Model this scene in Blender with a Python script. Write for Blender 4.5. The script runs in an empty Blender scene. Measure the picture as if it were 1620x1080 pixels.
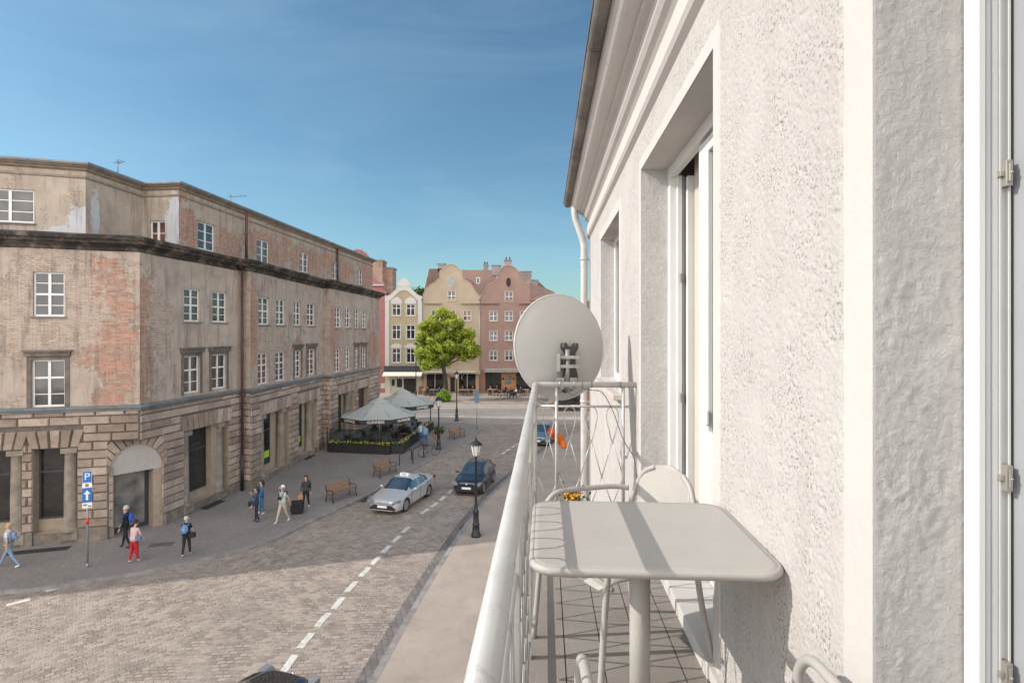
import bpy, bmesh, math, random
import numpy as np
from mathutils import Vector, Matrix, noise as mn
R = math.radians
rnd = random.Random(7)
S = bpy.context.scene
C = S.collection

# ------------------------------------------------------------------ camera, world, sun, exposure
H = 9.1                      # eye height above the street
F = 880.0                    # focal length in photo pixels (photo 1620 wide)
HOR = 524.0
cam = bpy.data.cameras.new('camera'); co = bpy.data.objects.new('camera', cam); C.objects.link(co)
co.location = (0, 0, H); co.rotation_euler = (R(90), 0, 0)
cam.sensor_width = 36; cam.lens = F / 1620 * 36; cam.shift_y = (HOR - 540) / 1620
cam.clip_start = .02; cam.clip_end = 2000
S.camera = co
S.view_settings.view_transform = 'Standard'; S.view_settings.look = 'None'
S.view_settings.gamma = 1; S.view_settings.exposure = 0.85
SUN_EL = 34.0; SUN_PHI = 4.3       # the sun stands to the left and a little behind the camera
sd = Vector((-math.cos(R(SUN_PHI)) * math.cos(R(SUN_EL)), -math.sin(R(SUN_PHI)) * math.cos(R(SUN_EL)), math.sin(R(SUN_EL))))
L = bpy.data.lights.new('sun', 'SUN'); L.energy = 2.5; L.angle = R(.5); L.color = (1, .925, .84)
lo = bpy.data.objects.new('sun', L); C.objects.link(lo); lo.rotation_euler = sd.to_track_quat('Z', 'Y').to_euler()
W = bpy.data.worlds.new('World'); S.world = W; W.use_nodes = True
nt = W.node_tree; N = nt.nodes; K = nt.links; N.clear()
sky = N.new('ShaderNodeTexSky'); sky.sky_type = 'NISHITA'; sky.sun_disc = False
sky.sun_elevation = R(SUN_EL); sky.sun_rotation = R(-90 - SUN_PHI)
sky.altitude = 0; sky.air_density = 1.0; sky.dust_density = .9; sky.ozone_density = 2.2
tc = N.new('ShaderNodeTexCoord'); mp = N.new('ShaderNodeMapping'); mp.inputs['Scale'].default_value = (1.1, 1.0, 4.2)
mp.inputs['Rotation'].default_value = (0, R(14), R(20))
nz = N.new('ShaderNodeTexNoise'); nz.inputs['Scale'].default_value = 1.6; nz.inputs['Detail'].default_value = 9; nz.inputs['Roughness'].default_value = .62
nz.inputs['Distortion'].default_value = .7
cr = N.new('ShaderNodeValToRGB'); cr.color_ramp.elements[0].position = .46; cr.color_ramp.elements[0].color = (0, 0, 0, 1)
cr.color_ramp.elements[1].position = .80; cr.color_ramp.elements[1].color = (.13, .13, .13, 1)
mx = N.new('ShaderNodeMixRGB'); mx.inputs[2].default_value = (4.6, 6.4, 7.4, 1)
# broken bright cloud added behind the viewer, out of view, to fill the shade
sxy = N.new('ShaderNodeSeparateXYZ'); K.new(tc.outputs['Generated'], sxy.inputs[0])
n2 = N.new('ShaderNodeTexNoise'); n2.inputs['Scale'].default_value = 2.2; n2.inputs['Detail'].default_value = 7; K.new(tc.outputs['Generated'], n2.inputs['Vector'])
ma = N.new('ShaderNodeMath'); ma.operation = 'MULTIPLY_ADD'; ma.inputs[1].default_value = -.42; K.new(sxy.outputs['Y'], ma.inputs[0]); K.new(n2.outputs['Fac'], ma.inputs[2])
cr2 = N.new('ShaderNodeValToRGB'); cr2.color_ramp.elements[0].position = .56; cr2.color_ramp.elements[1].position = .72; K.new(ma.outputs[0], cr2.inputs[0])
mx2 = N.new('ShaderNodeMixRGB'); mx2.inputs[2].default_value = (18.5, 17.6, 17.2, 1)
tn = N.new('ShaderNodeMixRGB'); tn.blend_type = 'MULTIPLY'; tn.inputs[0].default_value = 1; tn.inputs[2].default_value = (.70, .92, .90, 1)
bg = N.new('ShaderNodeBackground'); bg.inputs[1].default_value = .085; ow = N.new('ShaderNodeOutputWorld')
K.new(tc.outputs['Generated'], mp.inputs[0]); K.new(mp.outputs[0], nz.inputs['Vector']); K.new(nz.outputs['Fac'], cr.inputs[0])
K.new(cr.outputs[0], mx.inputs[0]); K.new(sky.outputs[0], tn.inputs[1]); K.new(tn.outputs[0], mx.inputs[1]); K.new(cr2.outputs[0], mx2.inputs[0]); K.new(mx.outputs[0], mx2.inputs[1]); K.new(mx2.outputs[0], bg.inputs[0]); K.new(bg.outputs[0], ow.inputs[0])

# ------------------------------------------------------------------ helpers
class MB:
    """collects shapes into one mesh"""
    def __init__(s): s.v = []; s.f = []; s.c = []; s.cur = .5; s.m = []; s.mi = 0; s.smooth = False; s.sm = []
    def add(s, vs, fs):
        b = len(s.v); s.v += [tuple(v) for v in vs]
        for f in fs: s.f.append(tuple(b + i for i in f)); s.c.append(s.cur); s.m.append(s.mi); s.sm.append(s.smooth)
        return s
    def box(s, x0, x1, y0, y1, z0, z1, rz=0, o=(0, 0), taper=0):
        vs = []
        for (x, y, z) in ((x0,y0,z0),(x1,y0,z0),(x1,y1,z0),(x0,y1,z0),(x0,y0,z1),(x1,y0,z1),(x1,y1,z1),(x0,y1,z1)):
            if taper and z == z1: cx, cy = (x0+x1)/2, (y0+y1)/2; x = cx+(x-cx)*(1-taper); y = cy+(y-cy)*(1-taper)
            if rz: x, y = x*math.cos(rz)-y*math.sin(rz)+o[0], x*math.sin(rz)+y*math.cos(rz)+o[1]
            vs.append((x, y, z))
        return s.add(vs, [(0,3,2,1),(4,5,6,7),(0,1,5,4),(1,2,6,5),(2,3,7,6),(3,0,4,7)])
    def prism(s, poly, a, b, axis='z'):
        n = len(poly)
        def P(u, w, t): return (u, w, t) if axis == 'z' else ((u, t, w) if axis == 'y' else (t, u, w))
        vs = [P(u, w, a) for u, w in poly] + [P(u, w, b) for u, w in poly]
        fs = [tuple(range(n-1, -1, -1)), tuple(range(n, 2*n))] + [(i, (i+1) % n, n+(i+1) % n, n+i) for i in range(n)]
        return s.add(vs, fs)
    def tube(s, pts, r, n=8, closed=False, cap=True):
        pts = [Vector(p) for p in pts]; m = len(pts)
        rr = r if isinstance(r, (list, tuple)) else [r]*m
        vs = []; up = Vector((0, 0, 1)); prev = None
        for i, p in enumerate(pts):
            if closed: t = pts[(i+1) % m] - pts[i-1]
            else: t = pts[min(i+1, m-1)] - pts[max(i-1, 0)]
            t.normalize()
            if prev is None:
                a = t.cross(up if abs(t.z) < .9 else Vector((1, 0, 0))).normalized()
            else:
                a = (prev - t*prev.dot(t)); a = a.normalized() if a.length > 1e-6 else t.orthogonal().normalized()
            prev = a; b = t.cross(a)
            for k in range(n):
                th = 2*math.pi*k/n; vs.append(p + (a*math.cos(th) + b*math.sin(th))*rr[i])
        fs = []
        for i in range(m if closed else m-1):
            j = (i+1) % m
            for k in range(n): fs.append((i*n+k, i*n+(k+1) % n, j*n+(k+1) % n, j*n+k))
        if cap and not closed: fs += [tuple(range(n-1, -1, -1)), tuple((m-1)*n+k for k in range(n))]
        sm = s.smooth; s.smooth = True; s.add(vs, fs); s.smooth = sm
        return s
    def lathe(s, prof, o=(0, 0, 0), n=16, ang0=0):
        vs = []; m = len(prof)
        for (r, z) in prof:
            for k in range(n):
                th = ang0 + 2*math.pi*k/n; vs.append((o[0]+r*math.cos(th), o[1]+r*math.sin(th), o[2]+z))
        fs = [(i*n+k, i*n+(k+1) % n, (i+1)*n+(k+1) % n, (i+1)*n+k) for i in range(m-1) for k in range(n)]
        fs += [tuple(range(n-1, -1, -1)), tuple((m-1)*n+k for k in range(n))]
        return s.add(vs, fs)
    def quad(s, a, b, c, d): return s.add([a, b, c, d], [(0, 1, 2, 3)])
    def ball(s, c, r, n=10, sc=(1, 1, 1)):
        prof = [(math.sin(math.pi*i/n)*r, -math.cos(math.pi*i/n)*r) for i in range(1, n)]
        vs = [];
        for (a, z) in prof:
            for k in range(n): th = 2*math.pi*k/n; vs.append((c[0]+a*math.cos(th)*sc[0], c[1]+a*math.sin(th)*sc[1], c[2]+z*sc[2]))
        fs = [(i*n+k, i*n+(k+1) % n, (i+1)*n+(k+1) % n, (i+1)*n+k) for i in range(n-2) for k in range(n)]
        fs += [tuple(range(n-1, -1, -1)), tuple((n-2)*n+k for k in range(n))]
        sm = s.smooth; s.smooth = True; s.add(vs, fs); s.smooth = sm; return s
    def xf(s, M, start=0):
        for i in range(start, len(s.v)): s.v[i] = tuple(M @ Vector(s.v[i]))
        return s
    def mesh(s, name, mats):
        me = bpy.data.meshes.new(name); me.from_pydata(s.v, [], s.f); me.update()
        if len(set(s.c)) > 1:
            at = me.color_attributes.new('tint', 'FLOAT_COLOR', 'CORNER')
            k = 0; arr = []
            for f, c in zip(s.f, s.c): arr += [c, c, c, 1]*len(f)
            at.data.foreach_set('color', arr)
        for m in mats: me.materials.append(m)
        me.polygons.foreach_set('material_index', s.m)
        me.polygons.foreach_set('use_smooth', s.sm)
        return me

def obj(name, mb, mats, parent=None, loc=(0, 0, 0), rz=0, rot=None, bevel=0, smooth=None):
    if not isinstance(mats, (list, tuple)): mats = [mats]
    if smooth: mb.sm = [True]*len(mb.f)
    o = bpy.data.objects.new(name, mb.mesh(name, mats)); C.objects.link(o)
    if parent: o.parent = parent
    o.location = loc; o.rotation_euler = rot if rot else (0, 0, rz)
    if bevel:
        b = o.modifiers.new('bevel', 'BEVEL'); b.width = bevel; b.segments = 2; b.limit_method = 'ANGLE'; b.angle_limit = R(40)
    return o
def thing(name, label, cat, loc=(0, 0, 0), rz=0, group=None):
    o = bpy.data.objects.new(name, None); C.objects.link(o); o.location = loc; o.rotation_euler = (0, 0, rz); o.empty_display_size = .2
    return tag(o, label, cat, group)
def tag(o, label, cat, group=None):
    o['label'] = label; o['category'] = cat
    if group: o['group'] = group
    return o
def struct(o): o['kind'] = 'structure'; return o
def kids(o): return [c for c in ALLK.get(o.name, [])]
def copy_tree(o, label=None, loc=None, rz=None):
    def rec(a, par):
        c = a.copy(); C.objects.link(c)
        if par: c.parent = par; c.matrix_parent_inverse = a.matrix_parent_inverse.copy()
        for ch in list(a.children): rec(ch, c)
        return c
    c = rec(o, None)
    if label: c['label'] = label
    if loc: c.location = loc
    if rz is not None: c.rotation_euler = (0, 0, rz)
    return c
def ray(px, py): return Vector(((px-810)/F, 1, (HOR-py)/F))
def gnd(px, py, z=0):
    Z = F*(H-z)/(py-HOR); return Vector(((px-810)/F*Z, Z, z))
def face_uz(A, B, px, py):
    """local (u, z) where the sight line through a photo point meets the vertical plane through A-B"""
    d = Vector((B[0]-A[0], B[1]-A[1])).normalized(); r = ray(px, py); n = Vector((-d.y, d.x))
    t = n.dot(Vector((A[0], A[1])))/n.dot(Vector((r.x, r.y)))
    P = r*t; u = d.dot(Vector((P.x, P.y))-Vector((A[0], A[1])))
    return u, H+P.z

def pane_of():
    return rnd.choice([dark_glass, dark_glass, glassy('curtained_glass', (.05, .049, .046), .06, .8), glassy('brick_reflection_glass', (.085, .04, .03), .04, .9)])  # red-brown base colour paints brick reflections into some panes
# ---- materials
MATS = {}
def base(name):
    m = bpy.data.materials.new(name); m.use_nodes = True; t = m.node_tree
    return m, t, t.nodes['Principled BSDF']
class NB:
    def __init__(s, t): s.t = t
    def n(s, kind, **kw):
        x = s.t.nodes.new('ShaderNode'+kind)
        for k, v in kw.items(): setattr(x, k, v)
        return x
    def L(s, a, b): s.t.links.new(a, b)
    def noise(s, vec, scale, detail=4, rough=.6, dist=0):
        x = s.n('TexNoise'); x.inputs['Scale'].default_value = scale; x.inputs['Detail'].default_value = detail
        x.inputs['Roughness'].default_value = rough; x.inputs['Distortion'].default_value = dist; s.L(vec, x.inputs['Vector']); return x.outputs['Fac']
    def ramp(s, fac, a, b, ca=(0, 0, 0, 1), cb=(1, 1, 1, 1)):
        x = s.n('ValToRGB'); e = x.color_ramp.elements; e[0].position = a; e[1].position = b; e[0].color = tuple(ca)+(1,)*(4-len(ca)); e[1].color = tuple(cb)+(1,)*(4-len(cb)); s.L(fac, x.inputs[0]); return x.outputs[0]
    def mix(s, fac, a, b, mode='MIX'):
        x = s.n('MixRGB', blend_type=mode)
        for i, v in ((0, fac), (1, a), (2, b)):
            if isinstance(v, (int, float)): x.inputs[i].default_value = v
            elif isinstance(v, (tuple, list)): x.inputs[i].default_value = tuple(v)+(1,)*(4-len(v))
            else: s.L(v, x.inputs[i])
        return x.outputs[0]
    def math(s, op, a, b=0, c=0):
        x = s.n('Math', operation=op)
        for i, v in ((0, a), (1, b), (2, c)):
            if isinstance(v, (int, float)): x.inputs[i].default_value = v
            else: s.L(v, x.inputs[i])
        return x.outputs[0]
    def bump(s, h, strength, dist=.01, nrm=None):
        x = s.n('Bump'); x.inputs['Strength'].default_value = strength; x.inputs['Distance'].default_value = dist; s.L(h, x.inputs['Height'])
        if nrm: s.L(nrm, x.inputs['Normal'])
        return x.outputs[0]
def pm(name, col, rough=.6, metal=0, var=.12, vs=3, bump=0, bs=40, coat=0, dirt=None, tint=False, spec=None):
    if name in MATS: return MATS[name]
    m, t, p = base(name); b = NB(t); g = b.n('TexCoord').outputs['Object']
    col = tuple(col)
    if var or dirt:
        f = b.noise(g, vs, 6, .65)
        lo_ = tuple(max(0, c*(1-var*1.6)) for c in col); hi = tuple(c*(1+var) for c in col)
        c = b.ramp(f, .3, .7, lo_, hi)
        if dirt:
            f2 = b.ramp(b.noise(g, vs*2.3, 8, .7, .6), .52, .72)
            c = b.mix(b.math('MULTIPLY', f2, dirt[1]), c, dirt[0])
        if tint:
            a = b.n('Attribute', attribute_name='tint'); c = b.mix(1.0, c, b.ramp(a.outputs['Fac'], 0, 1, (.62, .60, .58), (1.35, 1.36, 1.38)), 'MULTIPLY')
        b.L(c, p.inputs['Base Color'])
    else: p.inputs['Base Color'].default_value = col+(1,)
    p.inputs['Roughness'].default_value = rough; p.inputs['Metallic'].default_value = metal
    if spec is not None: p.inputs['Specular IOR Level'].default_value = spec
    if coat: p.inputs['Coat Weight'].default_value = coat; p.inputs['Coat Roughness'].default_value = .03
    if bump: b.L(b.bump(b.noise(g, bs, 6, .65), bump, .01), p.inputs['Normal'])
    MATS[name] = m; return m
def glassy(name, col=(.02, .024, .028), rough=.04, spec=.9):
    if name in MATS: return MATS[name]
    m, t, p = base(name); b = NB(t); g = b.n('TexCoord').outputs['Object']
    f = b.noise(g, 1.1, 3, .5); b.L(b.ramp(f, .3, .75, tuple(c*.5 for c in col), tuple(min(1, c*2.2) for c in col)), p.inputs['Base Color'])
    p.inputs['Roughness'].default_value = rough; p.inputs['Specular IOR Level'].default_value = spec
    b.L(b.bump(b.noise(g, .9, 2, .5), .12, .02), p.inputs['Normal'])
    MATS[name] = m; return m
def clear_glass(name, a=.25, col=(.75, .85, .85)):
    if name in MATS: return MATS[name]
    m, t, p = base(name); b = NB(t); tr = b.n('BsdfTransparent'); gl = b.n('BsdfGlossy'); gl.inputs['Roughness'].default_value = .03
    tr.inputs[0].default_value = col+(1,); mxs = b.n('MixShader'); lw = b.n('LayerWeight'); lw.inputs[0].default_value = .35
    b.L(b.math('ADD', lw.outputs['Fresnel'], a*.3), mxs.inputs[0]); b.L(tr.outputs[0], mxs.inputs[1]); b.L(gl.outputs[0], mxs.inputs[2])
    b.L(mxs.outputs[0], t.nodes['Material Output'].inputs[0]); MATS[name] = m; return m

white_pvc = pm('white_pvc', (.66, .66, .64), .35, var=.03)
black_metal = pm('black_metal', (.018, .018, .02), .45, var=.2, vs=8)
dark_glass = glassy('dark_glass', (.016, .018, .021), .03, 1.0)
room_glass = glassy('room_glass', (.016, .015, .014), .04, .7)
zinc = pm('zinc_sheet', (.20, .215, .225), .5, .3, .25, 1.5)

def plaster_brick(name, patches=(), plaster=(.385, .315, .26), brickiness=.50, red=.45, seed=0):
    """old facade: worn plaster with bare brick showing through. patches: (u, z, ru, rz, kind) kind 'red'/'bare'/'plaster'/'patch'"""
    m, t, p = base(name); b = NB(t); g = b.n('TexCoord').outputs['Object']
    sx = b.n('SeparateXYZ'); b.L(g, sx.inputs[0]); cx = b.n('CombineXYZ'); b.L(sx.outputs[0], cx.inputs[0]); b.L(sx.outputs[2], cx.inputs[1]); cx.inputs[2].default_value = seed
    v = cx.outputs[0]
    # wobble for patch outlines
    w1 = b.noise(v, .9, 7, .68, .5); w2 = b.noise(v, 2.6, 7, .7, .3)
    def patch(u, z, ru, rz, soft=.25):
        s_ = b.n('VectorMath', operation='SUBTRACT'); b.L(v, s_.inputs[0]); s_.inputs[1].default_value = (u, z, seed)
        d_ = b.n('VectorMath', operation='DIVIDE'); b.L(s_.outputs[0], d_.inputs[0]); d_.inputs[1].default_value = (ru, rz, 1)
        l_ = b.n('VectorMath', operation='LENGTH'); b.L(d_.outputs[0], l_.inputs[0])
        e = b.math('ADD', l_.outputs['Value'], b.math('MULTIPLY', b.math('SUBTRACT', w2, .5), 2.4))
        return b.ramp(e, 1-soft*.4, 1+soft*.4, (1, 1, 1, 1), (0, 0, 0, 1))
    bt = b.n('TexBrick'); bt.inputs['Scale'].default_value = 1; bt.inputs['Brick Width'].default_value = .27; bt.inputs['Row Height'].default_value = .083
    bt.inputs['Mortar Size'].default_value = .012; bt.inputs['Mortar Smooth'].default_value = .3; bt.inputs['Bias'].default_value = 0
    bt.inputs['Color1'].default_value = (.44, .18, .105, 1); bt.inputs['Color2'].default_value = (.24, .13, .095, 1); bt.inputs['Mortar'].default_value = (.38, .31, .25, 1)
    b.L(v, bt.inputs['Vector'])
    bt2 = b.n('TexBrick'); 
    for k in ('Scale', 'Brick Width', 'Row Height', 'Mortar Size', 'Mortar Smooth'): bt2.inputs[k].default_value = bt.inputs[k].default_value
    bt2.inputs['Color1'].default_value = (.50, .41, .33, 1); bt2.inputs['Color2'].default_value = (.32, .25, .195, 1); bt2.inputs['Mortar'].default_value = (.25, .20, .165, 1)
    b.L(v, bt2.inputs['Vector'])
    redm = b.ramp(b.noise(v, .55, 8, .72, .8), .62-red*.2, .66-red*.2)
    barem = b.ramp(w1, .60-brickiness*.16, .62-brickiness*.16)
    ptch = None
    for (u, z, ru, rz, kind) in patches:
        q = patch(u, z, ru, rz)
        if kind == 'red': redm = b.mix(q, redm, (1, 1, 1)); barem = b.mix(q, barem, (1, 1, 1))
        elif kind == 'bare': barem = b.mix(q, barem, (1, 1, 1)); redm = b.mix(q, redm, (0, 0, 0))
        elif kind == 'plaster': barem = b.mix(q, barem, (0, 0, 0))
        elif kind == 'patch': ptch = q if ptch is None else b.mix(q, ptch, (1, 1, 1)); barem = b.mix(q, barem, (0, 0, 0))
    speck = b.ramp(b.noise(v, 5, 7, .8), .46, .54)
    wash = b.math('MULTIPLY', b.ramp(b.noise(v, 1.9, 9, .78, .4), .44, .56), .75)
    bt2c = b.mix(wash, bt2.outputs[0], tuple(c*1.12 for c in plaster))
    brick = b.mix(b.math('MULTIPLY', redm, b.math('ADD', b.math('MULTIPLY', speck, .5), .5)), bt2c, bt.outputs[0])
    pl = b.mix(b.ramp(b.noise(v, .8, 9, .7, .3), .35, .68), tuple(c*.82 for c in plaster), tuple(c*1.22 for c in plaster))
    pl = b.mix(b.math('MULTIPLY', b.ramp(b.noise(v, 1.7, 4, .6), .5, .58), .35), pl, (.36, .335, .30))
    if ptch is not None: pl = b.mix(ptch, pl, (.42, .43, .44))
    col = b.mix(barem, pl, brick)
    # old soot streaks running down (own shape, stretched)
    mpn = b.n('Mapping'); mpn.inputs['Scale'].default_value = (3.2, .28, 1); b.L(v, mpn.inputs[0])
    st = b.ramp(b.noise(mpn.outputs[0], 1.3, 6, .65), .50, .72)
    col = b.mix(b.math('MULTIPLY', st, .62), col, (.085, .075, .065))
    b.L(col, p.inputs['Base Color']); p.inputs['Roughness'].default_value = .9
    hgt = b.math('ADD', b.math('MULTIPLY', barem, -.6), b.math('MULTIPLY', b.math('MULTIPLY', bt.outputs['Fac'], barem), -.5))
    hgt = b.math('ADD', hgt, b.math('MULTIPLY', w2, .5))
    b.L(b.bump(hgt, .7, .03), p.inputs['Normal'])
    return m
def stone_mat():
    m, t, p = base('worn_sandstone'); b = NB(t); g = b.n('TexCoord').outputs['Object']
    a = b.n('Attribute', attribute_name='tint')
    c = b.ramp(b.noise(g, 1.6, 9, .7, .4), .3, .7, (.26, .205, .165), (.44, .355, .29))
    c = b.mix(1.0, c, b.ramp(a.outputs['Fac'], 0, 1, (.70, .68, .66), (1.25, 1.26, 1.28)), 'MULTIPLY')
    c = b.mix(b.math('MULTIPLY', b.ramp(b.noise(g, 2.4, 8, .75, .5), .56, .7), .6), c, (.10, .088, .075))
    b.L(c, p.inputs['Base Color']); p.inputs['Roughness'].default_value = .92
    b.L(b.bump(b.noise(g, 6, 10, .78), 1.0, .06), p.inputs['Normal']); return m
stone = stone_mat()
def sooty(name):
    m, t, p = base(name); b = NB(t); g = b.n('TexCoord').outputs['Object']
    c = b.ramp(b.noise(g, 1.1, 9, .72, .6), .48, .72, (.028, .024, .021), (.24, .185, .14))
    b.L(c, p.inputs['Base Color']); p.inputs['Roughness'].default_value = .9
    b.L(b.bump(b.noise(g, 7, 8, .7), .8, .03), p.inputs['Normal']); return m
soot = sooty('sooty_cornice_stone')

# ------------------------------------------------------------------ ground
def cobble_mat():
    m, t, p = base('granite_setts'); b = NB(t); g = b.n('TexCoord').outputs['Object']
    def setts(rot, wob):
        mp_ = b.n('Mapping'); mp_.inputs['Rotation'].default_value = (0, 0, R(rot)); b.L(g, mp_.inputs[0])
        nn = b.n('TexNoise'); nn.inputs['Scale'].default_value = .55; nn.inputs['Detail'].default_value = 6; nn.inputs['Roughness'].default_value = .62; b.L(mp_.outputs[0], nn.inputs['Vector'])
        sb = b.n('VectorMath', operation='SUBTRACT'); b.L(nn.outputs['Color'], sb.inputs[0]); sb.inputs[1].default_value = (.5, .5, .5)
        sc = b.n('VectorMath', operation='SCALE'); b.L(sb.outputs[0], sc.inputs[0]); sc.inputs['Scale'].default_value = wob
        ad = b.n('VectorMath', operation='ADD'); b.L(mp_.outputs[0], ad.inputs[0]); b.L(sc.outputs[0], ad.inputs[1])
        bt = b.n('TexBrick'); bt.inputs['Scale'].default_value = 1; bt.inputs['Brick Width'].default_value = .23; bt.inputs['Row Height'].default_value = .155
        bt.inputs['Mortar Size'].default_value = .017; bt.inputs['Mortar Smooth'].default_value = .35; bt.offset = .42
        bt.inputs['Color1'].default_value = (.0, .0, .0, 1); bt.inputs['Color2'].default_value = (1, 1, 1, 1); bt.inputs['Mortar'].default_value = (.5, .5, .5, 1)
        b.L(ad.outputs[0], bt.inputs['Vector'])
        return bt
    A = setts(-4, .28); B = setts(-38, .30)
    sx = b.n('SeparateXYZ'); b.L(g, sx.inputs[0])
    # boundary between the two laying directions: a wandering line
    e = b.math('ADD', b.math('ADD', sx.outputs[0], b.math('MULTIPLY', sx.outputs[1], -.28)), b.math('MULTIPLY', b.noise(g, .35, 3), 2.2))
    zone = b.math('LESS_THAN', e, -13.3)
    colv = b.mix(zone, A.outputs['Color'], B.outputs['Color']); fac = b.mix(zone, A.outputs['Fac'], B.outputs['Fac'])
    stonec = b.ramp(colv, 0, 1, (.175, .140, .115), (.385, .315, .26))
    stonec = b.mix(b.math('MULTIPLY', b.ramp(b.noise(g, .45, 6, .65), .35, .7), .6), stonec, (.31, .262, .222))
    stonec = b.mix(b.math('MULTIPLY', b.ramp(b.noise(g, 9, 3, .6), .45, .6), .25), stonec, (.34, .31, .29))
    stonec = b.mix(b.math('MULTIPLY', b.ramp(b.noise(g, .22, 6, .7, 1.5), .52, .68), .35), stonec, (.13, .115, .11))
    c = b.mix(fac, stonec, b.mix(b.ramp(b.noise(g, 1.3, 4), .4, .6), (.40, .355, .31), (.17, .15, .135)))
    b.L(c, p.inputs['Base Color']); p.inputs['Roughness'].default_value = .55; p.inputs['Specular IOR Level'].default_value = .35
    hh = b.math('ADD', b.math('MULTIPLY', fac, -1), b.math('MULTIPLY', b.noise(g, 6, 5, .6), .6))
    b.L(b.bump(hh, .9, .03), p.inputs['Normal']); return m
def slab_mat(name, c1, c2, bw, rh, rot, mortar, var=.5):
    m, t, p = base(name); b = NB(t); g = b.n('TexCoord').outputs['Object']
    mp_ = b.n('Mapping'); mp_.inputs['Rotation'].default_value = (0, 0, R(rot)); b.L(g, mp_.inputs[0])
    bt = b.n('TexBrick'); bt.inputs['Scale'].default_value = 1; bt.inputs['Brick Width'].default_value = bw; bt.inputs['Row Height'].default_value = rh
    bt.inputs['Mortar Size'].default_value = .008; bt.inputs['Color1'].default_value = c1+(1,); bt.inputs['Color2'].default_value = c2+(1,); bt.inputs['Mortar'].default_value = mortar+(1,)
    b.L(mp_.outputs[0], bt.inputs['Vector'])
    c = b.mix(b.math('MULTIPLY', b.ramp(b.noise(g, .5, 8, .7, .5), .4, .7), var), bt.outputs[0], tuple(x*.6 for x in c1))
    c = b.mix(b.math('MULTIPLY', b.ramp(b.noise(g, 14, 3, .6), .55, .75), .3), c, tuple(x*1.4 for x in c2))
    b.L(c, p.inputs['Base Color']); p.inputs['Roughness'].default_value = .75
    b.L(b.bump(b.noise(g, 22, 5, .7), .4, .01), p.inputs['Normal']); return m
setts = cobble_mat()
pave = slab_mat('mosaic_paving', (.225, .202, .185), (.285, .26, .24), .10, .08, 12, (.12, .11, .11))
tanpave = pm('tan_asphalt', (.33, .275, .232), .85, var=.10, vs=.5, bump=.35, bs=60, dirt=((.20, .165, .14), .55))
plaza = pm('plaza_setts', (.30, .27, .245), .8, var=.14, vs=.7, bump=.4, bs=8)
kerbm = pm('granite_kerb', (.25, .235, .225), .8, var=.25, vs=2, bump=.4, bs=20, dirt=((.12, .1, .09), .5))
paint = pm('road_paint', (.55, .54, .51), .7, var=.2, vs=5, dirt=((.24, .215, .195), .95))

mb = MB(); mb.quad((-400, -60, -.16), (400, -60, -.16), (400, 900, -.16), (-400, 900, -.16))
struct(obj('ground', mb, pm('far_ground', (.2, .19, .17), .9)))
def sheet(name, poly, z, mt):
    mb = MB(); n = len(poly); mb.add([(x, y, z) for x, y in poly], [tuple(range(n))]); return struct(obj(name, mb, mt))
ROADZ = -.02
sheet('road', [(-60, -5), (8, -5), (8, 58), (12, 75), (-60, 75)], -.12, setts)
LK = [(-40, 17.2), (-27, 18.4), (-18.0, 19.5), (-15.6, 20.35), (-13.45, 21.4), (-11.6, 22.9), (-10.5, 24.3), (-9.46, 27.2), (-8.75, 29.0), (-7.8, 31.8), (-6.96, 35.4), (-5.5, 40.4), (-4.4, 44.5), (-3.2, 49.5), (-3.0, 52.5), (-3.7, 54.6), (-5.6, 55.6), (-13, 56.4), (-50, 60)]
def smooth_path(pts, k=4):
    out = []
    n = len(pts)
    for i in range(n-1):
        p0 = pts[max(i-1, 0)]; p1 = pts[i]; p2 = pts[i+1]; p3 = pts[min(i+2, n-1)]
        for j in range(k):
            t = j/k
            out.append(tuple(.5*((2*p1[a]) + (-p0[a]+p2[a])*t + (2*p0[a]-5*p1[a]+4*p2[a]-p3[a])*t*t + (-p0[a]+3*p1[a]-3*p2[a]+p3[a])*t**3) for a in range(len(p1))))
    out.append(tuple(pts[-1])); return out
LKs = smooth_path(LK, 5)
def ribbon(path, off, side=1):
    out = []
    for i, p in enumerate(path):
        a = Vector(path[max(i-1, 0)]); c = Vector(path[min(i+1, len(path)-1)]); t = (c-a).normalized(); n = Vector((-t.y, t.x))*side
        out.append((p[0]+n.x*off, p[1]+n.y*off))
    return out
def kerb(name, path, side, w=.16, z1=.004):
    inner = ribbon(path, w, side); mb = MB(); acc = 0
    for i in range(len(path)-1):
        a, b_, c, d = path[i], path[i+1], inner[i+1], inner[i]
        mb.cur = rnd.random()
        vs = [(a[0], a[1], -.13), (b_[0], b_[1], -.13), (b_[0], b_[1], z1), (a[0], a[1], z1), (d[0], d[1], z1), (c[0], c[1], z1)]
        mb.add(vs, [(0, 1, 2, 3), (3, 2, 5, 4)])
    return struct(obj(name, mb, kerbm)), inner
k1, inn = kerb('kerb', LKs, 1)
mb = MB(); poly = inn+[(-60, 62), (-60, 16)]; mb.add([(x, y, 0) for x, y in poly], [tuple(range(len(poly)))]); struct(obj('pavement', mb, pave))
# a band of setts behind the kerb (smooth strip)
RK = [(-4.6, -5), (-4.27, 4), (-4.1, 10), (-3.72, 14.5), (-3.3, 18.5), (-2.8, 22.5), (-2.1, 27), (-1.15, 31.5), (.2, 36.2), (1.8, 41), (3.6, 46), (5.5, 50), (8.5, 52.5), (14, 54), (60, 56)]
RKs = smooth_path(RK, 5)
k2, inn2 = kerb('kerb', RKs, -1, .2)
mb = MB(); poly = inn2+[(60, -5)]; mb.add([(x, y, 0) for x, y in poly], [tuple(range(len(poly)))]); struct(obj('pavement', mb, tanpave))
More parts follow.
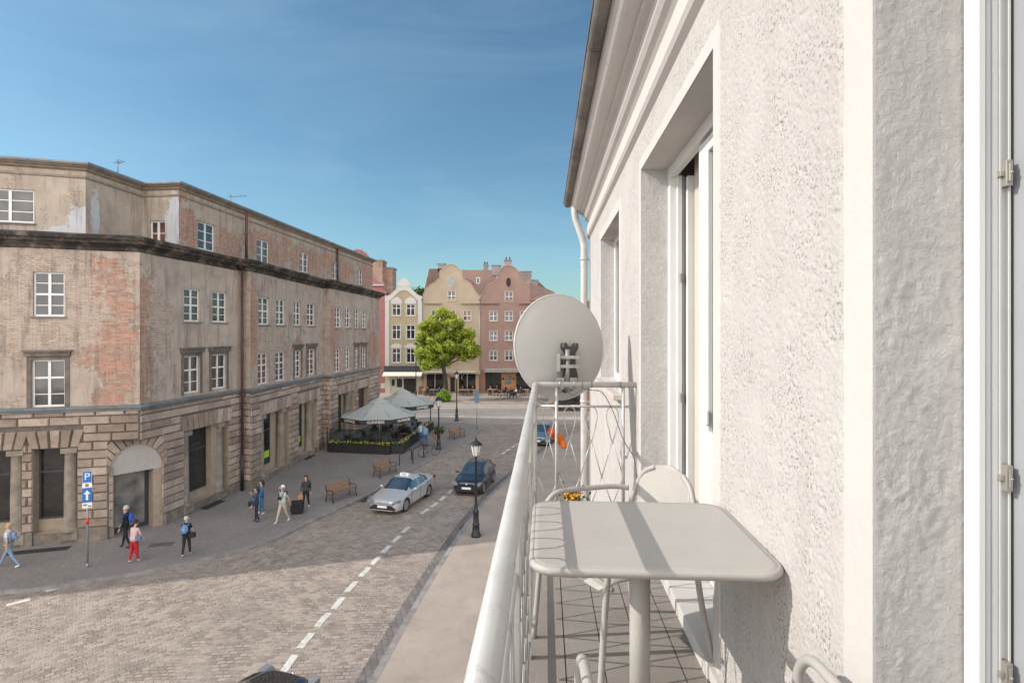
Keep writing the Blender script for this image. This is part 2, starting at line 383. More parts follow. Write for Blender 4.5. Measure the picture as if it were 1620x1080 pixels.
# darker gutter strip of larger stones along the right kerb
g1 = ribbon(RKs[:52], -.02, -1); g2 = ribbon(RKs[:52], -.42, -1); mb = MB()
for i in range(len(g1)-1): mb.quad((*g1[i], -.114), (*g1[i+1], -.114), (*g2[i+1], -.114), (*g2[i], -.114))
struct(obj('gutter_strip', mb, slab_mat('gutter_stones', (.13, .12, .115), (.2, .18, .17), .3, .2, 70, (.05, .05, .05))))
# plaza road beyond, far pavement
sheet('plaza_road', [(-80, 55.0), (80, 55.0), (80, 74), (-80, 74)], -.114, plaza)
sheet('plaza_asphalt', [(-80, 60.5), (80, 60.5), (80, 66.5), (-80, 66.5)], -.108, pm('asphalt_light', (.20, .185, .175), .85, var=.1, vs=.4))
mb = MB(); mb.box(-80, 80, 70.5, 82.6, -.13, .0); struct(obj('pavement', mb, slab_mat('far_slabs', (.27, .235, .21), (.33, .29, .26), .6, .6, 0, (.2, .18, .16))))
mb = MB()
for (y, xa, xb) in ((60.3, -30, -5.2), (61.6, -30, -6.5), (66.4, -40, -6.5), (69.9, -40, 2)): mb.quad((xa, y, -.103), (xb, y, -.103), (xb, y+.22, -.103), (xa, y+.22, -.103))
struct(obj('road_marking', mb, paint))
# centre dashes
cl = [gnd(457, 1049), gnd(484, 1012), gnd(511, 979), gnd(535, 953), gnd(556, 927), gnd(577, 904), gnd(594, 886), gnd(611, 868), gnd(627, 852), gnd(642, 837), gnd(672, 808), gnd(687, 798), gnd(700, 788), gnd(712, 777), gnd(724, 761), gnd(733, 752), gnd(742, 743), gnd(797, 716), gnd(804, 711), gnd(812, 706), gnd(819, 702)]
mb = MB()
for i, p in enumerate(cl):
    q = cl[min(i+1, len(cl)-1)] if i < len(cl)-1 else p+(p-cl[i-1]); t = (q-p); t.z = 0; t.normalize(); n = Vector((-t.y, t.x, 0)); l = .42; w = .11
    s0 = Vector((p.x, p.y, -.112))*1.0
    # move from eye-plane z=0 to the road level along the sight line
    k = (H+.112)/H; s0 = Vector((p.x*k, p.y*k, -.112))
    mb.quad(s0-t*l-n*w, s0+t*l-n*w, s0+t*l+n*w, s0-t*l+n*w)
for (a, b_) in ((gnd(10, 957), gnd(48, 947)), (gnd(72, 935), gnd(102, 926))):
    k = (H+.112)/H; a = a*k; b_ = b_*k; a.z = b_.z = -.112; t = (b_-a).normalized(); n = Vector((-t.y, t.x, 0))*.11
    mb.quad(a-n, b_-n, b_+n, a+n)
struct(obj('road_marking', mb, paint))
# drains, mats
def flat(name, label, cat, px, py, w, d, rz, z, mt, group=None):
    g = gnd(px, py); mb = MB(); mb.box(-w/2, w/2, -d/2, d/2, 0, .012)
    for i in range(6):
        x = -w/2+w*(i+.5)/6; mb.box(x-.01, x+.01, -d/2+.03, d/2-.03, .0125, .018)
    o = obj(name, mb, mt, None, (g.x, g.y, z), rz); return tag(o, label, cat, group)
rubber = pm('black_rubber', (.03, .03, .032), .8, var=.2, vs=9)
flat('doormat', 'black doormat on the pavement under the shop window nearest the arched corner door', 'doormat', 333, 798, .7, 1.5, R(-8), .001, rubber)
flat('doormat', 'black doormat on the pavement by the entrance before the parasol terrace', 'doormat', 484, 723, .9, 1.5, R(-4), .001, rubber)
flat('doormat', 'long black doormat at the step left of the parking sign', 'doormat', 60, 871, 2.2, .45, R(17), .001, rubber)
iron = pm('cast_iron_cover', (.07, .06, .055), .6, .4, .3, 9)
flat('drain_grate', 'reddish iron drain grate in the gutter beside the near lamp post', 'drain', 737, 830, .55, .5, R(75), -.110, pm('rusty_grate', (.11, .06, .05), .8))
flat('drain_grate', 'dark iron drain grate at the kerb by the front of the silver taxi', 'drain', 578, 787, .8, .4, R(70), -.110, iron)
flat('manhole_cover', 'iron cover set in the pavement between the two women at the corner', 'manhole cover', 255, 861, .9, .45, R(12), .001, pm('pavement_cover', (.11, .105, .1), .8, bump=.3))

# ------------------------------------------------------------------ facades
def panel(mb, u0, u1, z0, z1, ops, depth=.22, M=lambda u, d, z: (u, d, z), reveal=True):
    """a wall sheet with rectangular openings and their reveals"""
    us = sorted({u0, u1, *[o[0] for o in ops], *[o[1] for o in ops]}); zs = sorted({z0, z1, *[o[2] for o in ops], *[o[3] for o in ops]})
    us = [u for u in us if u0-1e-6 <= u <= u1+1e-6]; zs = [z for z in zs if z0-1e-6 <= z <= z1+1e-6]
    for i in range(len(us)-1):
        for j in range(len(zs)-1):
            cu, cz = (us[i]+us[i+1])/2, (zs[j]+zs[j+1])/2
            if any(o[0] < cu < o[1] and o[2] < cz < o[3] for o in ops): continue
            mb.quad(M(us[i], 0, zs[j]), M(us[i+1], 0, zs[j]), M(us[i+1], 0, zs[j+1]), M(us[i], 0, zs[j+1]))
    if reveal:
        for (a, b_, c, d) in ops:
            mb.quad(M(a, 0, c), M(a, 0, d), M(a, depth, d), M(a, depth, c)); mb.quad(M(b_, 0, c), M(b_, depth, c), M(b_, depth, d), M(b_, 0, d))
            mb.quad(M(a, 0, d), M(b_, 0, d), M(b_, depth, d), M(a, depth, d)); mb.quad(M(a, 0, c), M(a, depth, c), M(b_, depth, c), M(b_, 0, c))
    return mb
def window(parent, loc, rz, u0, u1, z0, z1, cols=2, rows=(.5,), depth=.16, fmat=None, gmat=None, fw=.06, bars=(), sill=None, name='window'):
    """frame mesh at local facade coordinates; pane and sill are its children. rows: heights (0-1) of main transoms; bars: thin glazing bars (0-1)"""
    mb = MB(); w = u1-u0; h = z1-z0; y = depth
    mb.box(u0, u0+fw, y-.05, y+.02, z0, z1); mb.box(u1-fw, u1, y-.05, y+.02, z0, z1)
    mb.box(u0+fw, u1-fw, y-.05, y+.02, z0, z0+fw*1.2); mb.box(u0+fw, u1-fw, y-.05, y+.02, z1-fw, z1)
    for k in range(1, cols): x = u0+w*k/cols; mb.box(x-fw*.75, x+fw*.75, y-.06, y+.02, z0+fw*1.2, z1-fw)
    for r_ in rows: mb.box(u0+fw, u1-fw, y-.057, y+.02, z0+h*r_-fw*.6, z0+h*r_+fw*.6)
    for r_ in bars: mb.box(u0+fw, u1-fw, y-.045, y+.01, z0+h*r_-.018, z0+h*r_+.018)
    f = obj(name, mb, fmat or white_pvc, parent, loc, rz)
    p = MB(); p.quad((u0, y-.015, z0), (u1, y-.015, z0), (u1, y-.015, z1), (u0, y-.015, z1)); obj('pane', p, gmat or pane_of(), f)
    if sill: s = MB(); s.box(u0-.08, u1+.08, -.09, y-.06, z0-.06, z0-.002); obj('sill', s, sill, f)
    return f

# ------------------------------------------------------------------ the worn corner building on the left
P0 = (-16.6, 24.8); PA = (-31.0, 20.6); P1 = (-15.62, 32.2); P2 = (-15.1, 32.1); P3 = (-14.78, 43.6); P4 = (-14.24, 43.5); P5 = (-13.34, 55.9)
P6 = (-28, 58)
SL = .009            # the old building leans a little down the street
BZ0 = 5.62; BZ1 = 5.80; BZT = 12.70
bld = thing('corner_building', 'large weathered corner building with peeling plaster, bare brick and rusticated stone ground floor', 'building', (P0[0], P0[1], 0))
def rel(p, z=0): return (p[0]-P0[0], p[1]-P0[1], z)
faces = {}
def fdef(n, A, B): d = Vector((B[0]-A[0], B[1]-A[1])); faces[n] = (A, B, d.length, math.atan2(d.y, d.x), d.normalized())
fdef('z', (P0[0]-4.7*10, P0[1]-1.4*10), (P0[0]-4.7*3.2, P0[1]-1.4*3.2)); fdef('a', (P0[0]-4.7*3.2, P0[1]-1.4*3.2), P0); fdef('b', P0, P1); fdef('r1', P1, P2); fdef('c', P2, P3); fdef('r2', P3, P4); fdef('d', P4, P5); fdef('e', P5, P6)
def zoff(n): A, B, *_ = faces[n]; return -SL*(((A[1]+B[1])/2)-24.8)
def W_(n, x0, y0, x1, y1):
    A, B, *_ = faces[n]; u0, zt0 = face_uz(A, B, x0, y0); u1, zt1 = face_uz(A, B, x1, y1); return u0, u1, min(zt0, zt1), max(zt0, zt1)
FL1 = None
wins_px = {
 'a': [(52, 432, 102, 500, 'u'), (50, 569, 103, 646, 'l')],
 'b': [(291, 447, 317, 507, 'u'), (336, 453, 359, 509, 'u'), (290, 563, 316, 629, 'lh'), (334, 561, 358, 622, 'lh')],
 'c': [(409, 462, 426, 510, 'u'), (437, 466, 451, 511, 'u'), (465, 472, 476, 513, 'u'), (486, 475, 498, 514, 'u'), (408, 560, 424, 612, 'l'), (436, 557, 451, 607, 'l'), (465, 555, 476, 601, 'lh'), (486, 554, 498, 597, 'lh')],
 'd': [(530, 479, 539, 515, 'u'), (546, 482, 554, 516, 'u'), (561, 486, 568, 517, 'u'), (572.5, 487, 579, 518, 'u'), (529.5, 552, 538.5, 592, 'l'), (546, 551, 553.5, 590, 'l'), (560.5, 548, 566.5, 585, 'lh'), (572, 549, 578.5, 584, 'lh')],
}
patches = {
 'a': [(10.9, 9.4, 1.5, 3.6, 'red'), (14.6, 8.5, 1.0, 3.6, 'red'), (12.2, 10.0, 2.4, 2.4, 'bare'), (8, 9.2, 2.6, 1.3, 'bare'), (12.8, 6.9, 1.6, .8, 'plaster'), (9.6, 12, 1.6, 1.0, 'plaster'), (10.1, 8.6, .9, .5, 'plaster')],
 'b': [(.2, 8.6, .7, 3.3, 'red'), (1.5, 9.2, 1.2, 1.4, 'bare'), (3.4, 8.9, 1.8, 2.6, 'plaster'), (6.3, 9, 1.2, 3.4, 'plaster'), (2.2, 11.9, 1.4, .8, 'plaster')],
 'c': [(1.6, 8.6, 3.0, 1.1, 'bare'), (.3, 9.5, .6, 3, 'red'), (6.5, 11.5, 5, 1.3, 'plaster'), (9.8, 8.6, 1.8, 1.5, 'plaster'), (2.6, 6.6, 3, .8, 'bare')],
 'd': [(.8, 9, 1.0, 2.6, 'red'), (10.5, 7.8, 1.8, 1.6, 'red'), (4.5, 8.6, 2.6, 1.0, 'bare'), (6, 11.6, 5, .9, 'plaster')]}
patches['a'][0] = (14.3, 9.2, 1.3, 3.2, 'red')
upm = {n: plaster_brick('facade_plaster_%s' % n, patches.get(n, ()), seed=i*7.3, brickiness=[.35, .15, .55, .5][i % 4], red=[.1, .2, .55, .65][i % 4]) for i, n in enumerate('abcd')}
upm['r1'] = plaster_brick('facade_brick_return', (), brickiness=1.2, red=.1, seed=41); upm['r2'] = upm['r1']
upm['e'] = upm['a']; upm['z'] = upm['a']
openings = {n: [] for n in faces}
for n, ws in wins_px.items():
    for (x0, y0, x1, y1, kind) in ws:
        u0, u1, z0, z1 = W_(n, x0, y0, x1, y1)
        # regular heights per storey, taken from the measured middle
        zo = zoff(n)
        if kind == 'u': z0, z1 = (9.72, 11.62) if n == 'a' else (9.62, 11.28)
        else: z0, z1 = (5.84, 7.86) if n == 'a' else (6.02, 7.90)
        openings[n].append((u0, u1, z0, z1, kind))
ledge = pm('window_ledge', (.20, .19, .18), .8, bump=.3)
for n in faces:
    A, B, Ln, th, d = faces[n]; loc = rel(A, zoff(n))
    mb = MB(); panel(mb, 0, Ln, BZ1, BZT, [o[:4] for o in openings[n]], .2)
    obj('wall', mb, upm[n], bld, loc, th)
    for (u0, u1, z0, z1, kind) in openings[n]:
        if n == 'a': bars = (.25, .75) if kind == 'u' else (.27,); rows = (.5,) if kind == 'u' else (.62,)
        else: bars = (.25, .75) if kind == 'u' else (.3,); rows = (.5,) if kind == 'u' else (.62,)
        if n in 'cd' and kind[0] == 'l': bars = (.2, .42, .82)
        window(bld, loc, th, u0, u1, z0, z1, 2, rows, .15, bars=bars, fw=.07, sill=ledge if kind == 'u' else None)
        if kind == 'lh' or (n == 'a' and kind == 'l'):
            h = MB(); h.box(u0-.22, u1+.22, -.14, 0.05, z1+.16, z1+.34); h.box(u0-.28, u1+.28, -.2, .05, z1+.34, z1+.42); h.box(u0-.16, u0-.003, -.05, .05, z0-.05, z1+.16); h.box(u1+.003, u1+.16, -.05, .05, z0-.05, z1+.16)
            h.box(u0+.0, u1-.0, -.05, .05, z1+.003, z1+.16)
            obj('window_hood', h, pm('hood_stone', (.15, .125, .105), .9, var=.3, vs=2, bump=.5, bs=14), bld, loc, th)
# offset outline helper for cornices
def outline(pts, out):
    """offset an open polyline outwards (to the viewer's side) with mitred corners"""
    res = []
    for i, p in enumerate(pts):
        ds = []
        if i > 0: ds.append((Vector(pts[i])-Vector(pts[i-1])).normalized())
        if i < len(pts)-1: ds.append((Vector(pts[i+1])-Vector(pts[i])).normalized())
        ns = [Vector((d.y, -d.x)) for d in ds]
        if len(ns) == 2:
            m = (ns[0]+ns[1]); m = m/m.dot(ns[0]) if m.length > .2 else ns[0]
        else: m = ns[0]
        res.append((p[0]+m.x*out, p[1]+m.y*out))
    return res
def sweep(pts, prof, z_of, rag=0):
    mb = MB(); rows = []
    dense = []
    for i in range(len(pts)-1):
        a, b_ = Vector(pts[i]), Vector(pts[i+1]); k = max(1, int((b_-a).length/1.2)) if rag else 1
        for j in range(k): dense.append((i, j/k))
    dense.append((len(pts)-2, 1.0))
    for (o, z) in prof:
        ol = outline(pts, o); row = []
        for (i, t) in dense:
            x = ol[i][0]*(1-t)+ol[i+1][0]*t; y = ol[i][1]*(1-t)+ol[i+1][1]*t
            j = rnd.uniform(-rag, rag)
            row.append((x-P0[0], y-P0[1], z+z_of(y)+j))
        rows.append(row)
    m = len(dense)
    vs = [v for r_ in rows for v in r_]
    fs = [(r_*m+i, r_*m+i+1, (r_+1)*m+i+1, (r_+1)*m+i) for r_ in range(len(rows)-1) for i in range(m-1)]
    mb.add(vs, fs); return mb
base_line = [(P0[0]-4.7*10, P0[1]-1.4*10), (P0[0]-4.7*3.2, P0[1]-1.4*3.2), P0, P1, P2, P3, P4, P5, P6]
zslope = lambda y: -SL*(y-24.8)
obj('cornice', sweep(base_line, [(0, 12.62), (.08, 12.66), (.10, 12.78), (.22, 12.86), (.40, 12.93), (.42, 13.06), (.50, 13.08), (.52, 13.22), (.0, 13.36), (-1.2, 13.40)], zslope, .018), soot, bld)
obj('string_course', sweep(base_line, [(0.02, 5.56), (.10, 5.60), (.12, 5.70), (.20, 5.72), (.21, 5.77), (.0, 5.86)], zslope), zinc, bld)
mb = MB()
for n in faces: pass
# set-back attic storey
Q0 = (-33.5, 20.1); Q1 = (-18.78, 24.5); Q2 = (-18.45, 27.75); Q3 = (-16.5, 27.55); Q4 = (-13.85, 55.2); Q5 = (-28, 57)
Q00 = (-67, 10.07)
att = [('az', Q00, Q0), ('aa', Q0, Q1), ('ab', Q1, Q2), ('ac', Q2, Q3), ('ad', Q3, Q4), ('ae', Q4, Q5)]
att_px = {'aa': [(-26, 305, 54, 358)], 'ac': [(237, 349, 261, 381)], 'ad': [(313, 346, 340, 393), (406, 376, 426, 415), (474, 400, 488, 434), (526.5, 415, 537, 444), (566, 427, 573.5, 453)]}
att_patch = {'aa': [(15.2, 13.9, .5, .7, 'patch'), (14.5, 13.3, .9, .4, 'patch'), (8, 14.5, 6, 2, 'plaster')], 'ab': [(.5, 14.2, .25, 1.3, 'patch'), (2, 15, 2.5, 2, 'plaster')], 'ac': [(1.7, 14.3, .5, 1.6, 'patch'), (1, 15, 1.5, 3, 'plaster')],
             'ad': [(.9, 14.6, 1.2, 1.0, 'red'), (4.2, 14.2, 1.1, .7, 'red'), (8.0, 14.6, 2.6, 1.0, 'red'), (14, 14.6, 3, .9, 'red'), (20, 14.6, 3, 1.0, 'red'), (26, 14.5, 2, 1.2, 'red'), (3.2, 15.6, 2.5, .6, 'plaster')]}
for i, (n, A, B) in enumerate(att):
    dd = Vector((B[0]-A[0], B[1]-A[1])); th = math.atan2(dd.y, dd.x); zo = zslope((A[1]+B[1])/2); ops = []
    for (x0, y0, x1, y1) in att_px.get(n, []):
        u0, za = face_uz(A, B, x0, y0); u1, zb = face_uz(A, B, x1, y1)
        if n == 'ad': z0_, z1_ = 13.55, 15.02
        elif n == 'ac': z0_, z1_ = 13.40, 14.62
        else: z0_, z1_ = 13.72, 15.15
        ops.append((u0, u1, z0_, z1_))
    mb = MB(); panel(mb, 0, dd.length, 13.0, 16.45, ops, .2)
    if n == 'ad': pass
    obj('attic_wall', mb, plaster_brick('attic_plaster_%s' % n, att_patch.get(n, ()), plaster=(.36, .30, .24), brickiness=.1 if n != 'ad' else .65, red=.3 if n != 'ad' else .8, seed=60+i*5), bld, rel(A, zo), th)
    for o in ops: window(bld, rel(A, zo), th, *o, 2, (), .14, bars=(.5,) if n == 'ac' else (.34, .67), fw=.07, sill=ledge)
attl = [Q00, Q0, Q1, Q2, Q3, Q4, Q5]
obj('attic_moulding', sweep(attl, [(.0, 15.80), (.05, 15.83), (.05, 15.90), (0, 15.93)], zslope), pm('attic_band', (.25, .21, .17), .9, var=.2), bld)
obj('attic_eaves', sweep(attl, [(.0, 16.12), (.10, 16.18), (.12, 16.24), (.22, 16.28), (.22, 16.33)], zslope), pm('eaves_board', (.26, .205, .15), .85, var=.25), bld)
obj('roof_gutter', sweep(attl, [(.20, 16.33), (.30, 16.33), (.34, 16.40), (.34, 16.47), (.20, 16.50), (-1.5, 16.53)], zslope), zinc, bld)
# flat roof closing
mb = MB(); pts = [rel(p, 16.3) for p in (Q00, Q0, Q1, Q2, Q3, Q4, Q5)]; mb.add(pts+[rel((-66, 30), 16.3)], [tuple(range(8))]); obj('roof', mb, zinc, bld)
# rusticated ground floor: openings per face (u0,u1,z_top)
def gu(n, px, py=700): return face_uz(faces[n][0], faces[n][1], px, py)[0]
gops = {'a': [(gu('a', -60), gu('a', 34), 4.05), (gu('a', 53)-1.0*0+0, gu('a', 122), 4.05)], 'b': [(gu('b', 290), gu('b', 361), 4.15)], 'c': [(gu('c', 413), gu('c', 457), 4.15), (gu('c', 472), gu('c', 502), 4.1)], 'd': [(gu('d', 534), gu('d', 560), 4.15), (gu('d', 566.5), gu('d', 583), 4.15)], 'e': [], 'r1': [], 'r2': [], 'z': []}
CH_A = gu('a', 172); CH_B = gu('b', 259)      # the corner entrance is cut off between these
tan_wall = pm('recess_render', (.33, .27, .205), .9, var=.12, bump=.2)
core = pm('joint_mortar', (.125, .105, .09), .95, var=.2)
ROWH = .372
for n in faces:
    A, B, Ln, th, d = faces[n]; loc = rel(A, zoff(n)); ops = [(a, b_, .425, t) for a, b_, t in gops[n]]
    mb = MB(); lim0 = 0; lim1 = Ln
    cut = [(CH_A, Ln+.01, -.5, 4.27)] if n == 'a' else ([(-.01, CH_B, -.5, 4.27)] if n == 'b' else [])
    def uclip(a, b_): return a, b_
    mbw = MB(); cu = []
    if n == 'a': cu = [(CH_A, Ln, -.5, 4.27)]
    if n == 'b': cu = [(0, CH_B, -.5, 4.27)]
    panel(mbw, 0, Ln, -.5, BZ0, ops+cu, .5, reveal=False); mbw2 = MB(); panel(mbw2, 0, 0, 0, 0, ops, .5); obj('shop_reveal', mbw2, tan_wall, bld, loc, th) if ops else None
    obj('stone_joints', mbw, core, bld, loc, th)
    # blocks, row by row
    z = .55; row = 0
    bl = MB()
    def block(u0, u1, z0, z1, skew0=0, skew1=0, out=.07):
        g = .018; i_ = .03
        bl.cur = rnd.random()**1.3
        a0 = (u0+g, z0+g); a1 = (u1-g, z0+g); a2 = (u1-g+skew1, z1-g); a3 = (u0+g+skew0, z1-g)
        cxx = sum(p[0] for p in (a0, a1, a2, a3))/4; czz = (z0+z1)/2
        def ins(p): return (p[0]+(i_ if p[0] < cxx else -i_), p[1]+(i_ if p[1] < czz else -i_))
        f_ = [ins(p) for p in (a0, a1, a2, a3)]; o_ = out+rnd.uniform(-.012, .012)
        vs = [(p[0], 0, p[1]) for p in (a0, a1, a2, a3)]+[(p[0], -o_+rnd.uniform(-.006, .006), p[1]) for p in f_]
        bl.add(vs, [(4, 5, 6, 7), (0, 1, 5, 4), (1, 2, 6, 5), (2, 3, 7, 6), (3, 0, 4, 7)])
    while z < BZ0-.05:
        z1 = min(z+ROWH, BZ0)
        # free spans in this row
        spans = [(0, Ln)]
        holes = [(a, b_) for a, b_, t in gops[n] if z < t+.62]
        holes = []
        for a, b_, t in gops[n]:
            if z+.1 < t: holes.append((a-.0, b_+.0))
            elif z+.1 < t+.74: holes.append((a-.22, b_+.22))
        if n == 'a' and z < 4.27: holes.append((CH_A, Ln+1))
        if n == 'b' and z < 4.27: holes.append((-1, CH_B))
        for (a, b_) in holes:
            ns = []
            for (s0, s1) in spans:
                if b_ <= s0 or a >= s1: ns.append((s0, s1)); continue
                if a > s0+.08: ns.append((s0, a))
                if b_ < s1-.08: ns.append((b_, s1))
            spans = ns
        for (s0, s1) in spans:
            ln = s1-s0; k = max(1, round(ln/1.15)); off = (.5 if row % 2 else 0)
            cuts = [s0]+[s0+ln*(i+off)/k for i in range(0 if off else 1, k)]+[s1]
            cuts = sorted(set(round(c, 3) for c in cuts))
            for i in range(len(cuts)-1):
                if cuts[i+1]-cuts[i] > .12: block(cuts[i], cuts[i+1], z, z1)
        z = z1; row += 1
    # voussoirs of the flat arches
    for a, b_, t in gops[n]:
        k = max(5, int((b_-a+.2)/.34)); c = (a+b_)/2; a_, bb = a-.10, b_+.10
        for i in range(k):
            x0 = a_+(bb-a_)*i/k; x1 = a_+(bb-a_)*(i+1)/k
            sk = lambda x: (x-c)/((bb-a_)/2)*.20
            block(x0, x1, t, t+.80, sk(x0), sk(x1), .10+ (0.02 if i % 2 else 0))
    if bl.f: obj('stone_blocks', bl, stone, bld, loc, th)
    # plinth
    mbp = MB(); xs = [(0, Ln)]
    if n == 'a': xs = [(0, CH_A)]
    if n == 'b': xs = [(CH_B, Ln)]
    for (s0, s1) in xs:
        segs = [s0]
        for a, b_, t in sorted(gops[n]):
            mbp.box(segs[-1], a+.0, -.13, .0, -.5, .55) if a > segs[-1] else None
            mbp.box(a+.003, b_-.003, -.05, .415, -.5, .418); segs.append(b_)
        if s1 > segs[-1]: mbp.box(segs[-1], s1, -.13, 0, -.5, .55)
    if n != 'e': obj('plinth', mbp, pm('plinth_stone', (.20, .17, .14), .92, var=.3, vs=1.6, bump=.8, bs=12, dirt=((.07, .065, .06), .7)), bld, loc, th)
shop_frame = pm('anthracite_frame', (.04, .045, .052), .5, var=.1)
column_m = pm('column_stone', (.24, .205, .165), .9, var=.28, vs=1.3, bump=.5, bs=9, dirt=((.12, .10, .085), .6))
def shop(n, a, b_, top, cols, glassu, pil, sill=.9):
    A, B, Ln, th, d = faces[n]; loc = rel(A, zoff(n))
    for cu in cols:
        c = MB(); c.smooth = True; c.lathe([(.40, .42), (.40, .50), (.30, .58), (.27, .62), (.265, 2.0), (.235, top-.24), (.24, top-.22)], (cu, .18, 0), 18); c.smooth = False
        c.box(cu-.34, cu+.34, -.16, .5, .1, .5); c.box(cu-.30, cu+.30, -.1, .46, top-.22, top-.003); obj('column', c, column_m, bld, loc, th)
    w = MB(); w.box(a, glassu[0], .42, .55, .42, top); w.box(glassu[1], b_, .42, .55, .42, top); w.box(glassu[0], glassu[1], .42, .55, .42, sill)
    obj('recess_wall', w, tan_wall, bld, loc, th)
    if pil: q = MB(); q.box(pil[0], pil[1], .1, .42, .42, top-.003); obj('pilaster', q, tan_wall, bld, loc, th)
    window(bld, loc, th, glassu[0], glassu[1], sill, top-.003, 1, (.66,), .45, shop_frame, room_glass, .07, name='shop_window')
u = lambda n, x: gu(n, x)
shop('a', gops['a'][1][0]-.0, gops['a'][1][1], 4.05, [u('a', 110)], (u('a', 54), u('a', 106)), None, .95)
shop('a', gops['a'][0][0], gops['a'][0][1], 4.05, [u('a', 25), u('a', -52)], (u('a', -44), u('a', 16)), None, .95)
shop('b', *gops['b'][0], [u('b', 295), u('b', 349)], (u('b', 300)+.2, u('b', 327)+.5), (u('b', 331)+.3, u('b', 340)+.3))
shop('c', *gops['c'][0], [u('c', 415), u('c', 448)], (u('c', 417)+.3, u('c', 437)), None)
shop('c', *gops['c'][1], [u('c', 492)], (u('c', 473), u('c', 486)), None)
shop('d', *gops['d'][0], [u('d', 552)], (u('d', 535.5), u('d', 547)), None)
shop('d', *gops['d'][1], [], (u('d', 567.5), u('d', 582)), None)
# green strip on the shop glass
A, B, Ln, th, d = faces['c']; mb = MB(); mb.box(u('c', 417)+.38, u('c', 437)-.1, .415, .42, 1.3, 1.72); obj('window_sticker', mb, pm('lime_film', (.35, .55, .03), .5, var=.05), bld, rel(A, zoff('c')), th)
mb = MB(); mb.box(u('c', 474), u('c', 484), .415, .42, 1.3, 1.72); obj('window_sticker', mb, MATS['lime_film'], bld, rel(A, zoff('c')), th)
# the corner entrance under its arch: a chamfer plane across the corner
A = faces['a'][0]; dA = faces['a'][4]; dB = faces['b'][4]
CA = (A[0]+dA.x*CH_A, A[1]+dA.y*CH_A); CB = (P0[0]+dB.x*CH_B, P0[1]+dB.y*CH_B)
cd = Vector((CB[0]-CA[0], CB[1]-CA[1])); CL = cd.length; cth = math.atan2(cd.y, cd.x)
u_d0, u_d1 = face_uz(CA, CB, 182, 760)[0], face_uz(CA, CB, 243, 760)[0]
ac = (u_d0+u_d1)/2+.05; AR = CL/2-.02; AS = 2.85  # arch centre, half width, springing height
mb = MB()
# wall above the arch (spandrels)
npt = 24; arc = [(ac-AR*math.cos(math.pi*i/npt)*1.0, AS+1.15*math.sin(math.pi*i/npt)) for i in range(npt+1)]
for i in range(npt):
    (x0, z0), (x1, z1) = arc[i], arc[i+1]; mb.quad((x0, 0, z0), (x1, 0, z1), (x1, 0, 4.28), (x0, 0, 4.28))
obj('arch_wall', mb, core, bld, rel(CA), cth)
vb = MB(); kk = 13
for i in range(kk):
    a0 = math.pi*i/kk+.02; a1 = math.pi*(i+1)/kk-.02; vb.cur = rnd.random()
    def P(a, r_): return (ac-(AR+r_)*math.cos(a), AS+(1.15+r_)*math.sin(a))
    q = [P(a0, .0), P(a1, .0), P(a1, .55), P(a0, .55)]; q = [(min(max(x, -.1), CL+.1), min(z, 4.28)) for x, z in q]
    vs = [(x, .0, z) for x, z in q]+[(x+(.0), -.09, z) for x, z in q]
    vb.add(vs, [(4, 5, 6, 7), (0, 1, 5, 4), (1, 2, 6, 5), (2, 3, 7, 6), (3, 0, 4, 7)])
obj('arch_stones', vb, stone, bld, rel(CA), cth)
mb = MB(); poly = arc+[(u_d1+.35, AS-.28), (u_d1+.35, 2.62), (u_d0-.02, 2.62), (u_d0-.02, AS-.28), (arc[0][0], AS-.28)]
poly = arc+[(arc[-1][0], AS-.15), (u_d1+.34, AS-.15), (u_d1+.34, 2.72), (u_d0-.12, 2.72), (u_d0-.12, AS-.15), (arc[0][0], AS-.15)]
mb.prism(poly, .02, .12, 'y'); obj('arch_panel', mb, pm('arch_render', (.38, .355, .325), .85, var=.05), bld, rel(CA), cth)
mb = MB(); mb.box(-.0, u_d0-.0, .12, .35, -.3, AS+.3); mb.box(u_d1+.0, u_d1+.30, .05, .9, -.3, 2.78); mb.box(u_d1+.3, CL+.0, .03, .3, -.3, AS+.3); obj('door_surround', mb, tan_wall, bld, rel(CA), cth)
window(bld, rel(CA), cth, u_d0, u_d1, .02, 2.74, 1, (), .62, shop_frame, glassy('door_glass', (.15, .145, .135), .05, .8), .16, name='door')  # pale glass colour paints in the reflection of bright paving
mb = MB(); mb.box(u_d0, u_d1+.3, .13, 1.0, 2.745, 2.95); mb.box(u_d0-.5, CL, .9, 1.2, -.3, 3.4); obj('door_recess', mb, core, bld, rel(CA), cth)
# masonry beside the door on the chamfer
bl = MB(); z = .5; r_ = 0
while z < 2.8:
    for (s0, s1) in ((.0, max(.15, u_d0-.12)), (u_d1+.32, CL)):
        if s1-s0 > .1:
            bl.cur = rnd.random(); bl.box(s0+.01, s1-.01, -.06, .05, z+.02, z+ROWH-.02)
    z += ROWH
obj('jamb_stones', bl, stone, bld, rel(CA), cth)
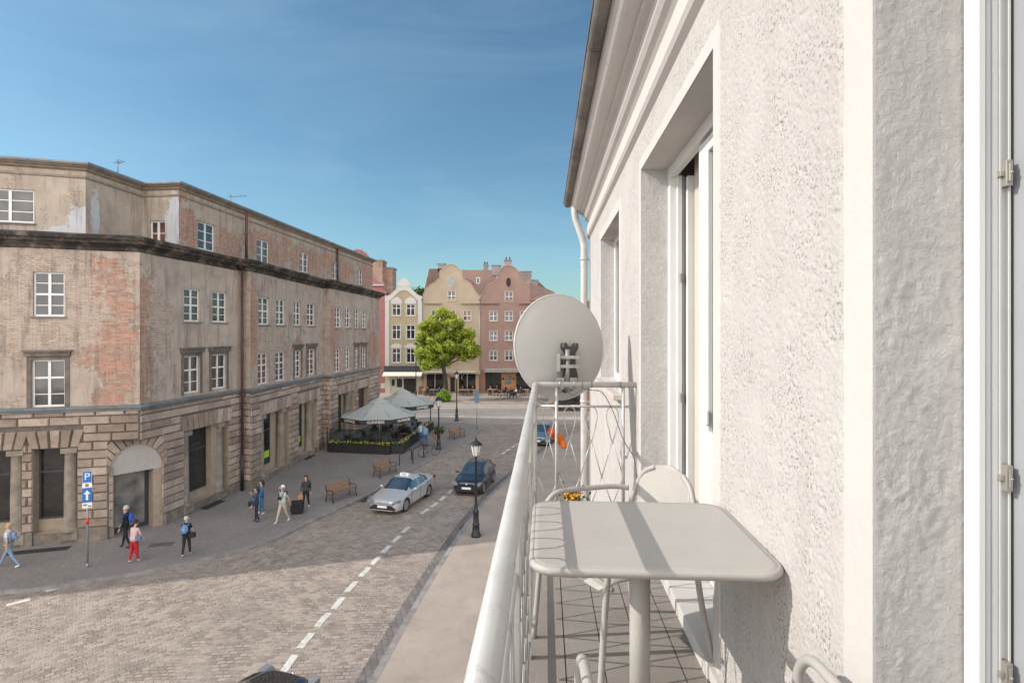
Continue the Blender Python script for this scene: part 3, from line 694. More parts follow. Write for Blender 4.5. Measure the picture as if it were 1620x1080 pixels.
# downpipes
pipe_m = pm('oxide_red_pipe', (.075, .034, .03), .6, var=.2)
def dpipe(p, z1, z0, off=(0, 0)):
    mb = MB(); x, y = p[0]-P0[0], p[1]-P0[1]
    mb.tube([(x, y, z1), (x, y, z0)], .075, 10); 
    for z in (z0+.05, (z1+z0)/2, z1-.1): mb.tube([(x, y, z-.03), (x, y, z+.03)], .095, 10)
    return obj('downpipe', mb, pipe_m, bld)
pp = (P1[0]+.20, P1[1]-.42)
dpipe(pp, 12.62, 2.2); dpipe((-15.62+.1, 32.5), 16.2, 13.3)
mb = MB(); mb.tube([(pp[0]-P0[0], pp[1]-P0[1], 2.2), (pp[0]-P0[0], pp[1]-P0[1], 0)], .085, 10); obj('pipe_shoe', mb, black_metal, bld)
mb = MB(); mb.tube([(pp[0]-P0[0], pp[1]-P0[1], 12.6), (pp[0]-P0[0]+.1, pp[1]-P0[1]-.5, 12.9), (pp[0]-P0[0]+.1, pp[1]-P0[1]-.5, 13.2)], .075, 10); obj('pipe_bend', mb, pipe_m, bld)
dpipe((-14.55, 46.4), 16.0, 13.1)
# lead step and aerials on the roof
def aerial(x, y, z, h, label, arm=.8):
    mb = MB(); mb.tube([(0, 0, 0), (0, 0, h)], .022, 6); mb.tube([(-.1, 0, h*.8), (arm, .1, h*.92)], .014, 5)
    for i in range(5): t = i/4; mb.tube([(-.1+t*arm, -.2, h*(.8+.12*t)), (-.1+t*arm, .2, h*(.8+.12*t))], .009, 4)
    return tag(obj('aerial', mb, pm('aerial_metal', (.15, .15, .16), .4, .8), None, (x, y, z)), label, 'aerial')
aerial(-20.2, 28.5, 16.9, 1.0, 'thin rooftop aerial above the inner corner of the weathered building', .3)
aerial(-17.2, 34.0, 16.7, .75, 'small rooftop aerial pointing right above the red downpipe', .95)
aerial(-24.6, 26.3, 16.8, .45, 'small aerial at the left edge of the weathered roof', .5)
exec_after = []

# ------------------------------------------------------------------ far houses across the plaza (frontal row at Y = 82)
FY = 82.0; FS = F/FY
def fx(px): return (px-810)/FS
def fz(py): return H+(HOR-py)/FS
def arcpts(x0, z0, x1, z1, bulge, n=6):
    out = []; dx, dz = x1-x0, z1-z0; l = math.hypot(dx, dz); nx, nz = -dz/l, dx/l
    for i in range(1, n): t = i/n; k = 4*t*(1-t)*bulge*l; out.append((x0+dx*t+nx*k, z0+dz*t+nz*k))
    return out
def sill_white(): return pm('white_render', (.44, .44, .42), .7, var=.06)
def house(name, label, px0, px1, outline_, wall, back=9, ops=(), y=FY, parts=None):
    """outline_: the gable top as photo points left to right"""
    S_ = F/y; X = lambda p: (p-810)/S_; Zz = lambda p: H+(HOR-p)/S_
    h = thing(name, label, 'building', (X(px0), y, 0)); h['y'] = y
    ox = X(px0)
    topl = [(X(a)-ox, Zz(b_)) for a, b_ in outline_]
    zlow = min(z for _, z in topl); zb = 4.0
    rects = [(X(a)-ox, X(c)-ox, Zz(d), Zz(b_)) for (a, b_, c, d) in ops]
    w = X(px1)-ox
    mb = MB(); panel(mb, 0, w, -.3, zlow, [r_ for r_ in rects if r_[3] <= zlow], .18)
    up = [r_ for r_ in rects if r_[3] > zlow]
    # gable part as vertical strips, leaving holes
    xs = sorted({x for x, _ in topl} | {r_[0] for r_ in up} | {r_[1] for r_ in up}); 
    def top(x, side):
        segs = [(topl[i], topl[i+1]) for i in range(len(topl)-1) if min(topl[i][0], topl[i+1][0])-1e-6 <= x <= max(topl[i][0], topl[i+1][0])+1e-6 and abs(topl[i][0]-topl[i+1][0]) > 1e-6]
        if not segs: return zlow
        s_ = segs[0] if side < 0 else segs[-1]
        (a, za), (c, zc) = s_; return za+(zc-za)*(x-a)/(c-a)
    for i in range(len(xs)-1):
        a, c = xs[i], xs[i+1]
        if c-a < 1e-4: continue
        za, zc = top(a, 1), top(c, -1)
        hs = sorted([(r_[2], r_[3]) for r_ in up if r_[0] <= (a+c)/2 <= r_[1]])
        z = zlow
        for (h0, h1) in hs:
            if h0 > z: mb.quad((a, 0, z), (c, 0, z), (c, 0, h0), (a, 0, h0))
            z = h1
        mb.quad((a, 0, z), (c, 0, z), (c, 0, max(z, zc)), (a, 0, max(z, za)))
    for r_ in up:
        a, b_, c, d = r_; mb.quad((a, 0, c), (a, 0, d), (a, .18, d), (a, .18, c)); mb.quad((b_, 0, c), (b_, .18, c), (b_, .18, d), (b_, 0, d)); mb.quad((a, 0, c), (a, .18, c), (b_, .18, c), (b_, 0, c))
    # thickness of the gable and side walls
    n = len(topl)
    for i in range(n-1): mb.quad((*[topl[i][0]], 0, topl[i][1]), (topl[i+1][0], 0, topl[i+1][1]), (topl[i+1][0], .5, topl[i+1][1]), (topl[i][0], .5, topl[i][1]))
    mb.quad((0, 0, -.3), (0, back, -.3), (0, back, zlow), (0, 0, zlow)); mb.quad((w, 0, -.3), (w, back, -.3), (w, back, zlow), (w, 0, zlow))
    mb.quad((0, back, -.3), (w, back, -.3), (w, back, zlow), (0, back, zlow))
    pp_ = [(x, .5, z) for x, z in topl]; mb.add(pp_+[(w, .5, zlow-.01), (0, .5, zlow-.01)], [tuple(range(n+2))])
    obj('wall', mb, wall, h)
    # coping along the gable
    cp = MB()
    for i in range(n-1):
        (a, za), (c, zc) = topl[i], topl[i+1]; l = math.hypot(c-a, zc-za)
        if l < .03: continue
        cp.add([(a, -.09, za+.003), (c, -.09, zc+.003), (c, .55, zc+.003), (a, .55, za+.003), (a, -.09, za+.13), (c, -.09, zc+.13), (c, .55, zc+.13), (a, .55, za+.13)], [(0, 1, 5, 4), (4, 5, 6, 7), (0, 3, 2, 1)])
    return h, X, Zz, ox, w, zlow, topl, rects, cp
def gwin(h, rects, cols=2, rows=(.5,), depth=.14, fw=.07, sur=None, glass=None):
    for r_ in rects:
        f = window(h, (0, 0, 0), 0, *r_, cols, rows, depth, fw=fw, gmat=glass)
        if sur:
            s = MB(); a, b_, c, d = r_; t = .10
            s.box(a-t, a-.002, -.03, .02, c, d); s.box(b_+.002, b_+t, -.03, .02, c, d); s.box(a-t, b_+t, -.03, .02, d+.002, d+t); s.box(a-t-.04, b_+t+.04, -.08, .02, c-t, c-.002)
            obj('surround', s, sur, f)
ochre = pm('ochre_render', (.33, .275, .18), .9, var=.08, vs=.6, dirt=((.24, .19, .12), .3))
beige = pm('beige_render', (.36, .295, .215), .9, var=.07, vs=.5, dirt=((.28, .22, .16), .35))
pinkr = pm('salmon_render', (.275, .18, .15), .9, var=.07, vs=.5, dirt=((.25, .15, .12), .35))
rosem = pm('rose_render', (.30, .125, .12), .9, var=.06, vs=.6)
roof_t = None
def tile_mat(name, c1, c2):
    m, t, p = base(name); b = NB(t); g = b.n('TexCoord').outputs['Object']
    wv = b.n('TexWave'); wv.bands_direction = 'Z'; wv.inputs['Scale'].default_value = 1.6; wv.inputs['Distortion'].default_value = .3; b.L(g, wv.inputs['Vector'])
    c = b.mix(b.ramp(b.noise(g, .9, 7, .7), .35, .65), c1, c2); b.L(c, p.inputs['Base Color']); p.inputs['Roughness'].default_value = .9
    b.L(b.bump(wv.outputs['Fac'], .5, .05), p.inputs['Normal']); return m
tiles = tile_mat('clay_tiles', (.20, .125, .10), (.145, .09, .072))
whiter = sill_white()
fw_px = lambda x0, y0, x1, y1: (580+x0/4.153, 400+y0/4.153, 580+x1/4.153, 400+y1/4.153)

# narrow ochre house
ol = [(609, 470), (613, 469), (618, 467), (623, 462), (628, 457), (633, 453), (639, 451.5), (645, 453), (650, 457), (655, 462), (660, 467), (665, 469), (668, 470)]
cols_ = [(169, 222), (262, 316)]; ops = []
for (a, b_) in cols_:
    for (c, d) in ((338, 412), (475, 565), (628, 720)): ops.append(fw_px(a, c, b_, d))
h, X, Zz, ox, w, zl, tp, rects, cp = house('gabled_townhouse', 'narrow ochre townhouse with white curved gable and striped shop awning front', 609, 668, ol, ochre, ops=ops)
obj('gable_coping', cp, whiter, h)
gwin(h, rects, 2, (.66,), sur=whiter)
mb = MB(); mb.box(0.02, .62, -.07, .02, 3.9, 13.8); mb.box(w-.62, w-.02, -.07, .02, 3.9, 13.8); obj('corner_pilaster', mb, whiter, h)
mb = MB()
for i in range(len(tp)-1):
    (a, za), (c, zc) = tp[i], tp[i+1]
    mb.add([(a, -.08, za-.7), (c, -.08, zc-.7), (c, -.08, zc), (a, -.08, za), (a, .01, za-.7), (c, .01, zc-.7)], [(0, 1, 2, 3), (0, 4, 5, 1)])
mb.prism([(w/2-1.1, tp[6][1]+.02), (w/2-.8, tp[6][1]+.55), (w/2-.3, tp[6][1]+.95), (w/2, tp[6][1]+1.1), (w/2+.3, tp[6][1]+.95), (w/2+.8, tp[6][1]+.55), (w/2+1.1, tp[6][1]+.02)], 0.05, .4, 'y')
obj('gable_moulding', mb, whiter, h)
for i, r_ in enumerate(rects):
    a, b_, c, d = r_; m_ = (a+b_)/2; mb = MB()
    if i % 3 == 1: continue
    arc_ = [(m_-.85*math.cos(math.pi*k/10), d+.12+(.62 if i % 3 == 2 else .95)*math.sin(math.pi*k/10)) for k in range(11)]
    mb.prism(arc_, -.06, -.005, 'y'); obj('window_pediment', mb, whiter, h)
mb = MB(); mb.box(-.05, w+.05, -.35, .01, Zz(588), Zz(578.5)); obj('shop_fascia', mb, pm('navy_fascia', (.035, .04, .05), .6, var=.1), h)
mb = MB(); mb.add([(-.1, -.37, Zz(588)), (w+.1, -.37, Zz(588)), (w+.1, -1.3, Zz(592.5)), (-.1, -1.3, Zz(592.5)), (w+.1, -1.3, Zz(594.5)), (-.1, -1.3, Zz(594.5))], [(0, 1, 2, 3), (3, 2, 4, 5)]); obj('awning', mb, pm('cream_canvas', (.6, .57, .48), .85, var=.05), h)
cream = pm('cream_shopfront', (.40, .39, .31), .7, var=.06)
mb = MB(); mb.box(.05, w-.05, -.06, .0, -.2, Zz(593)); obj('shopfront', mb, cream, h)
def fr(name, h, X, Zz, ox, a, b_, c, d, mt, y0=-.1, y1=-.063):
    mb = MB(); mb.box(X(a)-ox, X(c)-ox, y0, y1, Zz(d), Zz(b_)); return obj(name, mb, mt, h)
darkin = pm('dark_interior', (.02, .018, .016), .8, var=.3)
for i in range(6): fr('transom_window', h, X, Zz, ox, 616+i*7.7, 592.6, 622+i*7.7, 596.5, room_glass)
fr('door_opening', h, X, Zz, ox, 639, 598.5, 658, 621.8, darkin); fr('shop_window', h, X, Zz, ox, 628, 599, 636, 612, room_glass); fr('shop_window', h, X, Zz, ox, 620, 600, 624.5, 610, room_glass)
fr('door_leaf', h, X, Zz, ox, 616.5, 598.5, 618, 621, cream, -.14)

# beige gable house
ol = [(668, 472)]+[(x, y) for x, y in ((669.5, 466), (672, 460), (676, 455.5), (682, 451), (688, 447.5), (692.5, 443), (694.9, 441))]+[(695, 429), (698, 428), (701, 425), (705, 421), (710, 419), (714, 418.5), (719, 419.5), (724, 423), (728, 428), (731.9, 430), (732, 441), (736, 444), (741, 446), (745, 449), (749, 456), (753, 463), (757, 467.5), (760, 469.5)]
ops = [fw_px(533, 250, 583, 315), fw_px(635, 380, 685, 445), fw_px(635, 510, 685, 575), fw_px(635, 642, 685, 704), fw_px(533, 380, 583, 445), fw_px(533, 510, 583, 575), fw_px(533, 642, 583, 704), fw_px(428, 380, 478, 445), fw_px(428, 510, 478, 575), fw_px(428, 642, 478, 704)]
h, X, Zz, ox, w, zl, tp, rects, cp = house('gabled_townhouse', 'wide beige townhouse with scrolled gable behind the green tree', 668, 760, ol, beige, ops=ops)
obj('gable_coping', cp, pm('beige_coping', (.42, .34, .26), .85, var=.1), h)
gwin(h, rects, 2, (.5,), sur=pm('pale_surround', (.42, .37, .30), .85))
def ledges(spans, h, X, Zz, ox, mt):
    for (a, b_) in spans: mb = MB(); mb.box(X(a)-ox, X(b_)-ox, -.28, .0, Zz(480), Zz(478)); mb.box(X(a)-ox, X(b_)-ox, -.16, .0, Zz(481.5), Zz(480)-.003); obj('cornice', mb, mt, h)
ledges([(672, 698), (730, 759)], h, X, Zz, ox, beige)
def oval(h, X, Zz, ox, px, py, rx, rz_, mt, fm):
    mb = MB(); c = (X(px)-ox, Zz(py)); mb.prism([(c[0]+rx*math.cos(2*math.pi*k/18), c[1]+rz_*math.sin(2*math.pi*k/18)) for k in range(18)], -.05, -.004, 'y'); f = obj('oval_window', mb, fm, h)
    mb = MB(); mb.prism([(c[0]+rx*.72*math.cos(2*math.pi*k/18), c[1]+rz_*.78*math.sin(2*math.pi*k/18)) for k in range(18)], -.06, -.053, 'y'); obj('pane', mb, mt, f)
oval(h, X, Zz, ox, 714, 445, .62, 1.05, pm('grey_pane', (.25, .28, .27), .4), pm('oval_frame', (.38, .32, .26), .8))
mb = MB(); mb.box(-.0, w-.02, -.5, .01, Zz(591), Zz(586.5)); obj('shop_fascia', mb, pm('pale_fascia', (.34, .31, .25), .7, var=.06), h)
for (a, c) in ((675, 701.5), (726, 752.5)):
    f = fr('shop_window', h, X, Zz, ox, a, 591.3, c, 616, room_glass, -.05, -.004)
    mb = MB(); m_ = X((a+c)/2)-ox; mb.box(m_-.05, m_+.05, -.08, -.053, Zz(616), Zz(591.3)); mb.box(X(a)-ox, X(c)-ox, -.9, -.053, Zz(588.8), Zz(587.6)); obj('awning_bar', mb, whiter, f)
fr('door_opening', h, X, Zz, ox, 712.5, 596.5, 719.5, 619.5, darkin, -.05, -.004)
wood = pm('warm_wood', (.30, .16, .065), .6, var=.2, vs=4)
f = fr('door_sign', h, X, Zz, ox, 710.5, 590, 722, 594.5, wood, -.6, -.55)
for (a, c) in ((671, 675), (701.5, 705), (722.5, 726), (752.5, 759)): fr('stone_pier', h, X, Zz, ox, a, 591.2, c, 621.5, pm('sand_pier', (.42, .30, .18), .85, var=.12), -.09, -.003)
# crescent mark on the right shop window
mb = MB(); cx_, cz_ = X(733)-ox, Zz(597); mb.tube([(cx_+.25*math.cos(a)-.0, -.062, cz_+.33*math.sin(a)) for a in [R(80+i*20) for i in range(9)]], .05, 5); obj('window_mark', mb, whiter, h)

# pink gable house
ol = [(760, 469.5), (763, 467), (766.5, 461), (770, 454), (775, 449), (781, 446.5), (785, 443), (787.9, 439), (788, 432), (790, 430.5), (793, 425), (797, 421.5), (803, 420), (810, 421), (815, 424), (819, 429), (822.9, 431.5), (823, 443), (828, 447), (835, 450), (841, 456), (846, 464), (850, 470), (854, 473)]
ops = [fw_px(910, 255, 960, 318)]+[fw_px(a, c, a+50, d) for a in (808, 910, 1010) for (c, d) in ((383, 447), (512, 575), (642, 706))]
h, X, Zz, ox, w, zl, tp, rects, cp = house('gabled_townhouse', 'salmon pink townhouse with scrolled gable left of the satellite dish', 760, 854, ol, pinkr, ops=ops)
obj('gable_coping', cp, pm('pink_coping', (.40, .26, .21), .85, var=.1), h)
gwin(h, rects, 2, (.5,), sur=pm('pale_surround2', (.40, .34, .30), .85))
ledges([(761, 789), (821, 850)], h, X, Zz, ox, pinkr)
oval(h, X, Zz, ox, 804.5, 446.5, .5, .9, darkin, pm('oval_frame2', (.30, .18, .14), .8))
mb = MB(); mb.box(X(767)-ox, w, -1.0, .01, Zz(588), Zz(583)); obj('shop_fascia', mb, pm('grey_canopy', (.28, .28, .25), .7, var=.06), h)
fr('shop_window', h, X, Zz, ox, 768, 588.5, 793, 617, room_glass, -.05, -.004); fr('shop_window', h, X, Zz, ox, 817, 588.5, 850, 617, room_glass, -.05, -.004)
f = fr('wood_panel', h, X, Zz, ox, 793.5, 588.5, 816, 614, pm('orange_wood', (.42, .20, .08), .6, var=.12), -.09, -.003)
mb = MB(); mb.box(X(800)-ox, X(809)-ox, -.14, -.093, Zz(607), Zz(594)); obj('poster_frame', mb, pm('poster_grey', (.16, .18, .18), .5, var=.5, vs=5), f)
for a in (796, 813): mb = MB(); mb.box(X(a)-ox-.12, X(a)-ox+.12, -.3, -.093, Zz(600), Zz(597)); obj('wall_lamp', mb, black_metal, f)
fr('stone_pier', h, X, Zz, ox, 762, 584, 767.5, 621, pm('rust_pier', (.30, .14, .09), .85), -.09, -.003)
def dp(px, y0, y1, label):
    mb = MB(); mb.tube([(0, 0, 0), (0, 0, fz(y0)-fz(y1))], .07, 8); mb.ball((0, 0, fz(y0)-fz(y1)), .16, 8)
    return tag(obj('downpipe', mb, zinc, None, (fx(px), FY-.12, fz(y1))), label, 'downpipe')
dp(759, 473, 621, 'pale downpipe between the beige and the salmon gabled houses')
dp(668, 473, 600, 'pale downpipe between the ochre and the beige gabled houses')
# roofs behind the gables, chimneys
def roofblock(name, label, poly_px, y, depth, mt, cat='roof'):
    S_ = F/y; pts = [((a-810)/S_, H+(HOR-b_)/S_) for a, b_ in poly_px]; ox = pts[0][0]
    mb = MB(); mb.prism([(a-ox, b_) for a, b_ in pts], 0, depth, 'y'); return tag(obj(name, mb, mt, None, (ox, y, 0)), label, cat)
roofblock('tiled_roof', 'red tiled roof behind the beige scrolled gable, left of its chimney', [(668, 474), (679, 425), (700, 425), (700, 474)], 86, 7, tiles)
mb = None
def slopeplane(name, label, y0, y1, pts, mt):
    """a pitched roof: four photo points, the first two at depth y0 (eaves) and the last two at y1 (ridge)"""
    P = []
    for (a, b_), y in zip(pts, (y0, y0, y1, y1)): P.append(Vector(((a-810)/F*y, y, H+(HOR-b_)/F*y)))
    o = P[0].copy(); th = Vector((0, .1, -.25)); mb = MB(); q = [p-o for p in P]
    mb.add(q+[p+th for p in q], [(0, 1, 2, 3), (4, 7, 6, 5), (0, 4, 5, 1), (1, 5, 6, 2), (2, 6, 7, 3), (3, 7, 4, 0)])
    return tag(obj(name, mb, mt, None, o), label, 'roof')
r1 = slopeplane('tiled_roof', 'red tiled roof slope between the two scrolled gables with one small white window', 83.5, 89, [(724, 474), (790, 474), (784, 427), (724, 427)], tiles)
mb = MB(); r_ = (fx(754.5)-r1.location.x, fx(760)-r1.location.x)
y = 85.0; s_ = y/F; x0, x1 = (754.5-810)*s_-r1.location.x, (760-810)*s_-r1.location.x; z0, z1 = H+(HOR-450)*s_-r1.location.z, H+(HOR-440)*s_-r1.location.z
mb.box(x0, x1, 0, 1.6, z0, z1); f = obj('dormer', mb, white_pvc, r1); mb = MB(); mb.box(x0+.09, x1-.09, -.03, -.004, z0+.1, z1-.1); obj('pane', mb, dark_glass, f)
slopeplane('tiled_roof', 'dark tiled roof sloping down right of the salmon gabled house', 83, 90, [(845, 474), (883, 474), (850, 443), (822, 440)], tiles)
conc = pm('grey_chimney_render', (.25, .22, .19), .9, var=.2, vs=1)
purp = pm('mauve_chimney_render', (.27, .235, .25), .9, var=.12, vs=1)
brown_brick = plaster_brick('dark_brick', (), brickiness=1.5, red=.9, seed=90)
def chim(label, px0, py0, px1, py1, y, mt, pots=0, group=None, d=1.0):
    s_ = y/F; x0, x1 = (px0-810)*s_, (px1-810)*s_; z0, z1 = H+(HOR-py1)*s_, H+(HOR-py0)*s_
    c = thing('chimney', label, 'chimney', (x0, y, z0), group=group)
    mb = MB(); mb.box(0, x1-x0, 0, d, 0, z1-z0-.15); obj('stack', mb, mt, c); mb = MB(); mb.box(-.08, x1-x0+.08, -.08, d+.08, z1-z0-.147, z1-z0); obj('cap', mb, conc, c)
    for i in range(pots): mb = MB(); mb.lathe([(.12, 0), (.10, .5)], ((x1-x0)*(i+.5)/pots, d/2, z1-z0), 8); obj('pot', mb, black_metal, c)
    return c
chim('square mauve chimney on the roof behind the beige gable', 692.5, 416.5, 704, 430, 86, purp)
chim('low dark chimney with pots on the roof ridge between the gables', 765, 418.5, 772, 427, 89.5, conc, 2)
chim('tall mauve chimney wall left of the salmon gable', 778, 419, 792, 436, 85, purp)
chim('highest chimney with pots behind the salmon gable', 798, 411, 809, 428, 88, purp, 2)
chim('broad grey chimney block right of the salmon gable', 818, 428.5, 841, 452, 86, conc, d=2)
chim('small grey chimney stub right of the broad grey chimney', 841.5, 442, 851, 456, 86, conc)
slopeplane('tiled_roof', 'ruddy stepped roof edge just above the satellite dish', 70, 76, [(838, 474), (886, 474), (876, 461), (838, 446)], tiles)
# tall brick blocks behind the weathered building, rose house in front of them
for (a, b_, c, d, y, lab) in ((588, 410.5, 605, 520, 93, 'tall dark brick chimney block rising above the rose gable'), (604.8, 422.5, 621, 520, 94.5, 'lower dark brick block right of the first, behind the ochre house')):
    s_ = y/F; x0, x1 = (a-810)*s_, (c-810)*s_; z1 = H+(HOR-b_)*s_
    t_ = thing('brick_block', lab, 'building', (x0, y, 0)); mb = MB(); mb.box(0, x1-x0, 0, 3, 0, z1-.3); obj('wall', mb, brown_brick, t_); mb = MB(); mb.box(-.1, x1-x0+.1, -.1, 3.1, z1-.297, z1); obj('cap', mb, conc, t_)
ol = [(512, 448), (519, 445), (525, 441), (531, 434), (537, 424), (541, 414), (545, 409), (551, 402), (558, 397), (565, 395), (572, 396), (579, 401), (584, 408), (588, 414), (588.1, 430), (591, 437), (597, 444), (602, 447), (607, 448.5)]
h, X, Zz, ox, w, zl, tp, rects, cp = house('gabled_townhouse', 'rose red townhouse with curved gable squeezed behind the end of the weathered building', 512, 611, [(a, b_) for a, b_ in ol]+[(608, 450), (608.1, 462), (611, 463)], rosem, back=10, y=82.3)
obj('gable_coping', cp, pm('rose_coping', (.36, .25, .23), .85), h)
mb = MB(); mb.box(X(589)-ox, X(607.6)-ox, -.3, .0, Zz(452), Zz(450)); obj('cornice', mb, whiter, h)
mb = MB(); mb.box(X(602.5)-ox, X(609)-ox, -.04, -.003, Zz(614), Zz(606)); obj('meter_box', mb, pm('grey_box', (.45, .42, .38), .7), h)
# brown houses far right behind the dish
h = thing('brick_house', 'brown brick house behind the satellite dish at the end of the street', 'building', (4.8, 64, 0))
mb = MB(); panel(mb, 0, 9, -.2, 10.3, [(1+i*2.6, 2.2+i*2.6, 3.9+j*3, 5.4+j*3) for i in range(3) for j in range(2)], .15); mb.box(0, 9, .2, 8, -.2, 10.2); obj('wall', mb, pm('brown_render', (.23, .13, .085), .9, var=.15), h)
for i in range(3):
    for j in range(2): window(h, (0, 0, 0), 0, 1+i*2.6, 2.2+i*2.6, 3.9+j*3, 5.4+j*3, 2, (.5,), .12)
mb = MB(); mb.box(.3, 3, -.05, -.003, 0, 2.9); obj('shop_window', mb, room_glass, h); mb = MB(); mb.box(0, 9, -.5, -.003, 3.0, 3.35); obj('shop_fascia', mb, wood, h)
mb = MB(); mb.prism([(-.3, 10.3), (9.3, 10.3), (9.3, 10.6), (6.0, 12.6), (3, 12.6), (-.3, 10.6)], -.3, 8.2, 'y'); obj('roof', mb, tiles, h)
mb = MB(); mb.box(0, 60, 0, 8, -.3, 11); mb.box(-.2, 60.2, -.3, 8.2, 11.003, 11.3); tag(obj('rear_house', mb, beige, None, (14, 82, 0)), 'long beige house closing the plaza far right behind the balcony building', 'building')
mb = MB(); mb.box(-60, 0, 0, 8, -.3, 12); mb.box(-60.2, .2, -.3, 8.2, 12.003, 12.3); tag(obj('rear_house', mb, beige, None, (-28, 84, 0)), 'long beige house hidden behind the weathered building', 'building')

# ------------------------------------------------------------------ street trees
leafm = {}
def leaf_mat(name, c1, c2):
    m, t, p = base(name); b = NB(t); g = b.n('TexCoord').outputs['Object']
    c = b.mix(b.ramp(b.noise(g, 1.3, 4), .35, .65), c1, c2); 
    a = b.n('Attribute', attribute_name='tint'); c = b.mix(1.0, c, b.ramp(a.outputs['Fac'], 0, 1, (.45, .5, .5), (1.5, 1.45, 1.3)), 'MULTIPLY')
    b.L(c, p.inputs['Base Color']); p.inputs['Roughness'].default_value = .55
    tr = b.n('BsdfTranslucent'); b.L(c, tr.inputs[0]); ms = b.n('MixShader'); ms.inputs[0].default_value = .38
    b.L(p.outputs[0], ms.inputs[1]); b.L(tr.outputs[0], ms.inputs[2]); b.L(ms.outputs[0], t.nodes['Material Output'].inputs[0]); return m
bark = pm('bark', (.06, .045, .033), .95, var=.3, vs=4, bump=.8, bs=14)
def crown(mb, blobs, n, size, r_):
    tot = sum(b_[3]**2 for b_ in blobs)
    for (cx, cy, cz, rad, sq) in blobs:
        k = int(n*rad*rad/tot)
        for _ in range(k):
            v = Vector((r_.gauss(0, 1), r_.gauss(0, 1), r_.gauss(0, 1))).normalized()*(rad*(r_.random()**.33)*r_.uniform(.6, 1.38))
            p = Vector((cx+v.x, cy+v.y, cz+v.z*sq)); 
            a = Vector((r_.gauss(0, 1), r_.gauss(0, 1), r_.gauss(0, .6))).normalized(); b_ = a.orthogonal().normalized(); s = size*r_.uniform(.6, 1.3)
            mb.cur = r_.random(); mb.add([p-a*s, p-b_*s*.55, p+a*s, p+b_*s*.55], [(0, 1, 2, 3)])
tp_ = gnd(705, 633); k = 1.0
tree = thing('street_tree', 'bright green leafy tree standing before the beige gabled house', 'tree', (tp_.x, tp_.y, 0))
r5 = random.Random(12); s_ = tp_.y/F
TX = lambda px: (px-706)*s_
TZ = lambda py: H+(HOR-py)*s_
mb = MB(); mb.tube([(0, 0, -.1), (.05, 0, 1.5), (-.1, .05, 3.2), (-.35, 0, 4.6), (-.3, 0, 6.2)], [.42, .33, .29, .25, .17], 10)
for (x, y, z) in ((-2.6, .5, 7.6), (-1.6, -1.2, 9), (.8, .8, 9.4), (2.4, -.6, 7.0), (3.0, .9, 6.0), (-2.5, -.6, 5.8), (0, 1.5, 8)):
    mb.tube([(-.35, 0, 4.4), (x*.45-.2, y*.4, 4.4+(z-4.4)*.45), (x, y, z)], [.17, .11, .04], 6)
obj('trunk', mb, bark, tree)
mb = MB(); blobs = []
hull = [(684, 522, 17), (700, 506, 15), (716, 508, 13), (728, 526, 14), (742, 548, 12), (747, 556, 8), (674, 517, 10), (672, 545, 12), (684, 562, 13), (676, 574, 8), (703, 548, 18), (722, 552, 15), (735, 563, 9), (697, 528, 16), (700, 494, 6), (668, 532, 8), (715, 540, 15), (690, 576, 8), (708, 566, 12), (667, 558, 9), (671, 578, 7), (752, 553, 6), (741, 530, 8), (686, 508, 10), (722, 512, 9), (690, 545, 14)]
for (px, py, rp) in hull:
    for q in range(10):
        v = Vector((r5.gauss(0, 1), r5.gauss(0, 1), r5.gauss(0, 1))).normalized()*rp*s_*.80*r5.random()**.4
        blobs.append((TX(px)+v.x, v.y*1.6+r5.uniform(-.8, .8), TZ(py)+v.z, r5.uniform(.38, .78), .8))
crown(mb, blobs, 62000, .135, r5); obj('crown', mb, leaf_mat('spring_leaves', (.44, .49, .06), (.20, .28, .035)), tree)
bp = gnd(705.5, 631)
mb = MB(); crown(mb, [(0, 0, .6, .85, .8), (.3, .1, .4, .6, .8), (-.3, 0, .4, .6, .8), (0, 0, 1.1, .5, .9)], 3000, .13, r5); tag(obj('bush', mb, leaf_mat('bush_leaves', (.22, .36, .03), (.15, .26, .02)), None, (tp_.x-.1, tp_.y-1.4, 0)), 'round bright green bush at the foot of the street tree', 'bush')
t_ = thing('garden_tree', 'dark green treetop peeping between the ochre and beige houses', 'tree', (-16.0, 95, 0)); mb = MB(); mb.tube([(0, 0, 0), (0, 0, 13)], [.4, .2], 8); obj('trunk', mb, bark, t_)
mb = MB(); crown(mb, [(0, 0, 14.5, 2.2, .8), (1, 0, 15.2, 1.4, .8), (-1, .3, 15, 1.3, .8)], 2500, .25, r5); obj('crown', mb, leaf_mat('dark_leaves', (.09, .16, .02), (.05, .10, .015)), t_)

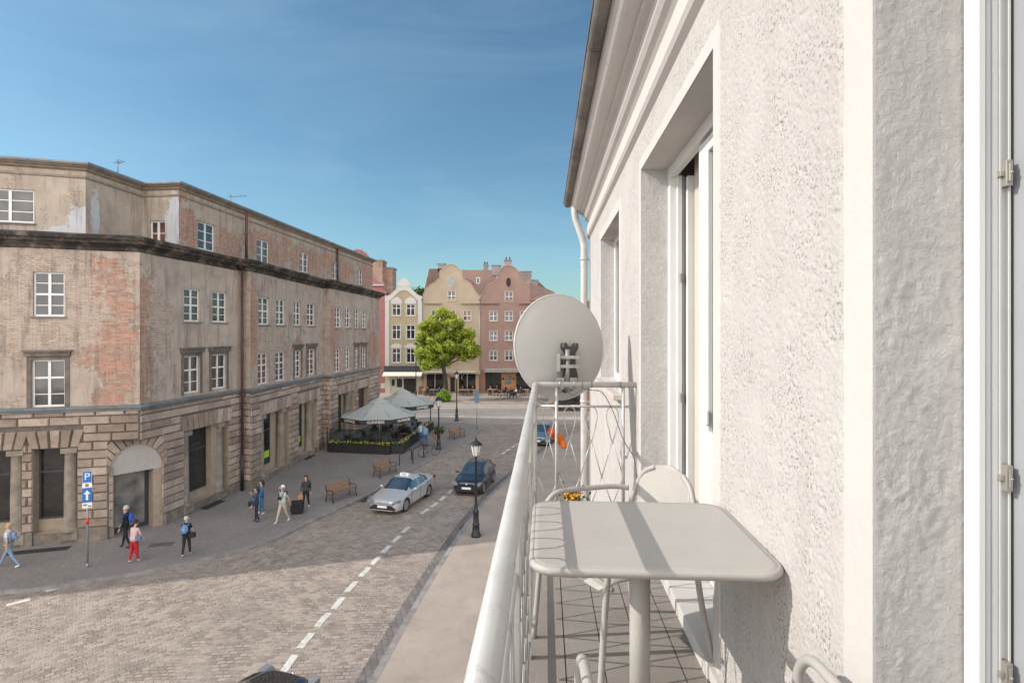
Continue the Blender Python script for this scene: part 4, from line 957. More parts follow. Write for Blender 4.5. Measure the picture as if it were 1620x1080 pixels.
# ------------------------------------------------------------------ the building we stand on: frame p (into the wall), q (along it)
AA = math.atan(52/880.0)
FR = (0, 0, -AA)              # rotation: local x = p, local y = q
def Mq(u, d, z): return (.70+d, u, z)
def roughcast(name, col, strength=.8, pit_shade_and_dirt=True, scale=1.0, disp=.006):
    m, t, p = base(name); b = NB(t); g = b.n('TexCoord').outputs['Object']
    n1 = b.noise(g, 85*scale, 6, .72); n2 = b.noise(g, 30*scale, 5, .65); n3 = b.noise(g, 2.2, 5, .6)
    c = b.mix(b.ramp(n3, .3, .7), tuple(x*.93 for x in col), col)
    if pit_shade_and_dirt:
        sp = b.ramp(b.math('MULTIPLY', b.ramp(b.noise(g, 105, 3, .62), .54, .62), b.ramp(b.noise(g, 5, 5, .65), .38, .60)), 0, 1)  # dark specks paint self-shadow of the pitting, plus dirt, into the colour
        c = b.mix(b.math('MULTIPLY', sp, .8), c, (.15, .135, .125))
        mst = b.n('Mapping'); mst.inputs['Scale'].default_value = (1, 6, .35); b.L(g, mst.inputs[0]); c = b.mix(b.math('MULTIPLY', b.ramp(b.noise(mst.outputs[0], 1.6, 6, .6), .50, .72), .30), c, (.36, .335, .31))
    b.L(c, p.inputs['Base Color']); p.inputs['Roughness'].default_value = .93; p.inputs['Specular IOR Level'].default_value = .2
    hh = b.math('ADD', b.math('MULTIPLY', n2, .9), b.math('MULTIPLY', n1, .55))
    b.L(b.bump(hh, strength, disp), p.inputs['Normal']); return m
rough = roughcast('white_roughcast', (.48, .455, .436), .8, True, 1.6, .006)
smoothw = roughcast('white_smooth_render', (.52, .495, .475), .45, False, .8, .005)
trowel = None
def trowel_mat():
    m, t, p = base('trowelled_reveal'); b = NB(t); g = b.n('TexCoord').outputs['Object']
    n1 = b.noise(g, 38, 8, .7, .3); n2 = b.noise(g, 9, 7, .66, .3); mpn = b.n('Mapping'); mpn.inputs['Scale'].default_value = (1, 1, .35); b.L(g, mpn.inputs[0]); n3 = b.noise(mpn.outputs[0], 14, 5, .6, .4)
    c = b.mix(b.ramp(n2, .3, .7), (.43, .418, .405), (.50, .488, .472)); cm = b.n('Mapping'); cm.inputs['Scale'].default_value = (1, 1, 3.2); b.L(g, cm.inputs[0]); vor = b.n('TexVoronoi', feature='DISTANCE_TO_EDGE'); vor.inputs['Scale'].default_value = .9; b.L(b.mix(.12, cm.outputs[0], b.n('TexNoise').outputs['Color']), vor.inputs['Vector']); c = b.mix(b.math('MULTIPLY', b.math('LESS_THAN', vor.outputs['Distance'], .0011), .4), c, (.22, .20, .19)); b.L(c, p.inputs['Base Color']); p.inputs['Roughness'].default_value = .7
    hh = b.math('ADD', b.math('MULTIPLY', b.ramp(n1, .35, .75), .55), b.math('ADD', b.math('MULTIPLY', n2, 1.2), n3)); b.L(b.bump(hh, .8, .012), p.inputs['Normal']); return m
trowel = trowel_mat()
hb = thing('balcony_building', 'white rendered building on the right with roughcast wall, moulded cornice and zinc gutter', 'building', (0, 0, 0)); hb.rotation_euler = FR
QE = 8.8
ops = [(-.55, 1.223, 7.72, 10.45), (2.345, 4.08, 7.72, 10.27), (5.27, 6.98, 8.53, 10.24)]
lows = [(1.3+i*2.6, 2.4+i*2.6, z, z+1.7) for i in range(3) for z in (1.0, 4.6)]
mb = MB(); panel(mb, -6, QE, -.3, 10.7, ops+lows, .19, Mq, reveal=False)
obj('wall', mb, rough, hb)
# end wall and roof mass
mb = MB(); mb.quad((.70, QE, -.3), (12, QE, -.3), (12, QE, 11.2), (.70, QE, 11.2)); mb.quad((.7, -6, -.3), (12, -6, -.3), (12, -6, 11.2), (.7, -6, 11.2)); obj('end_wall', mb, smoothw, hb)
for (a, b_, c, d) in ops+lows:
    mb = MB(); y1_ = b_
    if b_ != 1.223: mb.quad(Mq(b_, 0, c), Mq(b_, .19, c), Mq(b_, .19, d), Mq(b_, 0, d))
    if mb.f: obj('reveal', mb, trowel, hb)
    mb = MB(); mb.quad(Mq(a, 0, c), Mq(a, 0, d), Mq(a, .19, d), Mq(a, .19, c)); obj('reveal', mb, trowel, hb)
    mb = MB(); mb.quad(Mq(a, 0, d), Mq(b_, 0, d), Mq(b_, .19, d), Mq(a, .19, d)); obj('soffit', mb, smoothw, hb)
    mb = MB(); mb.quad(Mq(a, 0, c), Mq(a, .19, c), Mq(b_, .19, c), Mq(b_, 0, c)); obj('sill_face', mb, smoothw, hb)
def coat(name, mt, U0, U1, Z0, Z1, st, fn):
    nu, nv = int((U1-U0)/st), int((Z1-Z0)/st); mb = MB(); mb.smooth = True
    mb.v = [fn(U0+(U1-U0)*i/nu, Z0+(Z1-Z0)*j/nv) for j in range(nv+1) for i in range(nu+1)]
    w_ = nu+1; mb.f = [(j*w_+i, j*w_+i+1, (j+1)*w_+i+1, (j+1)*w_+i) for j in range(nv) for i in range(nu)]
    k = len(mb.f); mb.c = [.5]*k; mb.m = [0]*k; mb.sm = [True]*k
    return obj(name, mb, mt, hb)
def rough_fn(q, z):
    v = Vector((q, z, 0)); a = mn.noise(v*95); b_ = mn.noise(v*190+Vector((5, 3, 1))); c = mn.noise(v*33+Vector((1, 8, 2)))
    pit = max(0, a*.8+c*.6-.28); d = .0026*a+.0016*b_+.0012*c-min(.007, pit*.028)
    e = min(1, min(q-1.345, 2.262-q)/.01) if 1.345 < q < 2.262 else 0
    return (.70-.0055*max(0, e)-d*max(0, e)+.001, q, z)
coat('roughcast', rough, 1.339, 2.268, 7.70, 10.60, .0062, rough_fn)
def reveal_fn(p_, z):
    v = Vector((p_, z*.7, 0)); big = mn.noise(v*16); mid = mn.noise(v*38+Vector((3, 1, 4))); fine = mn.noise(Vector((p_, z, 0))*110)
    ridge = 1-abs(mn.noise(v*24+Vector((9, 2, 7)))); k_ = (.45+.75*max(0, min(1, mn.noise(v*4.5)+.45)))*max(0, min(1, (p_-.702)/.012))*(1 if p_ < .845 else max(.25, 1-(p_-.845)/.02))
    return (p_, 1.223-k_*(.0016*big+.0011*mid+.0007*fine+.0005*mn.noise(Vector((p_, z, 0))*60)+.0016*max(0, ridge-.75)*3)+.001*0, z)
coat('reveal', trowel, .7, .88, 7.72, 10.45, .0045, reveal_fn)
# smooth bands round the openings, standing a little proud, uneven edges
def band(a, b_, c, d, w, bottom=True, lift=.006):
    mb = MB(); t = lift
    def strip(q0, q1, z0, z1, n, ax):
        vs = []
        for i in range(n+1):
            f = i/n; j = rnd.uniform(-.004, .004)
            if ax == 'z': z = z0+(z1-z0)*f; inner, outer = q0, q1+j; vs += [(.70-t, inner, z), (.70-t, outer, z), (.70+.002, outer+(.006 if outer > inner else -.006), z)]
            else: q = q0+(q1-q0)*f; vs += [(.70-t, q, z0), (.70-t, q, z1+j), (.70+.002, q, z1+j+.006)]
        fs = []
        for i in range(n): k = i*3; fs += [(k, k+1, k+4, k+3), (k+1, k+2, k+5, k+4)]
        mb.add(vs, fs)
    strip(b_, b_+w, c, d+w, 90, 'z'); strip(a, a-w, c, d+w, 90, 'z'); strip(a, b_, d, d+w, 60, 'q')
    # the band's own edge at the opening
    mb.quad((.70-t, b_, c), (.701, b_, c), (.701, b_, d), (.70-t, b_, d)); mb.quad((.70-t, a, c), (.701, a, c), (.701, a, d), (.70-t, a, d)); mb.quad((.70-t, a, d), (.70-t, b_, d), (.701, b_, d), (.701, a, d))
    obj('window_band', mb, smoothw, hb)
band(*ops[0], .115); band(*ops[1], .075); band(*ops[2], .10)
# cornice profile (p, z)
prof = [(.70, 10.55), (.665, 10.575), (.650, 10.60), (.650, 10.715), (.665, 10.735), (.690, 10.745), (.690, 10.80), (.66, 10.83), (.635, 10.845), (.612, 10.875), (.605, 10.905), (.60, 10.925), (.575, 10.935), (.555, 10.935), (.553, 10.955)]
for i in range(9): a = math.pi/2*i/8; prof.append((.548-.135*math.sin(a), 11.075-.115*math.cos(a)))
prof += [(.405, 11.08), (.405, 11.115), (.46, 11.13)]
mb = MB(); mb.smooth = False
for i in range(len(prof)-1): mb.quad((prof[i][0], -6, prof[i][1]), (prof[i][0], QE+.05, prof[i][1]), (prof[i+1][0], QE+.05, prof[i+1][1]), (prof[i+1][0], -6, prof[i+1][1]))
mb.add([(p_, QE+.05, z) for p_, z in prof]+[(.9, QE+.05, 11.13), (.9, QE+.05, 10.55)], [tuple(range(len(prof)+2))])
obj('cornice', mb, smoothw, hb)
gz = pm('weathered_zinc_gutter', (.17, .15, .135), .75, .1, .3, 1.3, bump=.2, dirt=((.30, .28, .26), .5))
mb = MB(); gp = [(.365+.062*math.cos(a), 11.135+.062*math.sin(a)) for a in [math.pi+math.pi*i/10 for i in range(11)]]
q_ = -6; seams = []
while q_ < QE+.1:
    q1 = min(q_+1.25, QE+.12)
    for i in range(10): mb.quad((gp[i][0], q_, gp[i][1]), (gp[i][0], q1, gp[i][1]), (gp[i+1][0], q1, gp[i+1][1]), (gp[i+1][0], q_, gp[i+1][1]))
    for i in range(10):
        a = [(p_-.365)*1.05+.365 for p_, _ in gp]; z = [(z_-11.135)*1.05+11.135 for _, z_ in gp]
        mb.quad((a[i], q1-.04, z[i]), (a[i], q1, z[i]), (a[i+1], q1, z[i+1]), (a[i+1], q1-.04, z[i+1]))
    q_ = q1
mb.tube([(.303, -6, 11.14), (.303, QE+.12, 11.14)], .009, 6); mb.quad((.43, -6, 11.14), (.43, QE+.12, 11.14), (.62, QE+.12, 11.22), (.62, -6, 11.22))
mb.add([(p_, QE+.12, z_) for p_, z_ in gp], [tuple(range(11))])
obj('gutter', mb, gz, hb)
mb = MB(); mb.add([(.44, -6, 11.2), (.44, QE+.1, 11.2), (6, QE+.1, 14.8), (6, -6, 14.8)], [(0, 1, 2, 3)]); mb.add([(12, -6, 11.2), (12, QE+.1, 11.2), (6, QE+.1, 14.8), (6, -6, 14.8)], [(0, 1, 2, 3)]); obj('roof', mb, tiles, hb)
# white downpipe with swan neck at the far corner
wp = pm('white_painted_pipe', (.50, .49, .47), .5, var=.12, vs=3, dirt=((.35, .33, .30), .5))
mb = MB(); pq = QE-.13
mb.tube([(.46, pq, 11.05), (.46, pq, 10.93), (.475, pq, 10.84), (.575, pq, 10.55), (.605, pq, 10.42), (.605, pq, 10.3), (.605, pq, -.1)], .052, 14)
for z in (10.2, 8.0, 5, 2): mb.tube([(.605, pq, z), (.605, pq, z+.04)], .06, 14); mb.box(.62, .70, pq-.015, pq+.015, z, z+.03)
obj('downpipe', mb, wp, hb)
# doors and windows of our building
groove = pm('frame_seal', (.02, .02, .02), .6, var=0)
greyjamb = pm('jamb_plastic', (.58, .585, .58), .4, var=.04)
steel = pm('striker_steel', (.42, .40, .36), .35, .7, .1)
# nearest door frame (far jamb beside the camera)
f = MB(); q0, q1 = 1.179, 1.2195
f.box(.8756, .8905, q0, q1, 7.74, 10.45); fo = obj('door_frame', f, white_pvc, hb, bevel=.002)
f = MB()
for (p0, p1, qq) in ((.8935, .903, 1.184), (.9045, .9145, 1.181), (.9165, .9205, 1.1795), (.9345, .9385, 1.1795)): f.box(p0, p1, qq, q1, 7.74, 10.45)
f.box(.9205, .9345, 1.189, q1, 7.74, 10.45); obj('jamb_profile', f, greyjamb, fo)
f = MB(); f.box(.8906, .8934, 1.183, q1, 7.74, 10.45); f.box(.9386, .9445, 1.183, q1, 7.74, 10.45); f.box(.9146, .9164, 1.184, q1, 7.74, 10.45); obj('seal', f, groove, fo)
for py in (275, 755, 1066):
    z = H+(HOR-py)/F*1.12; f = MB(); f.box(.9210, .9340, 1.168, 1.189, z-.026, z+.026); f.box(.9125, .9210, 1.172, 1.189, z-.006, z+.006); f.box(.9245, .9305, 1.164, 1.168, z-.018, z+.018); f.tube([(.9275, 1.161, z), (.9275, 1.165, z)], .003, 8); obj('striker', f, steel, fo, bevel=.0015)
f = MB(); f.box(.885, 1.0, -.55, 1.1, 10.38, 10.449); f.box(.885, 1.0, -.55, 1.1, 7.6, 7.74); obj('door_frame_rail', f, white_pvc, fo)
# leaf panel with glass behind (seen edge on at the picture's right edge)
f = MB(); f.box(.9455, 1.0, .2, 1.2195, 7.74, 10.4); obj('door_leaf', f, pm('leaf_grey', (.30, .31, .33), .3, var=.05), fo)
# middle French door: jambs, head, opened leaf, closed leaf
fo = obj('french_door', MB().box(.887, .93, 4.0, 4.08, 7.75, 10.27).box(.887, .93, 2.345, 4.0, 10.19, 10.27).box(.887, .93, 2.345, 2.40, 7.75, 10.19).box(.887, .93, 2.40, 4.0, 7.75, 7.83), white_pvc, hb)
f = MB(); f.box(.93, .958, 3.95, 4.07, 7.83, 10.19); f.box(.964, .98, 3.97, 4.07, 7.83, 10.19); obj('jamb_profile', f, greyjamb, fo)
f = MB(); f.box(.9585, .9635, 3.955, 4.05, 7.83, 10.19); obj('seal', f, groove, fo)
for py in (440, 628):
    z = H+(HOR-py)/F*3.9; obj('hinge', MB().box(.945, .965, 3.93, 3.95, z-.03, z+.03), pm('hinge_grey', (.2, .19, .18), .5, .3), fo, bevel=.004)
lf = MB(); y0, y1 = 3.89, 3.945
lf.box(.982, 1.06, y0, y1, 7.84, 10.17); lf.box(1.62, 1.70, y0, y1, 7.84, 10.17); lf.box(1.06, 1.62, y0, y1, 10.09, 10.17); lf.box(1.06, 1.62, y0, y1, 7.84, 7.95); lf.box(1.06, 1.62, y0+.003, y1-.003, 8.55, 8.63)
lo_ = obj('door_leaf', lf, white_pvc, fo); obj('pane', MB().box(1.06, 1.62, 3.91, 3.92, 7.95, 8.55).box(1.06, 1.62, 3.91, 3.92, 8.63, 10.09), clear_glass('door_pane'), lo_)
obj('leaf_panel', MB().box(1.06, 1.62, 3.922, 3.93, 7.95, 8.55), white_pvc, lo_)
lf = MB(); lf.box(.895, .955, 3.12, 3.30, 7.84, 10.17); lf.box(.91, .935, 3.30, 3.34, 7.84, 10.17); lf.box(.895, .955, 2.42, 2.52, 7.84, 10.17); lf.box(.895, .955, 2.52, 3.12, 10.09, 10.17); lf.box(.895, .955, 2.52, 3.12, 7.84, 8.55)
lo_ = obj('door_leaf', lf, white_pvc, fo, bevel=.004); obj('pane', MB().box(.92, .93, 2.52, 3.12, 8.55, 10.09), dark_glass, lo_)
z = H+(HOR-662)/F*3.0; obj('latch', MB().box(.875, .894, 3.08, 3.16, z-.04, z+.04), white_pvc, lo_, bevel=.006)
mb = MB(); mb.smooth = True; n = 60
vs = [(1.035+.022*math.sin(i*1.15)+.008*math.sin(i*2.7), 3.30+.57*i/n, z) for z in (7.85, 10.30) for i in range(n+1)]
mb.add(vs, [(i, i+1, n+2+i, n+1+i) for i in range(n)]); cu_ = obj('fill_curtain', mb, pm('fill_net_curtain', (.50, .46, .40), .9, var=.05), hb)  # added pale cloth, catches sun to brighten the dark door gap
obj('threshold', MB().box(.66, .93, 2.32, 4.10, 7.60, 7.745), smoothw, hb, bevel=.005)
# far window
f = MB(); f.box(.86, .90, 6.92, 6.98, 8.53, 10.24); f.box(.86, .90, 5.27, 5.33, 8.53, 10.24); f.box(.86, .90, 5.33, 6.92, 10.17, 10.24); f.box(.86, .90, 5.33, 6.92, 8.53, 8.60); f.box(.845, .895, 6.0, 6.12, 8.60, 10.17); f.box(.86, .895, 6.12, 6.17, 8.60, 10.17); f.box(.86, .895, 6.86, 6.92, 8.60, 10.17)
fo = obj('window', f, white_pvc, hb); obj('pane', MB().box(.885, .888, 5.33, 6.92, 8.60, 10.17), dark_glass, fo); obj('sill', MB().box(.62, .86, 5.12, 7.02, 8.47, 8.52), pm('stone_sill', (.50, .44, .40), .8, var=.1), fo, bevel=.006)
# lower windows of our building
for (a, b_, c, d) in lows:
    f = MB(); f.box(.86, .90, a, a+.07, c, d); f.box(.86, .90, b_-.07, b_, c, d); f.box(.86, .90, a+.07, b_-.07, c, c+.07); f.box(.86, .90, a+.07, b_-.07, d-.07, d); f.box(.86, .90, (a+b_)/2-.05, (a+b_)/2+.05, c+.07, d-.07)
    fo = obj('window', f, white_pvc, hb); obj('pane', MB().box(.882, .887, a, b_, c, d), dark_glass, fo)
# rooms behind the openings
f = MB(); f.quad((1.9, 1.6, 7.7), (1.9, 4.6, 7.7), (1.9, 4.6, 10.6), (1.9, 1.6, 10.6)); f.quad((.92, 4.3, 7.7), (1.9, 4.3, 7.7), (1.9, 4.3, 10.6), (.92, 4.3, 10.6)); f.quad((.92, 1.6, 10.5), (1.9, 1.6, 10.5), (1.9, 4.6, 10.5), (.92, 4.6, 10.5)); f.quad((.92, 1.6, 7.7), (1.9, 1.6, 7.7), (1.9, 4.6, 7.7), (.92, 4.6, 7.7)); f.quad((.92, 1.6, 7.7), (1.9, 1.6, 7.7), (1.9, 1.6, 10.6), (.92, 1.6, 10.6))
obj('room', f, pm('room_wall', (.50, .45, .38), .9, var=.05), hb)
f = MB(); f.quad((1.2, -1, 7.5), (1.2, 1.3, 7.5), (1.2, 1.3, 10.6), (1.2, -1, 10.6)); obj('room', f, pm('curtain_grey', (.12, .12, .13), .9), hb)

# ------------------------------------------------------------------ balcony: slab, deck, railing
DZ = 7.68; RP = -.073; QR = 4.31
galv = None
def galv_mat():
    m, t, p = base('silver_painted_steel'); b = NB(t); g = b.n('TexCoord').outputs['Object']
    c = b.mix(b.ramp(b.noise(g, 5, 6, .65), .35, .7), (.40, .40, .385), (.50, .49, .475)); c = b.mix(b.math('MULTIPLY', b.ramp(b.noise(g, 9, 8, .75, .5), .57, .66), .7), c, (.22, .16, .12))
    b.L(c, p.inputs['Base Color']); p.inputs['Roughness'].default_value = .42; p.inputs['Metallic'].default_value = .25
    b.L(b.bump(b.noise(g, 60, 4, .6), .25, .004), p.inputs['Normal']); return m
galv = galv_mat()
bal = thing('balcony', 'narrow balcony with ribbed deck boards projecting from the white wall', 'balcony', (0, 0, 0)); bal.rotation_euler = FR
obj('slab', MB().box(RP-.05, .70, -1.6, QR+.05, DZ-.2, DZ-.035), pm('slab_concrete', (.42, .40, .38), .85), bal)
def deck_mat():
    m, t, p = base('ribbed_deck'); b = NB(t); g = b.n('TexCoord').outputs['Object']; sx = b.n('SeparateXYZ'); b.L(g, sx.inputs[0])
    s = b.math('SINE', b.math('MULTIPLY', sx.outputs[0], 2*math.pi/.0075)); c = b.mix(b.ramp(b.noise(g, 3, 6, .65), .3, .7), (.195, .175, .157), (.26, .236, .212)); 
    c = b.mix(b.math('MULTIPLY', b.ramp(s, -.6, .3, (1, 1, 1), (0, 0, 0)), .18), c, (.16, .14, .12)); c = b.mix(b.math('MULTIPLY', b.ramp(b.noise(g, 30, 5, .7), .62, .66), .35), c, (.42, .39, .36))
    b.L(c, p.inputs['Base Color']); p.inputs['Roughness'].default_value = .8; b.L(b.bump(s, .15, .002), p.inputs['Normal']); return m
deckm = deck_mat()
edges = [RP-.03, .088, .251, .414, .577, .664]
for i in range(5): obj('deck_board', MB().box(edges[i]+.0025, edges[i+1]-.0025, -1.6, QR-.02, DZ-.025, DZ), deckm, bal)
obj('deck_gap', MB().box(RP-.03, .70, -1.6, QR-.02, DZ-.034, DZ-.028), groove, bal)
obj('wall_skirt', MB().box(.672, .698, -1.6, 2.32, DZ-.03, DZ+.05).box(.672, .698, 4.10, QR, DZ-.03, DZ+.05), smoothw, bal)
rail = thing('railing', 'silver painted steel balcony railing with looped wire lattice', 'railing', (0, 0, 0)); rail.rotation_euler = FR
RZ = DZ+1.01; R2 = RZ-.167
obj('handrail', MB().tube([(RP, -1.6, RZ), (RP, QR-.03, RZ), (RP+.005, QR-.008, RZ), (RP+.03, QR, RZ), (.70, QR, RZ)], .0215, 16), galv, rail)
obj('upper_bar', MB().tube([(RP, -1.6, R2), (RP, QR, R2), (RP, QR, R2)], .010, 8).tube([(RP, QR, R2), (.66, QR, R2)], .010, 8), galv, rail)
obj('lower_bar', MB().tube([(RP, -1.6, DZ+.07), (RP, QR, DZ+.07)], .010, 8).tube([(RP, QR, DZ+.07), (.66, QR, DZ+.07)], .010, 8), galv, rail)
for q in (-.9, .2, 1.32, 2.42, 3.48): obj('post', MB().box(RP-.013, RP+.013, q-.013, q+.013, DZ-.15, RZ-.02), galv, rail)
for p_ in (.09, .60): obj('post', MB().tube([(p_, QR, DZ-.05), (p_, QR, RZ-.02)], .013, 8), galv, rail)
obj('post', MB().tube([(RP, QR, DZ-.15), (RP, QR, RZ-.01)], .014, 8), galv, rail)
def strand(along, s0, s1, n):
    """looped lattice: returns meshes in (s, z) on the plane given by along(s, z)"""
    mb = MB(); pitch = (s1-s0)/n; zk1 = R2-.27; zk2 = R2-.54; zk3 = DZ+.09+.0
    for i in range(n):
        c = s0+(i+.5)*pitch
        pts = []
        for k in range(15):
            t = k/14; a = math.pi*(1-t)  # loop
            pts.append((c+.047*math.sin(math.pi*2*t)*0, 0))
        loop = [(c-.004, zk1), (c-.022, zk1+.07), (c-.042, zk1+.15), (c-.047, zk1+.20), (c-.038, zk1+.243), (c-.016, zk1+.264), (c, zk1+.268), (c+.016, zk1+.264), (c+.038, zk1+.243), (c+.047, zk1+.20), (c+.042, zk1+.15), (c+.022, zk1+.07), (c+.004, zk1)]
        mb.tube([along(s, z) for s, z in loop], .0042, 6)
        for sgn in (-1, 1):
            mb.tube([along(c+sgn*.004, zk1), along(c+sgn*pitch*.5, zk2)], .0042, 6)
            mb.tube([along(c+sgn*pitch*.5, zk2), along(c, zk3)], .0042, 6)
        mb.box(*[v for pr in zip([x-.008 for x in along(c, zk1)], [x+.008 for x in along(c, zk1)]) for v in pr])
        e = along(c+pitch*.5, zk2); mb.box(e[0]-.008, e[0]+.008, e[1]-.008, e[1]+.008, e[2]-.008, e[2]+.008)
    return mb
obj('lattice', strand(lambda s, z: (RP, s, z), -1.5, 4.26, 36), galv, rail)
obj('lattice', strand(lambda s, z: (s, QR, z), RP+.02, .60, 4), galv, rail)

# satellite dish on the end rail, turned away from us
beigegrey = pm('dish_grey', (.45, .445, .425), .55, var=.04, vs=1.5, dirt=((.40, .40, .38), .3))
dish = thing('satellite_dish', 'pale grey satellite dish seen from behind, clamped to the end of the balcony railing', 'satellite dish', (0, 0, 0)); dish.rotation_euler = FR
Dc = Vector((.148, 4.46, H+(HOR-548)/F*4.44)); DR = .418
# local: dish axis along +q (away), turned a little to the left and up
Mx = Matrix.Translation(Dc) @ Matrix.Rotation(R(30), 4, 'Z') @ Matrix.Rotation(R(-4), 4, 'X')
mb = MB(); mb.smooth = True; nr, ns = 12, 56; vs = []
def cap_pt(r_, k, t_=0):
    th = 2*math.pi*k/ns; x = r_*math.cos(th)*DR*.985; z = r_*math.sin(th)*DR*1.0; return (x, -.085*(1-r_*r_)+t_+.085*.5, z)
for j in range(nr+1):
    for k in range(ns): vs.append(cap_pt(j/nr, k))
fs = [(j*ns+k, j*ns+(k+1) % ns, (j+1)*ns+(k+1) % ns, (j+1)*ns+k) for j in range(nr) for k in range(ns)]
mb.add(vs, fs); b0 = len(mb.v); vs = [cap_pt(j/nr, k, .004) for j in range(nr+1) for k in range(ns)]; mb.add(vs, fs)
mb.tube([(DR*.99*math.cos(2*math.pi*k/ns), .048, DR*1.005*math.sin(2*math.pi*k/ns)) for k in range(ns)], .009, 8, closed=True)
mb.xf(Mx); obj('reflector', mb, beigegrey, dish)
blk = pm('black_plastic_bracket', (.045, .042, .04), .5, var=.2)
mb = MB(); pl = [(-.075, .10), (-.045, .105), (-.02, .07), (.06, .07), (.085, .10), (.11, .095), (.11, .05), (.07, .0), (.065, -.12), (.09, -.2), (.075, -.32), (-.075, -.36), (-.085, -.22), (-.03, -.12), (-.035, -.0), (-.085, .06)]
mb.prism([(x*.72+.0, z*.85-.06) for x, z in pl], -.10, -.045, 'y'); mb.xf(Mx); obj('mounting_bracket', mb, blk, dish, bevel=.006)
zn = pm('zinc_plated_steel', (.36, .35, .32), .35, .8, .15, 12)
sx_ = .165; yy = QR+.0
mb = MB(); mb.tube([(sx_+.01, QR+.03, RZ-.06), (sx_+.01, QR+.03, RZ+.27)], .019, 14); obj('mast', mb, zn, dish)
zt = H+(HOR-565)/F*4.3
for dz in (.0, .07):
    mb = MB(); mb.box(sx_-.07, sx_+.10, QR-.005, QR+.003, zt-dz-.012, zt-dz+.012); mb.box(sx_-.07, sx_+.09, QR+.055, QR+.063, zt-dz-.012, zt-dz+.012)
    mb.tube([(sx_+.05, QR-.03, zt-dz), (sx_+.05, QR+.09, zt-dz)], .005, 6); mb.tube([(sx_-.035, QR-.03, zt-dz), (sx_-.035, QR+.09, zt-dz)], .005, 6); obj('clamp', mb, zn, dish)
mb = MB(); mb.box(sx_-.075, sx_-.045, QR-.03, QR+.12, zt-.11, zt+.03); obj('clamp_plate', mb, zn, dish, bevel=.003)
for dp_ in (-.05, .06):
    mb = MB(); cx = sx_+dp_; mb.tube([(cx, QR+.05, RZ-.035)]+[(cx, QR+.034*math.cos(a)*1.0, RZ+.034*math.sin(a)) for a in [R(20*i-0) for i in range(10, -1, -1)]][::1]+[(cx, QR+.05, RZ-.035)], .004, 6)
    mb.tube([(cx, QR+.034*math.cos(R(20*i)), RZ+.034*math.sin(R(20*i))) for i in range(18)], .0045, 6, closed=True); obj('u_bolt', mb, zn, dish)
mb = MB(); mb.box(sx_-.075, sx_+.085, QR+.03, QR+.04, RZ-.04, RZ+.05); obj('rail_plate', mb, zn, dish)
mb = MB(); mb.tube([(sx_-.03, QR+.1, RZ-.05), (sx_-.12, QR+.4, RZ-.22), (sx_-.25, QR+.72, RZ-.20)], .012, 8); mb.tube([(sx_-.27, QR+.68, RZ-.19), (sx_-.25, QR+.80, RZ-.16)], .03, 10); obj('feed_arm', mb, zn, dish)
cable = pm('dark_cable', (.10, .095, .09), .5, var=0)
mb = MB(); pts = smooth_path([(sx_, QR-.02, RZ-.04), (sx_+.05, QR-.03, RZ-.075), (.29, QR-.024, RZ-.03), (.36, QR-.024, RZ-.04), (.44, QR-.02, RZ-.06), (.52, QR-.01, RZ-.2), (.60, QR-.02, RZ-.42), (.69, QR-.02, RZ-.60), (.695, QR-.02, RZ-1.0)], 6)
mb.tube(pts, .0035, 6)
for x in (.29, .36, .58): mb.tube([(x, QR+.024*math.cos(R(30*i)), RZ+.024*math.sin(R(30*i))) for i in range(12)], .003, 5, closed=True)
o = obj('aerial_cable', mb, cable); o.rotation_euler = FR; tag(o, 'thin dark cable tied along the end rail and drooping to the wall', 'cable')
# orange cloth caught behind the railing
orangem = pm('orange_cloth', (.80, .17, .015), .7, var=.15, vs=20)
mb = MB(); mb.smooth = True; n = 26; vs = []
for i in range(n):
    t = i/(n-1); cx = .030+.145*t; cz = RZ-.355-.15*t*(.7+.3*t); wd = .012+.030*math.sin(math.pi*min(1, t*1.05))**.8
    for j in range(8):
        v = j/7-.5; vs.append((cx+v*wd*.8+.006*math.sin(9*t+4*v), QR+.03+.02*math.sin(7*t+5*v)+.012*math.sin(21*t), cz+v*wd*1.7+.007*math.sin(23*t+3*v)))
fs = [(i*8+j, (i+1)*8+j, (i+1)*8+j+1, i*8+j+1) for i in range(n-1) for j in range(7)]; mb.add(vs, fs)
o = obj('cloth_strip', mb, orangem); o.rotation_euler = FR; so = o.modifiers.new('thickness', 'SOLIDIFY'); so.thickness = .002
tag(o, 'crumpled bright orange cloth strip caught in the lattice below the dish', 'cloth')

# ------------------------------------------------------------------ balcony table and chairs
taupe = pm('taupe_powder_coat', (.365, .347, .323), .5, var=.035, vs=5, bump=.1, bs=500, dirt=((.42, .40, .375), .3))
def rrect(x0, x1, y0, y1, r_, n=9):
    out = []
    for (cx, cy, a0) in ((x1-r_, y1-r_, 0), (x0+r_, y1-r_, 90), (x0+r_, y0+r_, 180), (x1-r_, y0+r_, 270)):
        for i in range(n+1): a = R(a0+90*i/n); out.append((cx+r_*math.cos(a), cy+r_*math.sin(a)))
    return out
table = thing('bistro_table', 'taupe metal bistro table with rounded corners standing between railing and wall', 'table', (0, 0, 0)); table.rotation_euler = FR
TT = DZ+.74; x0, x1, y0, y1 = -.048, .696, 1.60, 2.255
mb = MB(); rings = []; mb.smooth = True
for (ins, z) in ((.03, TT-.030), (.010, TT-.028), (.0, TT-.018), (.0, TT-.010), (.004, TT-.003), (.010, TT), (.0125, TT), (.0135, TT-.0015), (.0145, TT), (.03, TT)):
    rings.append([(a, b_, z) for a, b_ in rrect(x0+ins, x1-ins, y0+ins, y1-ins, .085-ins)])
